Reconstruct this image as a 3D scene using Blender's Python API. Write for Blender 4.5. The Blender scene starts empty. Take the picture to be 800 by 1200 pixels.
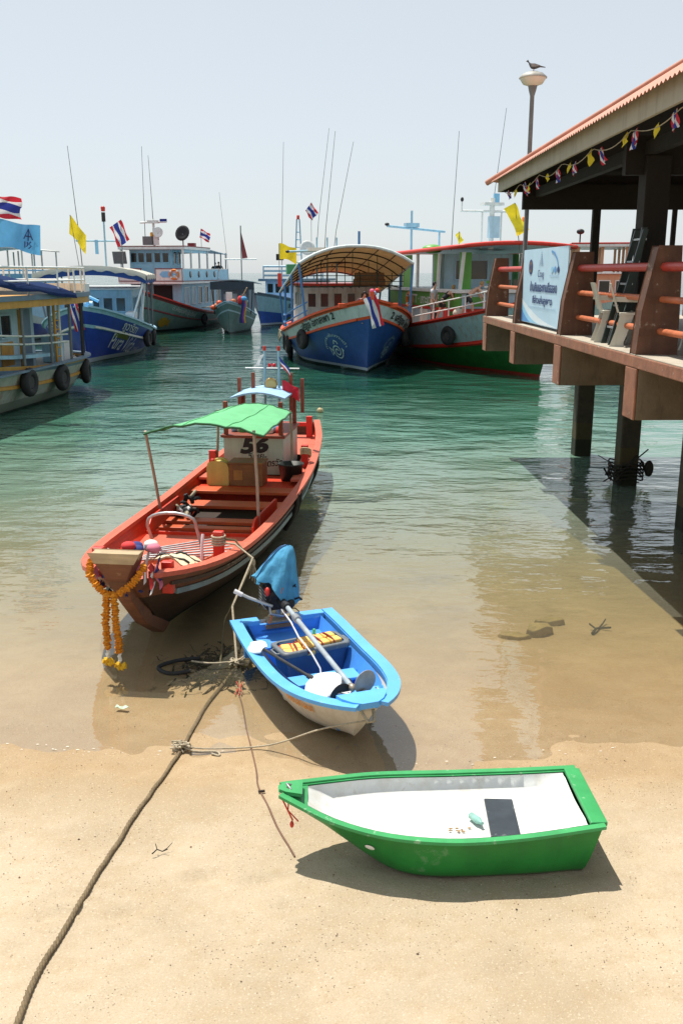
import bpy, math, random
from mathutils import Vector, Matrix, noise, Euler
random.seed(7)
R = math.radians
sc = bpy.context.scene
COL = sc.collection
V = Vector

# ------------------------------------------------------------------ materials
MAT = {}
def M(name, col, rough=.55, var=.14, scale=3.0, spec=.4, metal=0.0, bump=.0, bscale=25.0, stain=0.0, stain_col=(.10, .06, .03), stain_str=.18,
      zline=None, zcol=None, trans=0.0, grain=None, chip=0.0, chip_col=(.55, .5, .45)):
    """painted / weathered surface: base colour with blotchy variation, optional run-down stains, chips and a waterline"""
    if name in MAT: return MAT[name]
    m = bpy.data.materials.new(name); m.use_nodes = True
    nt = m.node_tree; N = nt.nodes; L = nt.links
    b = N['Principled BSDF']
    tc = N.new('ShaderNodeTexCoord')
    def noise_tex(sc_, det=5, vec=None, ro=.6):
        n = N.new('ShaderNodeTexNoise'); n.inputs['Scale'].default_value = sc_; n.inputs['Detail'].default_value = det
        n.inputs['Roughness'].default_value = ro
        L.new(vec if vec else tc.outputs['Object'], n.inputs['Vector']); return n
    def ramp(src, a, c):
        r = N.new('ShaderNodeMapRange'); r.inputs[1].default_value = a; r.inputs[2].default_value = c
        L.new(src, r.inputs[0]); return r.outputs[0]
    def mix(f, c1, c2):
        x = N.new('ShaderNodeMix'); x.data_type = 'RGBA'
        for i, c in ((6, c1), (7, c2)):
            if isinstance(c, tuple): x.inputs[i].default_value = c + (1,) if len(c) == 3 else c
            else: L.new(c, x.inputs[i])
        if isinstance(f, float): x.inputs[0].default_value = f
        else: L.new(f, x.inputs[0])
        return x.outputs[2]
    lo = tuple(c * (1 - var) for c in col); hi = tuple(min(1, c * (1 + var)) for c in col)
    n1 = noise_tex(scale)
    c = mix(ramp(n1.outputs['Fac'], .3, .7), lo, hi)
    if grain:
        mp = N.new('ShaderNodeMapping'); mp.inputs['Scale'].default_value = grain; L.new(tc.outputs['Object'], mp.inputs['Vector'])
        g = noise_tex(6, 8, mp.outputs[0], .7)
        c = mix(ramp(g.outputs['Fac'], .35, .75), c, tuple(x * .62 for x in col))
    if stain:
        mp = N.new('ShaderNodeMapping'); mp.inputs['Scale'].default_value = (2.2, 2.2, stain_str); L.new(tc.outputs['Object'], mp.inputs['Vector'])
        s = noise_tex(2.6, 7, mp.outputs[0], .65)
        f = N.new('ShaderNodeMath'); f.operation = 'MULTIPLY'; f.inputs[1].default_value = stain
        L.new(ramp(s.outputs['Fac'], .5, .72), f.inputs[0])
        c = mix(f.outputs[0], c, stain_col)
    if chip:
        s = noise_tex(bscale * .5, 8, None, .7)
        f = N.new('ShaderNodeMath'); f.operation = 'MULTIPLY'; f.inputs[1].default_value = chip
        L.new(ramp(s.outputs['Fac'], .61, .66), f.inputs[0])
        c = mix(f.outputs[0], c, chip_col)
    if zline is not None:
        sx = N.new('ShaderNodeSeparateXYZ'); L.new(tc.outputs['Object'], sx.inputs[0])
        for z, zc in sorted(zip(zline, zcol), reverse=True):
            ad = N.new('ShaderNodeMath'); ad.operation = 'LESS_THAN'; ad.inputs[1].default_value = z
            L.new(sx.outputs[2], ad.inputs[0])
            c = mix(ad.outputs[0], c, zc)
    L.new(c, b.inputs['Base Color'])
    b.inputs['Metallic'].default_value = metal
    b.inputs['Specular IOR Level'].default_value = spec
    rr = N.new('ShaderNodeMapRange'); rr.inputs[3].default_value = max(.05, rough - .12); rr.inputs[4].default_value = min(1, rough + .12)
    L.new(n1.outputs['Fac'], rr.inputs[0]); L.new(rr.outputs[0], b.inputs['Roughness'])
    if bump:
        bn = noise_tex(bscale, 6)
        bp = N.new('ShaderNodeBump'); bp.inputs['Strength'].default_value = bump; bp.inputs['Distance'].default_value = .02
        L.new(bn.outputs['Fac'], bp.inputs['Height']); L.new(bp.outputs[0], b.inputs['Normal'])
    if trans:
        tr = N.new('ShaderNodeBsdfTranslucent'); L.new(c, tr.inputs['Color'])
        ms = N.new('ShaderNodeMixShader'); ms.inputs[0].default_value = trans
        L.new(b.outputs[0], ms.inputs[1]); L.new(tr.outputs[0], ms.inputs[2])
        L.new(ms.outputs[0], N['Material Output'].inputs['Surface'])
    MAT[name] = m
    return m

# ------------------------------------------------------------------ mesh collector
class MB:
    def __init__(s): s.v = []; s.f = []; s.m = []; s.s = []; s.mats = []
    def mi(s, m):
        if m not in s.mats: s.mats.append(m)
        return s.mats.index(m)
    def add(s, vs, fs, m, smooth=False):
        o = len(s.v); s.v += [V(p) for p in vs]; k = s.mi(m)
        for f in fs: s.f.append([i + o for i in f]); s.m.append(k); s.s.append(smooth)
        return s
    def box(s, c, sz, m, rz=0, ry=0, rx=0):
        e = Euler((rx, ry, rz)).to_matrix(); c = V(c); h = [x / 2 for x in sz]
        vs = [c + e @ V((sx * h[0], sy * h[1], sz_ * h[2])) for sx in (-1, 1) for sy in (-1, 1) for sz_ in (-1, 1)]
        return s.add(vs, [(0, 1, 3, 2), (4, 6, 7, 5), (0, 4, 5, 1), (2, 3, 7, 6), (0, 2, 6, 4), (1, 5, 7, 3)], m)
    def bx(s, x0, x1, y0, y1, z0, z1, m): return s.box(((x0 + x1) / 2, (y0 + y1) / 2, (z0 + z1) / 2), (x1 - x0, y1 - y0, z1 - z0), m)
    def bar(s, a, b, r, m, n=8, r2=None): return s.tube([a, b], r, m, n, r2=r2)
    def tube(s, pts, r, m, n=7, closed=False, r2=None):
        pts = [V(p) for p in pts]; k = len(pts); vs = []; up = None
        for i, p in enumerate(pts):
            a = pts[(i - 1) % k] if (closed or i > 0) else p; b = pts[(i + 1) % k] if (closed or i < k - 1) else p
            t = (b - a)
            t = t.normalized() if t.length > 1e-9 else V((0, 0, 1))
            if up is None: up = V((0, 0, 1)) if abs(t.z) < .9 else V((1, 0, 0))
            n1 = (up - t * up.dot(t))
            if n1.length < 1e-6: n1 = t.orthogonal()
            n1.normalize(); up = n1; n2 = t.cross(n1)
            rr = r if r2 is None else r + (r2 - r) * i / max(1, k - 1)
            if callable(r): rr = r(i / max(1, k - 1))
            for j in range(n):
                w = 2 * math.pi * j / n; vs.append(p + (n1 * math.cos(w) + n2 * math.sin(w)) * rr)
        fs = []
        for i in range(k if closed else k - 1):
            for j in range(n):
                a = i * n + j; b = i * n + (j + 1) % n; i2 = (i + 1) % k
                fs.append((a, b, i2 * n + (j + 1) % n, i2 * n + j))
        s.add(vs, fs, m, True)
        if not closed:
            s.add(vs[:n], [tuple(range(n))[::-1]], m); s.add(vs[-n:], [tuple(range(n))], m)
        return s
    def lathe(s, prof, m, c=(0, 0, 0), n=18, axis='z', closed=False):
        vs = []; fs = []; c = V(c); k = len(prof)
        for r, z in prof:
            for j in range(n):
                w = 2 * math.pi * j / n; p = (r * math.cos(w), r * math.sin(w), z)
                if axis == 'x': p = (p[2], p[0], p[1])
                if axis == 'y': p = (p[0], p[2], p[1])
                vs.append(c + V(p))
        for i in range(k if closed else k - 1):
            for j in range(n):
                i2 = (i + 1) % k
                fs.append((i * n + j, i * n + (j + 1) % n, i2 * n + (j + 1) % n, i2 * n + j))
        s.add(vs, fs, m, True)
        if not closed:
            if prof[0][0] > 1e-4: s.add(vs[:n], [tuple(range(n))[::-1]], m)
            if prof[-1][0] > 1e-4: s.add(vs[-n:], [tuple(range(n))], m)
        return s
    def ell(s, c, r, m, n=12, k=8, rot=None):
        if isinstance(r, (int, float)): r = (r, r, r)
        vs = []; e = Euler(rot).to_matrix() if rot else Matrix.Identity(3)
        for i in range(k + 1):
            a = math.pi * i / k
            for j in range(n):
                w = 2 * math.pi * j / n
                vs.append(V(c) + e @ V((r[0] * math.sin(a) * math.cos(w), r[1] * math.sin(a) * math.sin(w), r[2] * math.cos(a))))
        return s.add(vs, [(i * n + j, (i + 1) * n + j, (i + 1) * n + (j + 1) % n, i * n + (j + 1) % n) for i in range(k) for j in range(n)], m, True)
    def grid(s, g, m, smooth=True, mrow=None):
        a = len(g); b = len(g[0]); vs = [p for r in g for p in r]
        if mrow is None: return s.add(vs, [(i * b + j, (i + 1) * b + j, (i + 1) * b + j + 1, i * b + j + 1) for i in range(a - 1) for j in range(b - 1)], m, smooth)
        o = len(s.v); s.v += [V(p) for p in vs]
        for i in range(a - 1):
            for j in range(b - 1):
                s.f.append([o + i * b + j, o + (i + 1) * b + j, o + (i + 1) * b + j + 1, o + i * b + j + 1]); s.m.append(s.mi(mrow(i, j))); s.s.append(smooth)
        return s
    def slab(s, g, m, th, smooth=True):
        """a grid given thickness th (down along z unless th is a vector)"""
        d = V((0, 0, -th)) if isinstance(th, (int, float)) else V(th)
        g2 = [[V(p) + d for p in r] for r in g]
        s.grid(g, m, smooth); s.grid(g2, m, smooth)
        e = g[0] + [r[-1] for r in g[1:]] + g[-1][-2::-1] + [r[0] for r in g[-2:0:-1]]
        e2 = [V(p) + d for p in e]; k = len(e)
        return s.add(list(e) + e2, [(i, (i + 1) % k, k + (i + 1) % k, k + i) for i in range(k)], m)
    def prism(s, poly, m, o, ux, uy, d):
        """polygon (list of 2D) in the plane o + a*ux + b*uy, extruded by vector d"""
        o = V(o); ux = V(ux); uy = V(uy); d = V(d); k = len(poly)
        a = [o + ux * p[0] + uy * p[1] for p in poly]; b = [p + d for p in a]
        return s.add(a + b, [tuple(range(k)), tuple(range(2 * k - 1, k - 1, -1))] + [(i, (i + 1) % k, k + (i + 1) % k, k + i) for i in range(k)], m)
    def sweep(s, pts, w, h, m, z0=0, off=0, smooth=True):
        """rectangular rail swept along pts: width w across (horizontal), height h up from z0"""
        pts = [V(p) for p in pts]; k = len(pts); sec = []
        for i, p in enumerate(pts):
            t = pts[min(i + 1, k - 1)] - pts[max(i - 1, 0)]; n = V((-t.y, t.x, 0))
            n = n.normalized() if n.length > 1e-9 else V((0, 1, 0))
            q = p + n * off
            sec.append([q + n * w / 2 + V((0, 0, z0)), q - n * w / 2 + V((0, 0, z0)), q - n * w / 2 + V((0, 0, z0 + h)), q + n * w / 2 + V((0, 0, z0 + h))])
        for j in range(4): s.grid([[sec[i][j], sec[i][(j + 1) % 4]] for i in range(k)], m, smooth)
        s.add(sec[0], [(0, 1, 2, 3)], m); s.add(sec[-1], [(3, 2, 1, 0)], m)
        return s
    def build(s, name, parent=None, bevel=0, loc=(0, 0, 0), rz=0, seg=2, clean=False):
        me = bpy.data.meshes.new(name); me.from_pydata([tuple(p) for p in s.v], [], s.f)
        for m in s.mats: me.materials.append(m)
        me.polygons.foreach_set('material_index', s.m); me.polygons.foreach_set('use_smooth', s.s)
        me.update()
        o = bpy.data.objects.new(name, me); COL.objects.link(o)
        o.location = loc; o.rotation_euler = (0, 0, rz)
        if parent: o.parent = parent
        if bevel:
            bv = o.modifiers.new('bevel', 'BEVEL'); bv.width = bevel; bv.segments = seg; bv.limit_method = 'ANGLE'; bv.angle_limit = R(40)
        return o

def tag(o, label=None, cat=None, group=None, kind=None):
    for k, v in (('label', label), ('category', cat), ('group', group), ('kind', kind)):
        if v: o[k] = v
    return o
def T(name, label, cat, loc=(0, 0, 0), rz=0, group=None):
    o = bpy.data.objects.new(name, None); COL.objects.link(o); o.empty_display_size = .3
    o.location = loc; o.rotation_euler = (0, 0, rz)
    return tag(o, label, cat, group)
def copy_tree(o, parent=None):
    c = o.copy(); COL.objects.link(c); c.parent = parent
    for ch in o.children: copy_tree(ch, c)
    return c
def lerp(a, b, t): return a + (b - a) * t
def sst(x): x = max(0., min(1., x)); return x * x * (3 - 2 * x)
def itp(tab, u):
    """smooth (Catmull-Rom) interpolation of a table [(u, v), ...]"""
    if u <= tab[0][0]: return tab[0][1]
    if u >= tab[-1][0]: return tab[-1][1]
    for i in range(len(tab) - 1):
        if tab[i][0] <= u <= tab[i + 1][0]:
            x0, y0 = tab[i]; x1, y1 = tab[i + 1]
            xm, ym = tab[i - 1] if i else (2 * x0 - x1, 2 * y0 - y1); xp, yp = tab[i + 2] if i + 2 < len(tab) else (2 * x1 - x0, 2 * y1 - y0)
            m0 = (y1 - ym) / (x1 - xm); m1 = (yp - y0) / (xp - x0); h = x1 - x0; t = (u - x0) / h
            return (2 * t**3 - 3 * t * t + 1) * y0 + (t**3 - 2 * t * t + t) * h * m0 + (-2 * t**3 + 3 * t * t) * y1 + (t**3 - t * t) * h * m1

# ------------------------------------------------------------------ lettering
def glyphs(body, size, shear=0.0, bold=0.0):
    c = bpy.data.curves.new('lettering', 'FONT'); c.body = body; c.size = size; c.shear = shear; c.offset = bold; c.resolution_u = 3
    o = bpy.data.objects.new('lettering', c); COL.objects.link(o)
    dg = bpy.context.evaluated_depsgraph_get(); e = o.evaluated_get(dg); me = e.to_mesh()
    vs = [v.co.copy() for v in me.vertices]; fs = [tuple(p.vertices) for p in me.polygons]
    e.to_mesh_clear(); bpy.data.objects.remove(o); bpy.data.curves.remove(c)
    return vs, fs
def ribbon2d(pts, w):
    """flat brush stroke along a 2D polyline"""
    vs = []; fs = []; k = len(pts)
    for i, p in enumerate(pts):
        a = pts[max(0, i - 1)]; b = pts[min(k - 1, i + 1)]; d = (b[0] - a[0], b[1] - a[1]); l = math.hypot(*d) or 1
        n = (-d[1] / l * w / 2, d[0] / l * w / 2); vs += [V((p[0] + n[0], p[1] + n[1], 0)), V((p[0] - n[0], p[1] - n[1], 0))]
    return vs, [(2 * i, 2 * i + 1, 2 * i + 3, 2 * i + 2) for i in range(k - 1)]
def flat_text(mb, body, size, m, o, ux, uy, shear=0, bold=0, center=False, width=None):
    vs, fs = glyphs(body, size, shear, bold)
    if not vs: return
    w = max(v.x for v in vs); k = (width / w) if width else 1; dx = -w * k / 2 if center else 0
    o = V(o); ux = V(ux); uy = V(uy)
    mb.add([o + ux * (v.x * k + dx) + uy * v.y for v in vs], fs, m)

# ------------------------------------------------------------------ hull form
class Hull:
    def __init__(s, L, B, sheer, keel, bt, rake=1.0, pm=.35, pb=.75, srake=0.0):
        s.L, s.B, s.sheer, s.keel, s.bt, s.rake, s.pm, s.pb, s.srake = L, B, sheer, keel, bt, rake, pm, pb, srake
    def b(s, u): return s.B / 2 * max(.004, itp(s.bt, u))
    def zs(s, u): return itp(s.sheer, u)
    def zk(s, u): return itp(s.keel, u)
    def raw(s, u, t, side):
        p = lerp(s.pm, s.pb, sst((u - .5) / .5)); t = max(t, 0)
        x = -s.L / 2 + u * s.L - s.rake * (1 - t) ** 1.15 * sst((u - .55) / .45) + s.srake * (1 - t) * (1 - sst(u / .2))
        return V((x, side * s.b(u) * t ** p, lerp(s.zk(u), s.zs(u), t)))
    def P(s, u, t, side=1, off=0):
        p = s.raw(u, t, side)
        if off:
            e = .01; a = s.raw(min(1, u + e), t, side) - s.raw(max(0, u - e), t, side); c = s.raw(u, min(1, t + e), side) - s.raw(u, max(.02, t - e), side)
            n = a.cross(c) * (-side); n = n.normalized() if n.length > 1e-9 else V((0, side, 0))
            if n.y * side < 0: n = -n
            p = p + n * off
        return p
    def tz(s, u, z): return (z - s.zk(u)) / (s.zs(u) - s.zk(u))
    def skin(s, mb, rows, nu=30):
        us = [i / nu for i in range(nu + 1)]; us = [u if u < .8 else .8 + .2 * (1 - (1 - (u - .8) / .2) ** 1.5) for u in us]
        for t0, t1, m, n in rows:
            ts = [lerp(t0, t1, j / n) for j in range(n + 1)]
            if t0 == 0: ts = [t1 * (j / n) ** 1.8 for j in range(n + 1)]
            for side in (1, -1): mb.grid([[s.P(u, t, side) for t in ts] for u in us], m)
            mb.add([s.P(0, t, 1) for t in ts] + [s.P(0, t, -1) for t in reversed(ts)], [tuple(range(2 * len(ts)))], m)
            if s.b(1) > .03: mb.add([s.P(1, t, 1) for t in ts] + [s.P(1, t, -1) for t in reversed(ts)], [tuple(range(2 * len(ts)))], m)
    def line(s, t, side, u0=0, u1=1, n=30, off=0): return [s.P(lerp(u0, u1, i / n), t, side, off) for i in range(n + 1)]
    def deckpt(s, u, z, side, inset):
        t = min(1, max(.03, s.tz(u, z))); p = s.P(u, t, side); y = max(.003, abs(p.y) - inset); return V((p.x, side * y, z))
    def deck(s, mb, u0, u1, zf, m, inset=.05, n=24):
        g = []
        for i in range(n + 1):
            u = lerp(u0, u1, i / n); z = zf(u); a = s.deckpt(u, z, 1, inset); g.append([a, V((a.x, a.y * .4, z + .0)), V((a.x, -a.y * .4, z)), V((a.x, -a.y, z))])
        mb.grid(g, m, False)
    def inner(s, mb, u0, u1, zf, m, inset=.05, n=24):
        for side in (1, -1):
            g = []
            for i in range(n + 1):
                u = lerp(u0, u1, i / n); z0 = zf(u); z1 = s.zs(u) - .002
                g.append([s.deckpt(u, lerp(z0, z1, k / 3), side, inset) for k in range(4)])
            mb.grid(g, m)
    def rail(s, mb, w, h, m, u0=0, u1=1, t=1, z0=0, off=0, n=34):
        for side in (1, -1): mb.sweep(s.line(t, side, u0, u1, n), w, h, m, z0, off * (1 if side > 0 else -1))
    def paint(s, mb, shape, m, u0, t0, side, off=.012, zoff=None):
        """lay a flat 2D shape (verts, faces) on the hull: x runs to the reader's right"""
        vs, fs = shape; sg = -1 if side > 0 else 1; out = []
        for v in vs:
            u = u0 + sg * v.x / s.L; u = max(0, min(1, u)); z = lerp(s.zk(u0), s.zs(u0), t0) + v.y + (s.zs(u) - s.zs(u0)) * (t0 if zoff is None else zoff)
            out.append(s.P(u, s.tz(u, z), side, off))
        mb.add(out, fs, m)

def bulk(g, h, x, z0, z1, inset, th, m):
    """cross wall filling the hull section at x"""
    u = (x + h.L / 2) / h.L; zz = [lerp(z0, z1, k / 4) for k in range(5)]
    poly = [(h.deckpt(u, z, 1, inset).y, z) for z in zz]; poly = poly + [(-y, z) for y, z in reversed(poly)]
    g.prism(poly, m, (x - th / 2, 0, 0), (0, 1, 0), (0, 0, 1), (th, 0, 0))

class Boat:
    def __init__(s, name, label, cat, loc, deg, hull, group=None):
        s.root = T(name, label, cat, loc, R(deg), group); s.loc = V(loc); s.a = R(deg); s.h = hull
    def w(s, p): p = V(p); c, n = math.cos(s.a), math.sin(s.a); return V((s.loc.x + p.x * c - p.y * n, s.loc.y + p.x * n + p.y * c, s.loc.z + p.z))
    def part(s, mb, name, bevel=0): return mb.build(name, s.root, bevel)

# ------------------------------------------------------------------ common palette
white = M('white gloss paint', (.74, .76, .74), .4, .06, 5, stain=.25)
oldwhite = M('weathered white paint', (.62, .63, .58), .55, .1, 4, stain=.5)
pale_blue = M('pale blue paint', (.30, .52, .66), .45, .1, 4, stain=.25)
sky_blue = M('sky blue paint', (.22, .52, .78), .45, .1, 4, stain=.2)
dark_glass = M('dark window glass', (.015, .02, .022), .12, .1, 2, spec=.6)
rubber = M('black tyre rubber', (.018, .018, .019), .75, .25, 9, bump=.3, bscale=40)
inner_tyre = M('dusty tyre lining', (.05, .05, .048), .85, .25, 9)
steel = M('galvanised steel tube', (.42, .44, .45), .4, .15, 8, metal=.6, stain=.3)
grey_pole = M('grey painted pole', (.15, .165, .17), .5, .15, 8)
dark_metal = M('dark oily metal', (.03, .03, .032), .5, .3, 20, metal=.3, bump=.2)
rope_m = M('pale mooring rope', (.42, .36, .26), .9, .25, 40, bump=.5, bscale=90)
rope_dark = M('wet olive rope', (.12, .10, .05), .85, .3, 30, bump=.8, bscale=120)
red = M('red gloss paint', (.58, .035, .022), .42, .12, 5, stain=.15, chip=.4, chip_col=(.35, .12, .07))
orange_red = M('orange red boat paint', (.66, .085, .02), .45, .12, 5, stain=.12, chip=.5, chip_col=(.42, .2, .1))
yellow = M('yellow flag cloth', (.80, .62, .03), .8, .1, 6, trans=.35)
f_red = M('red flag cloth', (.60, .03, .05), .8, .08, 6, trans=.3)
f_white = M('white flag cloth', (.80, .80, .82), .8, .05, 6, trans=.3)
f_blue = M('navy flag cloth', (.03, .05, .30), .8, .08, 6, trans=.3)
black_paint = M('black lettering paint', (.012, .012, .014), .5, .1, 8)
white_paint = M('white lettering paint', (.72, .74, .72), .5, .08, 8)
skin_m = M('suntanned skin', (.52, .29, .19), .55, .08, 12)
hair_dark = M('black hair', (.012, .010, .009), .6, .2, 40)
hair_fair = M('sandy hair', (.36, .22, .09), .6, .2, 40)

def flag_mesh(mb, w, h, rows, o=(0, 0, 0), ux=(1, 0, 0), uz=(0, 0, 1), amp=.08, waves=1.4, droop=.25, n=14, ph=0.):
    """waving flag: rows = [(fraction from top, material)...]; hoist at o, fly along ux"""
    o = V(o); ux = V(ux).normalized(); uz = V(uz); side = ux.cross(uz).normalized()
    edges = [0]; ms = []
    for fr, m in rows: edges.append(edges[-1] + fr); ms.append(m)
    sub = []; sm = []
    for i, m in enumerate(ms):
        k = 2 if len(ms) > 1 else 8
        for j in range(k): sub.append(lerp(edges[i], edges[i + 1], j / k)); sm.append(m)
    sub.append(edges[-1]); tot = edges[-1]
    g = []
    for f in sub:
        r = []
        for j in range(n + 1):
            a = j / n; wv = math.sin(a * waves * 6.28 + f * 1.2 + ph) * amp * w * (a ** .7)
            r.append(o + ux * (a * w * (1 - droop * .35)) + side * wv + uz * (-f / tot * h - droop * w * a ** 1.5 + .05 * h * math.sin(a * 7 + f * 4 + ph)))
        g.append(r)
    mb.grid(g, ms[0], True, lambda i, j: sm[i])
THAI = [(1, f_red), (1, f_white), (2, f_blue), (1, f_white), (1, f_red)]
# ------------------------------------------------------------------ camera, light, sky
cam = bpy.data.cameras.new('camera'); co = bpy.data.objects.new('camera', cam); COL.objects.link(co); sc.camera = co
co.location = (0, 0, 4.0); PITCH = math.atan2(281, 1100); co.rotation_euler = (R(90) - PITCH, 0, 0)
cam.sensor_fit = 'VERTICAL'; cam.sensor_height = 36; cam.lens = 33; cam.clip_end = 8000
SUN = V((-.24, .31, 1)).normalized(); ELEV = math.asin(SUN.z); AZ = math.atan2(SUN.x, SUN.y)
sl = bpy.data.lights.new('sun', 'SUN'); sl.energy = 5.0; sl.angle = R(.5); sl.color = (1, .95, .86)
so = bpy.data.objects.new('sun', sl); COL.objects.link(so); so.rotation_euler = (-SUN).to_track_quat('-Z', 'Y').to_euler()
w = bpy.data.worlds.new('World'); sc.world = w; w.use_nodes = True
nt = w.node_tree; bg = nt.nodes['Background']
sky = nt.nodes.new('ShaderNodeTexSky'); sky.sky_type = 'NISHITA'; sky.sun_disc = False
sky.sun_elevation = ELEV; sky.sun_rotation = AZ; sky.air_density = 1.0; sky.dust_density = .8; sky.ozone_density = 1.5; sky.altitude = 0
hs = nt.nodes.new('ShaderNodeHueSaturation'); hs.inputs['Saturation'].default_value = .62; hs.inputs['Value'].default_value = 1.0
nt.links.new(sky.outputs[0], hs.inputs['Color'])
hz = nt.nodes.new('ShaderNodeMix'); hz.data_type = 'RGBA'; hz.inputs[0].default_value = .62; hz.inputs[7].default_value = (6.45, 6.95, 7.3, 1)   # bright milky haze mixed into the clear sky
nt.links.new(hs.outputs[0], hz.inputs[6]); nt.links.new(hz.outputs[2], bg.inputs['Color']); bg.inputs['Strength'].default_value = .098
sc.view_settings.view_transform = 'Standard'; sc.view_settings.look = 'None'; sc.view_settings.exposure = 0.34; sc.view_settings.gamma = 1
sc.cycles.max_bounces = 8; sc.cycles.transparent_max_bounces = 8; sc.cycles.caustics_reflective = False; sc.cycles.caustics_refractive = False
sc.cycles.sample_clamp_indirect = 4

# ------------------------------------------------------------------ beach and sea bed: one sheet
def sand_z(x, y):
    d = y - 7.3 + .12 * math.sin(x * .9 + 1) + .06 * math.sin(x * 2.3)
    z = -.075 * d if d < 0 else -.045 * d
    if d > 6: z -= .05 * (d - 6)
    return z
def relief(x, y):
    f = sst((9.5 - y) / 3)
    return f * (.030 * noise.noise((x * .55, y * .8, 1)) + .022 * noise.noise((x * 1.7, y * 2.3, 4)) + .012 * noise.noise((x * 3.4, y * 4.6, 6)) + .006 * noise.noise((x * 6, y * 7, 9)))
random.seed(19)
FEET = []
for k in range(7):      # two short walking tracks and loose scuffs
    FEET.append((-3.0 + .42 * k, 4.3 + .19 * k + (.12 if k % 2 else -.08), .42, .022))
for k in range(6): FEET.append((2.5 - .12 * k + (.1 if k % 2 else -.1), 3.6 + .42 * k, 1.3, .020))
for k in range(26): FEET.append((random.uniform(-3, 3), random.uniform(3.4, 6.9), random.uniform(0, 3), random.uniform(.005, .014)))
def scuff(x, y):
    z = 0.
    if 3 < y < 7.2 and abs(x) < 4:
        for fx_, fy_, a, d in FEET:
            dx, dy = x - fx_, y - fy_
            if abs(dx) < .35 and abs(dy) < .35:
                u = (dx * math.cos(a) + dy * math.sin(a)) / .15; v = (-dx * math.sin(a) + dy * math.cos(a)) / .07; q = u * u + v * v; z += -1.6 * d * math.exp(-q) + d * .7 * math.exp(-(q - 2.2) ** 2)
        e = abs((x + 1.85) - (y - 5) * .10); z -= .013 * math.exp(-(e / .03) ** 2) * sst((5.6 - y) / .6)      # faint drag line beside the rope
    return z
xs = [-300, -120, -60, -30, -20, -14, -10, -8] + [-6 + .06 * i for i in range(201)] + [8, 10, 14, 20, 30, 60, 120, 300]
ys = [-60, -20, -8, -3, -1, 1, 2, 2.8] + [3.2 + .05 * i for i in range(200)] + [13.6 + .5 * i for i in range(1, 20)] + [26, 30, 36, 45, 60, 90, 150, 400, 1500, 4000]
sm = bpy.data.materials.new('beach sand'); sm.use_nodes = True
nt = sm.node_tree; N = nt.nodes; L = nt.links; b = N['Principled BSDF']
geo = N.new('ShaderNodeNewGeometry'); sep = N.new('ShaderNodeSeparateXYZ'); L.new(geo.outputs['Position'], sep.inputs[0])
def ntex(sc_, det=6, ro=.6, vec=None, nt=nt):
    n = nt.nodes.new('ShaderNodeTexNoise'); n.inputs['Scale'].default_value = sc_; n.inputs['Detail'].default_value = det; n.inputs['Roughness'].default_value = ro
    nt.links.new(vec if vec else geo.outputs['Position'], n.inputs['Vector']); return n.outputs['Fac']
def mrange(src, a, c, d=0., e=1., nt=nt, smooth=True):
    r = nt.nodes.new('ShaderNodeMapRange'); r.interpolation_type = 'SMOOTHSTEP' if smooth else 'LINEAR'
    for i, v in enumerate((a, c, d, e)): r.inputs[i + 1].default_value = v
    nt.links.new(src, r.inputs[0]); return r.outputs[0]
def cmix(f, c1, c2, nt=nt, mode='MIX'):
    x = nt.nodes.new('ShaderNodeMix'); x.data_type = 'RGBA'; x.blend_type = mode
    for i, c in ((6, c1), (7, c2)):
        if isinstance(c, tuple): x.inputs[i].default_value = c + (1,)
        else: nt.links.new(c, x.inputs[i])
    if isinstance(f, (int, float)): x.inputs[0].default_value = f
    else: nt.links.new(f, x.inputs[0])
    return x.outputs[2]
def math2(op, a, c, nt=nt):
    x = nt.nodes.new('ShaderNodeMath'); x.operation = op
    for i, q in enumerate((a, c)):
        if isinstance(q, (int, float)): x.inputs[i].default_value = q
        else: nt.links.new(q, x.inputs[i])
    return x.outputs[0]
dry = cmix(mrange(ntex(.7), .35, .68), (.39, .315, .215), (.50, .415, .30))
dry = cmix(mrange(ntex(5.5, 8, .7), .42, .75, 0, .65), dry, (.40, .30, .185))
dry = cmix(mrange(ntex(120, 3, .8), .45, .75, 0, .55), dry, (.30, .20, .11))
dry = cmix(mrange(ntex(75, 2, .6), .60, .68, 0, .6), dry, (.62, .53, .40))
# coarse dark grit, denser in some patches
vo = N.new('ShaderNodeTexVoronoi'); vo.inputs['Scale'].default_value = 34; L.new(geo.outputs['Position'], vo.inputs['Vector'])
grit = math2('MULTIPLY', mrange(vo.outputs['Distance'], .10, .17, 1, 0), mrange(ntex(2.2, 5), .40, .60))
dry = cmix(math2('MULTIPLY', grit, .85), dry, (.13, .08, .045))
wetn = math2('ADD', sep.outputs[1], math2('MULTIPLY', math2('SUBTRACT', ntex(.8, 4), .5), .9))
wet = mrange(wetn, 5.9, 7.3)
bedp = mrange(sep.outputs[1], 8.2, 10.5); dirt = math2('MULTIPLY', mrange(ntex(.9, 7, .68), .52, .70), bedp)
dry = cmix(math2('MULTIPLY', dirt, .55), dry, (.20, .155, .075))
L.new(cmix(wet, dry, cmix(1.0, dry, (.89, .79, .65), mode='MULTIPLY')), b.inputs['Base Color'])
L.new(mrange(wetn, 6.8, 7.3, .92, .55), b.inputs['Roughness']); b.inputs['Specular IOR Level'].default_value = .25
bp = N.new('ShaderNodeBump'); bp.inputs['Strength'].default_value = .7; bp.inputs['Distance'].default_value = .014
L.new(math2('ADD', math2('ADD', ntex(60, 6, .75), math2('MULTIPLY', ntex(9, 5), 1.6)), math2('MULTIPLY', grit, .4)), bp.inputs['Height']); L.new(bp.outputs[0], b.inputs['Normal'])
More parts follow.
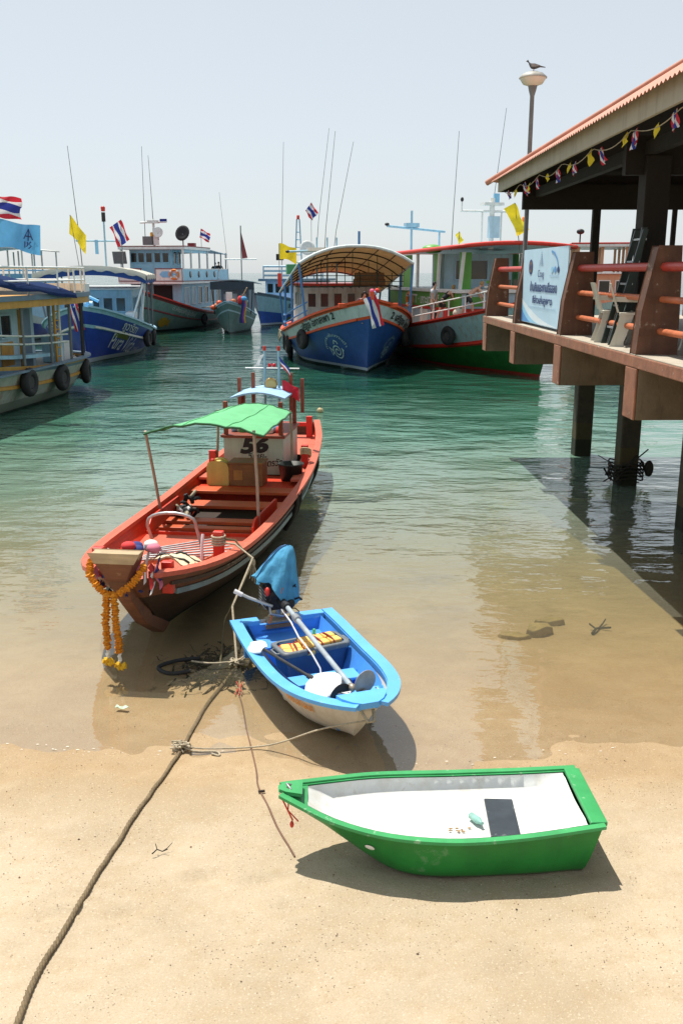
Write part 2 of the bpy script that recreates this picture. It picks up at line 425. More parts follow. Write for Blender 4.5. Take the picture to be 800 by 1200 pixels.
g = MB(); g.grid([[(x, y, sand_z(x, min(y, 60)) + relief(x, y) + scuff(x, y)) for x in xs] for y in ys[::-1]], sm)
tag(g.build('beach'), kind='structure')

# ------------------------------------------------------------------ sea
wm = bpy.data.materials.new('sea water'); wm.use_nodes = True
nt = wm.node_tree; N = nt.nodes; L = nt.links
N.remove(N['Principled BSDF'])
geo = N.new('ShaderNodeNewGeometry'); sep = N.new('ShaderNodeSeparateXYZ'); L.new(geo.outputs['Position'], sep.inputs[0])
kw = dict(nt=nt)
yy = math2('ADD', sep.outputs[1], math2('MULTIPLY', math2('SUBTRACT', ntex(.16, 4, **kw), .5), 7.0, **kw), **kw) if False else None
def wmath(op, a, c): return math2(op, a, c, nt=nt)
wob = wmath('MULTIPLY', wmath('SUBTRACT', ntex(.22, 4, nt=nt), .5), 9.0)
yv = wmath('ADD', sep.outputs[1], wmath('MULTIPLY', wob, mrange(sep.outputs[1], 10, 20, nt=nt)))
def cramp(src, stops):
    r = N.new('ShaderNodeValToRGB'); e = r.color_ramp.elements
    for i, (p, c) in enumerate(stops):
        q = e[i] if i < 2 else e.new(p)
        q.position = p; q.color = c + (1,) if isinstance(c, tuple) else (c, c, c, 1)
    L.new(src, r.inputs[0]); return r.outputs[0]
yn = mrange(yv, 7, 57, nt=nt, smooth=False)   # 0..1 over 50 m
tint = cramp(yn, [(0, (1, 1, 1)), (.04, (.98, .965, .88)), (.12, (.78, .80, .58)), (.24, (.48, .66, .50)), (.5, (.15, .40, .30))])
murk = cramp(yn, [(0, 0.0), (.03, .05), (.10, .20), (.20, .48), (.30, .72), (.46, .92), (.8, .97)])
body = cramp(yn, [(0, (.50, .46, .35)), (.12, (.44, .45, .34)), (.22, (.25, .37, .28)), (.33, (.085, .225, .16)), (.5, (.016, .082, .05)), (1, (.010, .05, .036))])
tr = N.new('ShaderNodeBsdfTransparent'); L.new(tint, tr.inputs['Color'])
df = N.new('ShaderNodeBsdfDiffuse'); L.new(body, df.inputs['Color'])
m1 = N.new('ShaderNodeMixShader'); L.new(murk, m1.inputs[0]); L.new(tr.outputs[0], m1.inputs[1]); L.new(df.outputs[0], m1.inputs[2])
gl = N.new('ShaderNodeBsdfGlossy'); gl.inputs['Roughness'].default_value = .015; gl.inputs['Color'].default_value = (.95, .97, .97, 1)
# Schlick reflectance, the same from above and below so that daylight reaches the bed
dt = N.new('ShaderNodeVectorMath'); dt.operation = 'DOT_PRODUCT'; L.new(geo.outputs['Incoming'], dt.inputs[1])
sch = wmath('POWER', wmath('SUBTRACT', 1.0, wmath('MINIMUM', wmath('ABSOLUTE', dt.outputs['Value'], 0), 1.0)), 5.0)
f0 = mrange(sep.outputs[1], 14, 30, .115, .024, nt=nt)
fr_out = wmath('ADD', f0, wmath('MULTIPLY', sch, wmath('SUBTRACT', 1.0, f0)))
m2 = N.new('ShaderNodeMixShader'); L.new(fr_out, m2.inputs[0]); L.new(m1.outputs[0], m2.inputs[1]); L.new(gl.outputs[0], m2.inputs[2])
L.new(m2.outputs[0], N['Material Output'].inputs['Surface'])
def wave(scx, scy, s, det):
    mp = N.new('ShaderNodeMapping'); mp.inputs['Scale'].default_value = (scx, scy, 1); mp.inputs['Rotation'].default_value = (0, 0, R(8)); L.new(geo.outputs['Position'], mp.inputs['Vector'])
    return wmath('MULTIPLY', ntex(1.0, det, .55, mp.outputs[0], nt=nt), s)
hgt = wmath('ADD', wmath('ADD', wave(.55, .95, 1.0, 3), wave(1.6, 3.0, .34, 3)), wave(4.2, 7.5, .10, 3))
calm = wmath('MULTIPLY', mrange(sep.outputs[1], 7.3, 22, .10, 1.0, nt=nt), mrange(ntex(.12, 3, nt=nt), .35, .62, .45, 1.25, nt=nt))
bp = N.new('ShaderNodeBump'); bp.inputs['Strength'].default_value = 1.0; bp.inputs['Distance'].default_value = .16
L.new(wmath('MULTIPLY', hgt, calm), bp.inputs['Height'])
L.new(bp.outputs[0], gl.inputs['Normal']); L.new(bp.outputs[0], dt.inputs[0])
g = MB(); wx = [-4000, -300, -60, 0, 60, 300, 4000]; wy = [6.2, 20, 60, 200, 800, 4000, 6000]
g.grid([[(x, y, 0) for x in wx] for y in wy[::-1]], wm); tag(g.build('sea'), kind='structure')
foam_m = M('sea foam', (.74, .70, .62), .8, .1, 30)
g = MB(); random.seed(3)
def shore_y(x): return 7.3 - .12 * math.sin(x * .9 + 1) - .06 * math.sin(x * 2.3)
for i in range(80):
    x = random.choice((random.uniform(-6, -1.9), random.uniform(-6, -1.9), random.uniform(-1.9, 4.5))); y = shore_y(x) + random.gauss(-.02, .035); r = random.uniform(.002, .008)
    g.add([(x + r * 1.9 * math.cos(a), y + r * .7 * math.sin(a), max(0, sand_z(x, y) + relief(x, y)) + .006) for a in (0, 1, 2, 3, 4, 5)], [(0, 1, 2, 3, 4, 5)], foam_m)
tag(g.build('foam'), kind='stuff')

# ------------------------------------------------------------------ pier
concrete = M('pale concrete', (.40, .36, .29), .85, .15, 3, bump=.4, bscale=30, stain=.2)
brown_conc = M('brown painted concrete', (.27, .12, .07), .7, .3, 4, bump=.25, bscale=20, stain=.35, stain_col=(.09, .05, .035), chip=.85, chip_col=(.45, .40, .34))
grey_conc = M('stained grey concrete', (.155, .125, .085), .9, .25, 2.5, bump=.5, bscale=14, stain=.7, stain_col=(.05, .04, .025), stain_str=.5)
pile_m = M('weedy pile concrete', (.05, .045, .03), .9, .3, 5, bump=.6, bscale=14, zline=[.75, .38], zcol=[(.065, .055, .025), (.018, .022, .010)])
post_m = M('brown painted post', (.125, .056, .032), .6, .3, 4, bump=.3, bscale=16, stain=.6, stain_col=(.06, .03, .02), chip=.5, chip_col=(.42, .36, .3))
rail_red = M('dark red rail paint', (.42, .045, .03), .45, .15, 6, chip=.5, chip_col=(.3, .15, .1))
rail_or = M('orange brown rail paint', (.47, .135, .055), .5, .18, 6, stain=.3)
PR = T('pier', 'concrete pier deck on square piles with chunky brown posts and red rails', 'pier', (3.43, 9.5, 0), math.atan2(.29, 11.8))
D = 3.06
g = MB(); g.bx(0, 9, -5, 11.8, D - .14, D, brown_conc); o = g.build('deck', PR, .012)
g2 = MB(); g2.bx(.012, 8.95, -4.95, 11.78, D + .003, D + .012, concrete); g2.build('deck_surface', PR)
BY = [-5 + 3.2, 1.6, 5.1, 8.5, 11.55]
for i, y in enumerate(BY):
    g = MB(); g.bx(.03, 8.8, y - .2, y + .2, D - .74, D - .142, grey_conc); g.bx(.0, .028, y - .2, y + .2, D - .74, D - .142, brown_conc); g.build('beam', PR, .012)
for x, y in [(2.35, -1.8), (2.28, 5.0), (2.28, 8.3), (2.25, 11.35), (2.35, 1.6), (6.5, 1.6), (6.5, 5.0), (6.5, 8.3), (6.5, 11.35)]:
    if (x, y) == (2.35, 1.6): continue
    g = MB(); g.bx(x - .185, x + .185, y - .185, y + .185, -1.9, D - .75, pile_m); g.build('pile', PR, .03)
for y in BY + [9.9]:
    if y == 9.9: continue
    g = MB(); prof = [(.02, 0), (.055, .5), (.19, 1.21), (.44, 1.21), (.47, .5), (.48, 0)]
    g.prism(prof, post_m, (0, y - .11, D + .013), (1, 0, 0), (0, 0, 1), (0, .22, 0)); g.build('parapet_post', PR, .012)
for i in range(len(BY) - 1):
    y0, y1 = BY[i] + .09, BY[i + 1] - .09
    if i == 2: continue
    for z, r, m in ((1.0, .052, rail_red), (.64, .038, rail_or), (.28, .038, rail_or)):
        g = MB(); x = .27
        g.bar((x, y0, D + z), (x, y1, D + z), r, m, 10); g.build('rail', PR)
# rope and driftwood tangle snagged on the nearer visible pile
tw = M('dark snagged net', (.022, .02, .014), .9, .3, 20)
g = MB(); random.seed(12)
pc = PR.matrix_basis @ V((2.28, 8.3, 0))
for i in range(26):
    a = random.uniform(0, 6.28); r0 = .28; z = random.uniform(.0, .45)
    p0 = V((pc.x + r0 * math.cos(a), pc.y + r0 * math.sin(a), z)); p1 = p0 + V((random.uniform(-.35, .35), random.uniform(-.25, .1), random.uniform(-.3, .25)))
    g.tube([p0, (p0 + p1) / 2 + V((0, 0, random.uniform(-.08, .08))), p1], random.uniform(.008, .02), tw, 5)
for i in range(5): g.tube([(pc.x + .33 * math.cos(a), pc.y + .33 * math.sin(a), .15 + .07 * i + .04 * math.sin(3 * a)) for a in [j * .42 for j in range(15)]], .016, tw, 5, True)
g.tube([(pc.x - .5, pc.y - .3, .12), (pc.x - .1, pc.y - .36, .4), (pc.x + .3, pc.y - .33, .75)], .014, tw, 5)
g.ell((pc.x + .38, pc.y - .2, .35), (.09, .09, .16), tw)
tag(g.build('rope_tangle'), 'dark tangle of old rope and sticks snagged on a pier pile at the waterline', 'rope')

# banner between two posts
ban_m = M('pale blue banner vinyl', (.47, .66, .80), .45, .05, 2)
ban_w = M('whitish banner print', (.70, .80, .86), .45, .04, 2)
ban_b = M('mid blue banner print', (.10, .30, .62), .45, .05, 2); ban_c = M('cyan banner print', (.28, .58, .80), .45, .05, 2)
navy = M('navy banner lettering', (.02, .04, .16), .5, .1, 5); faint = M('faint banner lettering', (.30, .42, .55), .5, .1, 5)
BR = T('banner', 'pale blue vinyl banner with navy Thai lettering and three emblems between two pier posts', 'banner', PR.matrix_basis @ V((.14, 5.1 + .12, D)), PR.rotation_euler.z)
BW, BH = 3.16, 1.27
g = MB(); g.box((0, BW / 2, .06 + BH / 2), (.02, BW, BH), ban_m)
def bpt(a, z): return V((-.0115, BW - a, z))       # a runs to the reader's right
def bquad(g, poly, m, off): g.add([(-.010 - off, BW - p[0], p[1]) for p in poly], [tuple(range(len(poly)))], m)
bquad(g, [(.0, .5)] + [(BW * (i / 14), .075 + .40 * (1 - i / 14) ** 2.2) for i in range(15)] + [(0, .07)], ban_w, .002)
bquad(g, [(.0, .42)] + [(1.5 * (i / 12), .075 + .33 * (1 - i / 12) ** 2) for i in range(13)] + [(0, .07)], ban_c, .004)
bquad(g, [(.0, .30)] + [(.8 * (i / 10), .075 + .22 * (1 - i / 10) ** 1.6) for i in range(11)] + [(0, .07)], ban_b, .006)
g.build('sheet', BR)
g = MB()
def btext(body, size, a, z, m, width=None, bold=0): flat_text(g, body, size, m, V((-.0175, BW - a, z)), (0, -1, 0), (0, 0, 1), width=width, bold=bold)
for args in (('บ้านกินและงานดีสลอด', .20, .62, .62, navy, 1.95, .006), ('ที่อ่าวเล่นลูกชาว', .15, .85, .42, navy, 1.45, .005), ('งานเทศกาลท่องเที่ยวทะเลและหมู่เกาะประจำปี', .05, .55, .33, faint, 2.0),
             ('Coag', .17, 1.18, .86, navy, .46), ('ชุมชน', .05, 1.28, .80, faint, .28), ('ท่าเรือท้องถิ่น', .06, 2.05, .86, faint, .6)):
    g = MB(); btext(*args); g.build('lettering', BR)
def disc(cx, cz, rx, rz, m, off, k=18): bquad(g, [(cx + rx * math.cos(6.283 * i / k), cz + rz * math.sin(6.283 * i / k)) for i in range(k)], m, off)
g = MB(); disc(.62, 1.03, .15, .13, navy, .0075); disc(.62, 1.03, .115, .10, M('emblem bronze', (.16, .10, .07), .5, .2, 8), .009); disc(.62, 1.03, .06, .05, navy, .0105); g.build('emblem', BR); g = MB()
for i in range(7): bquad(g, [(1.40 + .02, 1.28 - .03 * i), (1.40 + .035 + .028 * i, 1.25 - .035 * i), (1.40, 1.255 - .03 * i), (1.40 - .035 - .028 * i, 1.25 - .035 * i)], faint, .0075)
g.build('emblem', BR); g = MB()
v, f = ribbon2d([(2.1, 1.27), (2.3, 1.24), (2.5, 1.14), (2.62, .98)], .035); g.add([(-.0175, BW - p.x, p.y) for p in v], f, ban_b)
for k, m in enumerate((ban_c, ban_b, navy)): disc(2.2 + .2 * k, .98, .075, .05, m, .0075)
g.build('emblem', BR)
for a, z in ((.02, .08), (.02, 1.32), (BW - .02, .08), (BW - .02, 1.32)): g = MB(); g.tube([(0, BW - a, z), (.05, BW - a + (.12 if a < 1 else -.12), z)], .006, rope_m, 5); g.build('tie', BR)

# ------------------------------------------------------------------ pavilion
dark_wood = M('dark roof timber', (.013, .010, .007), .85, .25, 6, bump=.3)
fascia_m = M('weathered cream fascia board', (.36, .33, .255), .7, .12, 2.5, stain=.45, stain_col=(.16, .13, .09), bump=.15)
tin = M('salmon corrugated roofing', (.48, .225, .16), .65, .22, 2, stain=.5, stain_col=(.35, .14, .09), chip=.3, chip_col=(.3, .15, .1))
PV = T('pavilion', 'open pier pavilion with salmon corrugated hip roof and cream fascia', 'pavilion', (3.25, 9.64, 0), R(.24))
Y0, Y1, EZ, RX = -4.0, 10.66, 5.59, 2.75
def corr(name, x_of, dark, sgn):
    g = MB(); cols = int((Y1 + .14 - Y0) / .125 * 6); rows = [-.14] + [RX * k / 5 for k in range(1, 6)]
    top = []; 
    for x in rows:
        lim = Y1 + .14 - max(0, x + .0)
        top.append([V((x_of(x), min(lim, Y0 + (Y1 + .14 - Y0) * c / cols), EZ + .285 + .605 * max(x, -.14) + .016 * math.cos(c / 6 * 6.283))) for c in range(cols + 1)])
    g.grid(top, tin); return g
g = corr('roof', lambda x: x, False, 1); g.build('roof', PV)
g = corr('roof', lambda x: 2 * RX - x, False, -1); g.build('roof', PV)
g = MB(); hp = []
for k in range(7):
    t = k / 6; yv_ = Y1 + .14 - RX * t * 1.03; hw = RX * (1 - t) + .12 * (1 - t)
    hp.append([V((RX + hw * (-1 + 2 * j / 60), yv_, EZ + .20 + .605 * RX * t * 1.03 + .014 * math.cos(j * 1.6) * (1 - t))) for j in range(61)])
g.grid(hp, tin); g.build('roof', PV)
g = MB()   # ridge and hip cappings
g.tube([(RX, Y0, EZ + .30 + .605 * RX), (RX, Y1 - RX, EZ + .30 + .605 * RX)], .07, tin, 8)
for x in (-.2, 2 * RX + .2): g.tube([(RX, Y1 - RX, EZ + .31 + .605 * RX), (x, Y1 + .22, EZ + .20)], .06, tin, 8)
g.build('ridge_cap', PV)
g = MB()
g.bx(0, .045, Y0, Y1, EZ, EZ + .29, fascia_m); g.bx(.0, 2 * RX, Y1 - .04, Y1 + .004, EZ, EZ + .16, dark_wood); g.bx(2 * RX - .045, 2 * RX, Y0, Y1 - .05, EZ, EZ + .2, fascia_m)
g.build('fascia', PV, .006)
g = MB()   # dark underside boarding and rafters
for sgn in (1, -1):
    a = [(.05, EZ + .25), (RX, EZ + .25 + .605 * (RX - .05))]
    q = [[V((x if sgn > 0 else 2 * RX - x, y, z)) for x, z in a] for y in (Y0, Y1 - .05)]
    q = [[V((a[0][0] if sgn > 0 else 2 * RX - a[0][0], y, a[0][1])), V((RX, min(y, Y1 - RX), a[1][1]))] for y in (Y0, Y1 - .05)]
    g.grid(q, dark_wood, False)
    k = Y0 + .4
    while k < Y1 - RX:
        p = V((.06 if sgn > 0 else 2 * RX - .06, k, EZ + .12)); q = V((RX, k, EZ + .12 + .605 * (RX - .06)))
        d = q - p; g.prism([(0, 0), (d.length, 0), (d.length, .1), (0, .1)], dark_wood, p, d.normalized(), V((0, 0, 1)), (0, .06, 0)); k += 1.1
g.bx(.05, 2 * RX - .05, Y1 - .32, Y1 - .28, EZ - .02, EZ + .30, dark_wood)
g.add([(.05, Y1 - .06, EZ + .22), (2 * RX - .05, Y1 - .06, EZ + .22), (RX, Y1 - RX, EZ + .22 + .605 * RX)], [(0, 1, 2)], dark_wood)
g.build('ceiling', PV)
g = MB()
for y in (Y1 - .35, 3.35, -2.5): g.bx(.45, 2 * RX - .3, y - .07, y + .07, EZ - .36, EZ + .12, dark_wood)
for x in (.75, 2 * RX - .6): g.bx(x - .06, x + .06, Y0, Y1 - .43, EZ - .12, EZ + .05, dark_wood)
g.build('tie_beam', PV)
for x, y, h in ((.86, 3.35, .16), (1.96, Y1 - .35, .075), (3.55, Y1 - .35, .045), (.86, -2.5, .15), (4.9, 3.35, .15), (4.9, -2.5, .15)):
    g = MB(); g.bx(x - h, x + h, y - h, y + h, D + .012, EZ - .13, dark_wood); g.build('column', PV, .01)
# bunting under the eave
BU = T('bunting', 'string of small Thai and yellow pennants hung under the pavilion eave', 'bunting', (3.25, 9.64, 0), R(.24))
g = MB(); sp = []
for i in range(60):
    t = i / 59; y = lerp(-1.5, Y1 - .15, t); sp.append(V((.10, y, EZ - .0 - .10 * abs(math.sin(t * 22)))))
g.tube(sp, .006, rope_m, 5); g.build('string', BU)
random.seed(5)
for i in range(17):
    t = i / 16 * .95 + .02 + random.uniform(-.02, .02); y = lerp(-1.2, Y1 - .3, t); z = EZ - .02 - .08 * abs(math.sin(t * 22))
    g = MB(); tw_ = random.uniform(-.7, .5); s = random.uniform(.85, 1.15)
    flag_mesh(g, (.26 if i % 2 == 0 else .17) * s, .16 * s, THAI if i % 2 == 0 else [(1, yellow)], (.10, y, z), (random.uniform(-.25, .15), -.55 + random.uniform(-.2, .2), -.75), (-.1, .8, -.35), .09, 1.0, .1, 6, i)
    g.build('pennant', BU)
# lamp post with round lamp, pigeon on top
LP = T('street_lamp', 'tall grey street lamp with mushroom head at the end of the pier', 'lamp', (3.93, 20.9, D + .012))
g = MB(); g.lathe([(.11, 0), (.11, .03), (.075, .05), (.07, 1.2), (.05, 1.25), (.045, 4.45), (.075, 4.55), (.1, 4.66)], grey_pole, n=14); g.build('pole', LP)
lampw = M('lamp opal glass', (.66, .64, .56), .35, .06, 4); lampt = M('lamp cap', (.40, .39, .35), .5, .1, 4, stain=.4)
g = MB(); g.lathe([(.08, 4.64), (.2, 4.68), (.255, 4.76), (.27, 4.80)], lampw, n=22); g.build('diffuser', LP)
g = MB(); g.lathe([(.285, 4.79), (.285, 4.81), (.2, 4.88), (.08, 4.92), (.0, 4.925)], lampt, n=22); g.build('cap', LP)
pg = MB(); pgm = M('grey pigeon feathers', (.09, .085, .09), .7, .35, 18); pgl = M('pale pigeon feathers', (.25, .23, .22), .7, .3, 18)
pgb = M('pink bird leg', (.4, .12, .1), .6)
# one continuous body by lathe along x (tail -x, breast +x) then a neck and head
prof = [(-.20, .008, .0), (-.12, .03, .0), (-.06, .055, .005), (0, .07, .01), (.06, .066, .02), (.10, .05, .045), (.125, .034, .085), (.135, .030, .115), (.15, .032, .135), (.17, .026, .14), (.185, .010, .137), (.205, .002, .13)]
gr = []
for x, r, z in prof: gr.append([V((x, r * math.cos(a) * (.85), z + r * math.sin(a))) for a in [6.283 * j / 12 for j in range(13)]])
pg.grid(gr, pgm)
for s_ in (1, -1):
    pg.prism([(-.16, 0), (-.02, .05), (.07, .03), (.06, -.02), (-.04, -.03)], pgl, (0, s_ * .06, .015), (1, 0, 0), (0, 0, 1), (0, s_ * .008, 0)); pg.bar((.0, s_ * .025, -.05), (.01, s_ * .025, -.105), .006, pgb, 5)
pg.prism([(-.28, -.02), (-.14, .015), (-.14, -.015), (-.28, -.03)], pgm, (0, -.03, .0), (1, 0, 0), (0, 0, 1), (0, .06, 0))
pg.v = [v * .82 for v in pg.v]; pgo = pg.build('pigeon', None, loc=(3.93, 20.85, D + 4.94 + .07), rz=R(165)); tag(pgo, 'grey pigeon perched on top of the tall lamp', 'bird')

# furniture on the pier
plastic = M('white moulded plastic', (.55, .54, .47), .45, .08, 4, stain=.3)
def chair(loc, rz, label):
    t = T('plastic_chair', label, 'chair', loc, rz, 'white plastic chairs on the pier')
    g = MB(); g.slab([[(-.22 + .44 * i / 4, -.22 + .44 * j / 4, .42 + .012 * math.sin(i * .8)) for j in range(5)] for i in range(5)], plastic, .03); g.bx(.2, .225, -.22, .22, .36, .42, plastic); g.build('seat', t)
    g = MB(); g.slab([[(-.22 - .12 * i / 4, -.22 + .44 * j / 4, .43 + .36 * i / 4) for j in range(5)] for i in range(5)], plastic, (-.025, 0, 0)); g.build('backrest', t)
    for sy in (-1, 1):
        for pts in ([(.225, .40), (.06, .40), (.10, .2), (.13, .05), (.12, 0), (.27, 0), (.25, .06), (.22, .2)], [(-.20, .42), (-.04, .42), (-.10, .2), (-.15, .05), (-.14, 0), (-.31, 0), (-.29, .06), (-.24, .22)], [(-.245, .62), (-.30, .62), (-.31, .57), (.20, .56), (.22, .42), (.25, .42), (.25, .58), (.22, .61)]):
            g = MB(); g.prism(pts, plastic, (0, sy * .21, 0), (1, 0, 0), (0, 0, 1), (0, -sy * .035, 0)); g.build('leg' if pts[0][1] < .5 else 'arm', t, .006)
    return t
chair((3.78, 13.15, D + .012), R(-8), 'white plastic chair at the rail standing nearer the banner')
chair((3.80, 12.35, D + .012), R(-16), 'white plastic chair at the rail standing nearer the dark ladder')
chair((4.45, 11.55, D + .012), R(200), 'white plastic chair behind the thick post on the right')
lad = T('step_ladder', 'dark folded step ladder leaning against the pavilion column', 'ladder', (3.44, 12.85, D + .012), 0)
lm = M('dark green ladder metal', (.03, .045, .042), .4, .2, 8, metal=.3)
for dy, lean in ((0, .36), (-.34, .36), (.12, .20), (-.26, .20)):
    g = MB(); x0 = .06 if lean > .3 else .22
    g.prism([(0, 0), (.07, 0), (.07, 1.5), (0, 1.5)], lm, (x0, dy, 0), (1, 0, 0), V((lean, 0, 1.5)).normalized(), (0, .03, 0)); g.build('side_rail', lad)
for k in range(5):
    g = MB(); z = .22 + .28 * k; g.bx(.07 + .36 * z / 1.5, .15 + .36 * z / 1.5, -.31, 0, z - .012, z + .012, steel); g.build('step', lad)
cn = T('counter', 'dark timber counter in the shade of the pavilion', 'counter', (4.75, 11.7, D + .012), 0)
g = MB(); g.bx(0, 2.2, -.3, .3, 0, .95, dark_wood); g.build('cabinet', cn, .01)
g = MB(); g.bx(-.06, 2.26, -.36, .36, .952, 1.0, dark_wood); g.build('worktop', cn, .01)
# ------------------------------------------------------------------ red fishing boat in the shallows
deck_pink = M('sun bleached red deck paint', (.62, .125, .070), .6, .12, 2.5, stain=.3, stain_col=(.42, .085, .04), chip=.3, chip_col=(.5, .25, .16), grain=(.25, 6, 6))
hold_red = M('bright red inner planking', (.68, .050, .016), .45, .15, 3, stain=.25, stain_col=(.25, .03, .015), grain=(.3, 5, 5))
thwart_m = M('worn orange red thwart', (.60, .10, .026), .5, .2, 3, grain=(3, .3, 3), chip=.4, chip_col=(.4, .22, .12))
hold_dark = M('oily dark bilge', (.03, .016, .011), .7, .3, 5)
hull_dark = M('tarred dark hull planking', (.062, .034, .021), .6, .3, 2.5, grain=(.2, .6, 8), stain=.5, stain_col=(.02, .02, .012), zline=[.06], zcol=[(.018, .022, .012)], bump=.25)
hull_rust = M('faded brown red topside planking', (.21, .085, .045), .6, .3, 2.5, grain=(.2, .6, 8), stain=.5, stain_col=(.05, .03, .02), chip=.4, chip_col=(.4, .25, .15))
strake_m = M('blue grey rubbing strake', (.18, .27, .31), .55, .15, 4, stain=.5, chip=.4, chip_col=(.1, .08, .06))
tan_m = M('bare tan prow timber', (.50, .37, .22), .7, .18, 4, grain=(4, .4, 4), stain=.3)
cabin_g = M('pale grey green cabin paint', (.42, .54, .48), .5, .08, 4, stain=.3)
frame_br = M('brown red cabin trim', (.24, .055, .03), .5, .2, 6)
net_green = M('green shade net', (.21, .62, .31), .85, .08, 3, trans=.35, bump=.3, bscale=200)
net_edge = M('dark green net hem', (.03, .12, .05), .85, .1, 9)
bamboo = M('pale bamboo pole', (.38, .32, .24), .6, .25, 6, grain=(4, 4, .6))
h = Hull(10.35, 1.92, [(0, 1.0), (.15, .84), (.4, .72), (.6, .71), (.76, .76), (.89, .85), (1, .99)], [(0, -.15), (.2, -.28), (.6, -.30), (.85, -.2), (1, -.04)],
         [(0, .55), (.12, .78), (.35, .98), (.55, 1), (.73, .97), (.85, .88), (.93, .68), (.97, .45), (1, .17)], 1.35, .36, .85)
RB = Boat('fishing_boat', 'long red wooden fishing boat with a green net awning moored just off the sand', 'boat', (-1.63, 14.17, 0), -96.84, h)
g = MB(); h.skin(g, [(0, .70, hull_dark, 12), (.70, 1, hull_rust, 5)], 40); RB.part(g, 'hull')
g = MB(); h.rail(g, .055, .06, strake_m, .03, .965, .72, -.03, .02); h.rail(g, .045, .04, hull_dark, .02, .97, .88, -.02, .01); RB.part(g, 'rubbing_strake', .008)
g = MB(); h.rail(g, .125, .05, deck_pink, 0, .985, 1, .0, -.02); RB.part(g, 'cap_rail', .01)
U = lambda x: (x + 10.35 / 2) / 10.35
g = MB(); h.inner(g, .02, .975, lambda u: .28 if u > .12 else .4, hold_red, .05, 40); RB.part(g, 'inner_planking')
g = MB(); h.deck(g, .1, .86, lambda u: .27, hold_dark, .03); RB.part(g, 'bilge')
g = MB(); h.deck(g, U(1.95), .975, lambda u: lerp(.54, .72, sst((u - .72) / .26)), deck_pink, .045); RB.part(g, 'foredeck')
g = MB(); bulk(g, h, 1.92, .27, .575, .05, .045, hold_red); RB.part(g, 'bulkhead', .006)
g = MB(); h.deck(g, .03, U(-3.6), lambda u: lerp(.80, .62, sst(u / .15)), deck_pink, .045); RB.part(g, 'aft_deck')
for x, wd, z in ((1.35, .16, .50), (.95, .22, .50), (.10, .36, .54), (-.62, .34, .60)):
    g = MB(); y = h.deckpt(U(x), z, 1, .04).y; g.bx(x - wd / 2, x + wd / 2, -y, y, z - .05, z, thwart_m); RB.part(g, 'thwart', .008)
g = MB(); y = h.deckpt(U(-.8), .5, 1, .05).y; g.bx(-1.9, -.78, -y, y, .545, .585, hold_red); g.bx(-.83, -.79, -y, y, .3, .545, hold_red); RB.part(g, 'engine_deck')
for sy in (1, -1):     # side benches beside the hold and cabin
    g = MB(); pts = [h.deckpt(lerp(U(-4.6), U(-1.0), i / 12), .66, sy, .16) for i in range(13)]
    g.sweep(pts, .2, .04, deck_pink); RB.part(g, 'side_deck', .006)
# sloping lee boards inside the gunwale at the front of the hold
for sy in (1, -1):
    p = h.deckpt(U(2.1), .70, sy, .20); q = h.deckpt(U(.6), .69, sy, .20)
    g = MB(); d = q - p; g.prism([(0, -.12), (d.length, -.1), (d.length, .07), (.12, .10), (0, .02)], hold_red, p, d.normalized(), (0, 0, 1), (0, -sy * .03, 0)); RB.part(g, 'side_board', .006)
# prow: wide tan head on a tapering stem block
g = MB()
def trap(x0, x1, w0, w1, z0, z1, m):
    g.prism([(-w0 / 2, z0), (w0 / 2, z0), (w1 / 2, z1), (-w1 / 2, z1)], m, (x0, 0, 0), (0, 1, 0), (0, 0, 1), (x1 - x0, 0, 0))
trap(5.14, 5.30, .40, .50, 1.20, 1.285, tan_m); RB.part(g, 'prow_head', .012)
g = MB(); pr = []
for x0, zt, wt, xb in ((5.30, 1.197, .40, 5.08), (5.23, .98, .20, 5.02), (5.02, .70, .14, 4.84), (4.6, .3, .12, 4.5), (4.05, -.02, .13, 3.9)):
    pr.append([V((x0, -wt / 2, zt)), V((x0, wt / 2, zt)), V((xb - .12, wt / 2, zt + .02)), V((xb - .12, -wt / 2, zt + .02)), V((x0, -wt / 2, zt))])
g.grid(pr, hull_rust, False); RB.part(g, 'stem', .01)
for x, y, z, hh in ((4.62, -.42, .90, .34), (3.55, .62, .80, .36), (4.7, .36, .90, .2), (-1.55, -.76, .74, .42), (-2.0, .76, .76, .45), (-4.75, .42, .96, .30), (-4.75, -.42, .96, .3)):
    g = MB(); g.bx(x - .045, x + .045, y - .06, y + .06, z - .2, z + hh * .75, red); RB.part(g, 'mooring_post', .01)
g = MB(); g.bx(-4.79, -4.71, -.42, .42, .98, 1.06, red); RB.part(g, 'stern_beam', .01)
# steel hoop on the foredeck
g = MB(); hx = 2.75
g.tube([(hx, -.42, .60), (hx + .25, -.42, .95)] + [(hx + .28 + .02 * math.sin(a), -.1 - .30 * math.cos(a), 1.02 + .12 * math.sin(a)) for a in [i * .35 for i in range(10)]] + [(hx + .25, .20, .95), (hx, .20, .60)], .02, steel, 8); RB.part(g, 'steel_hoop')
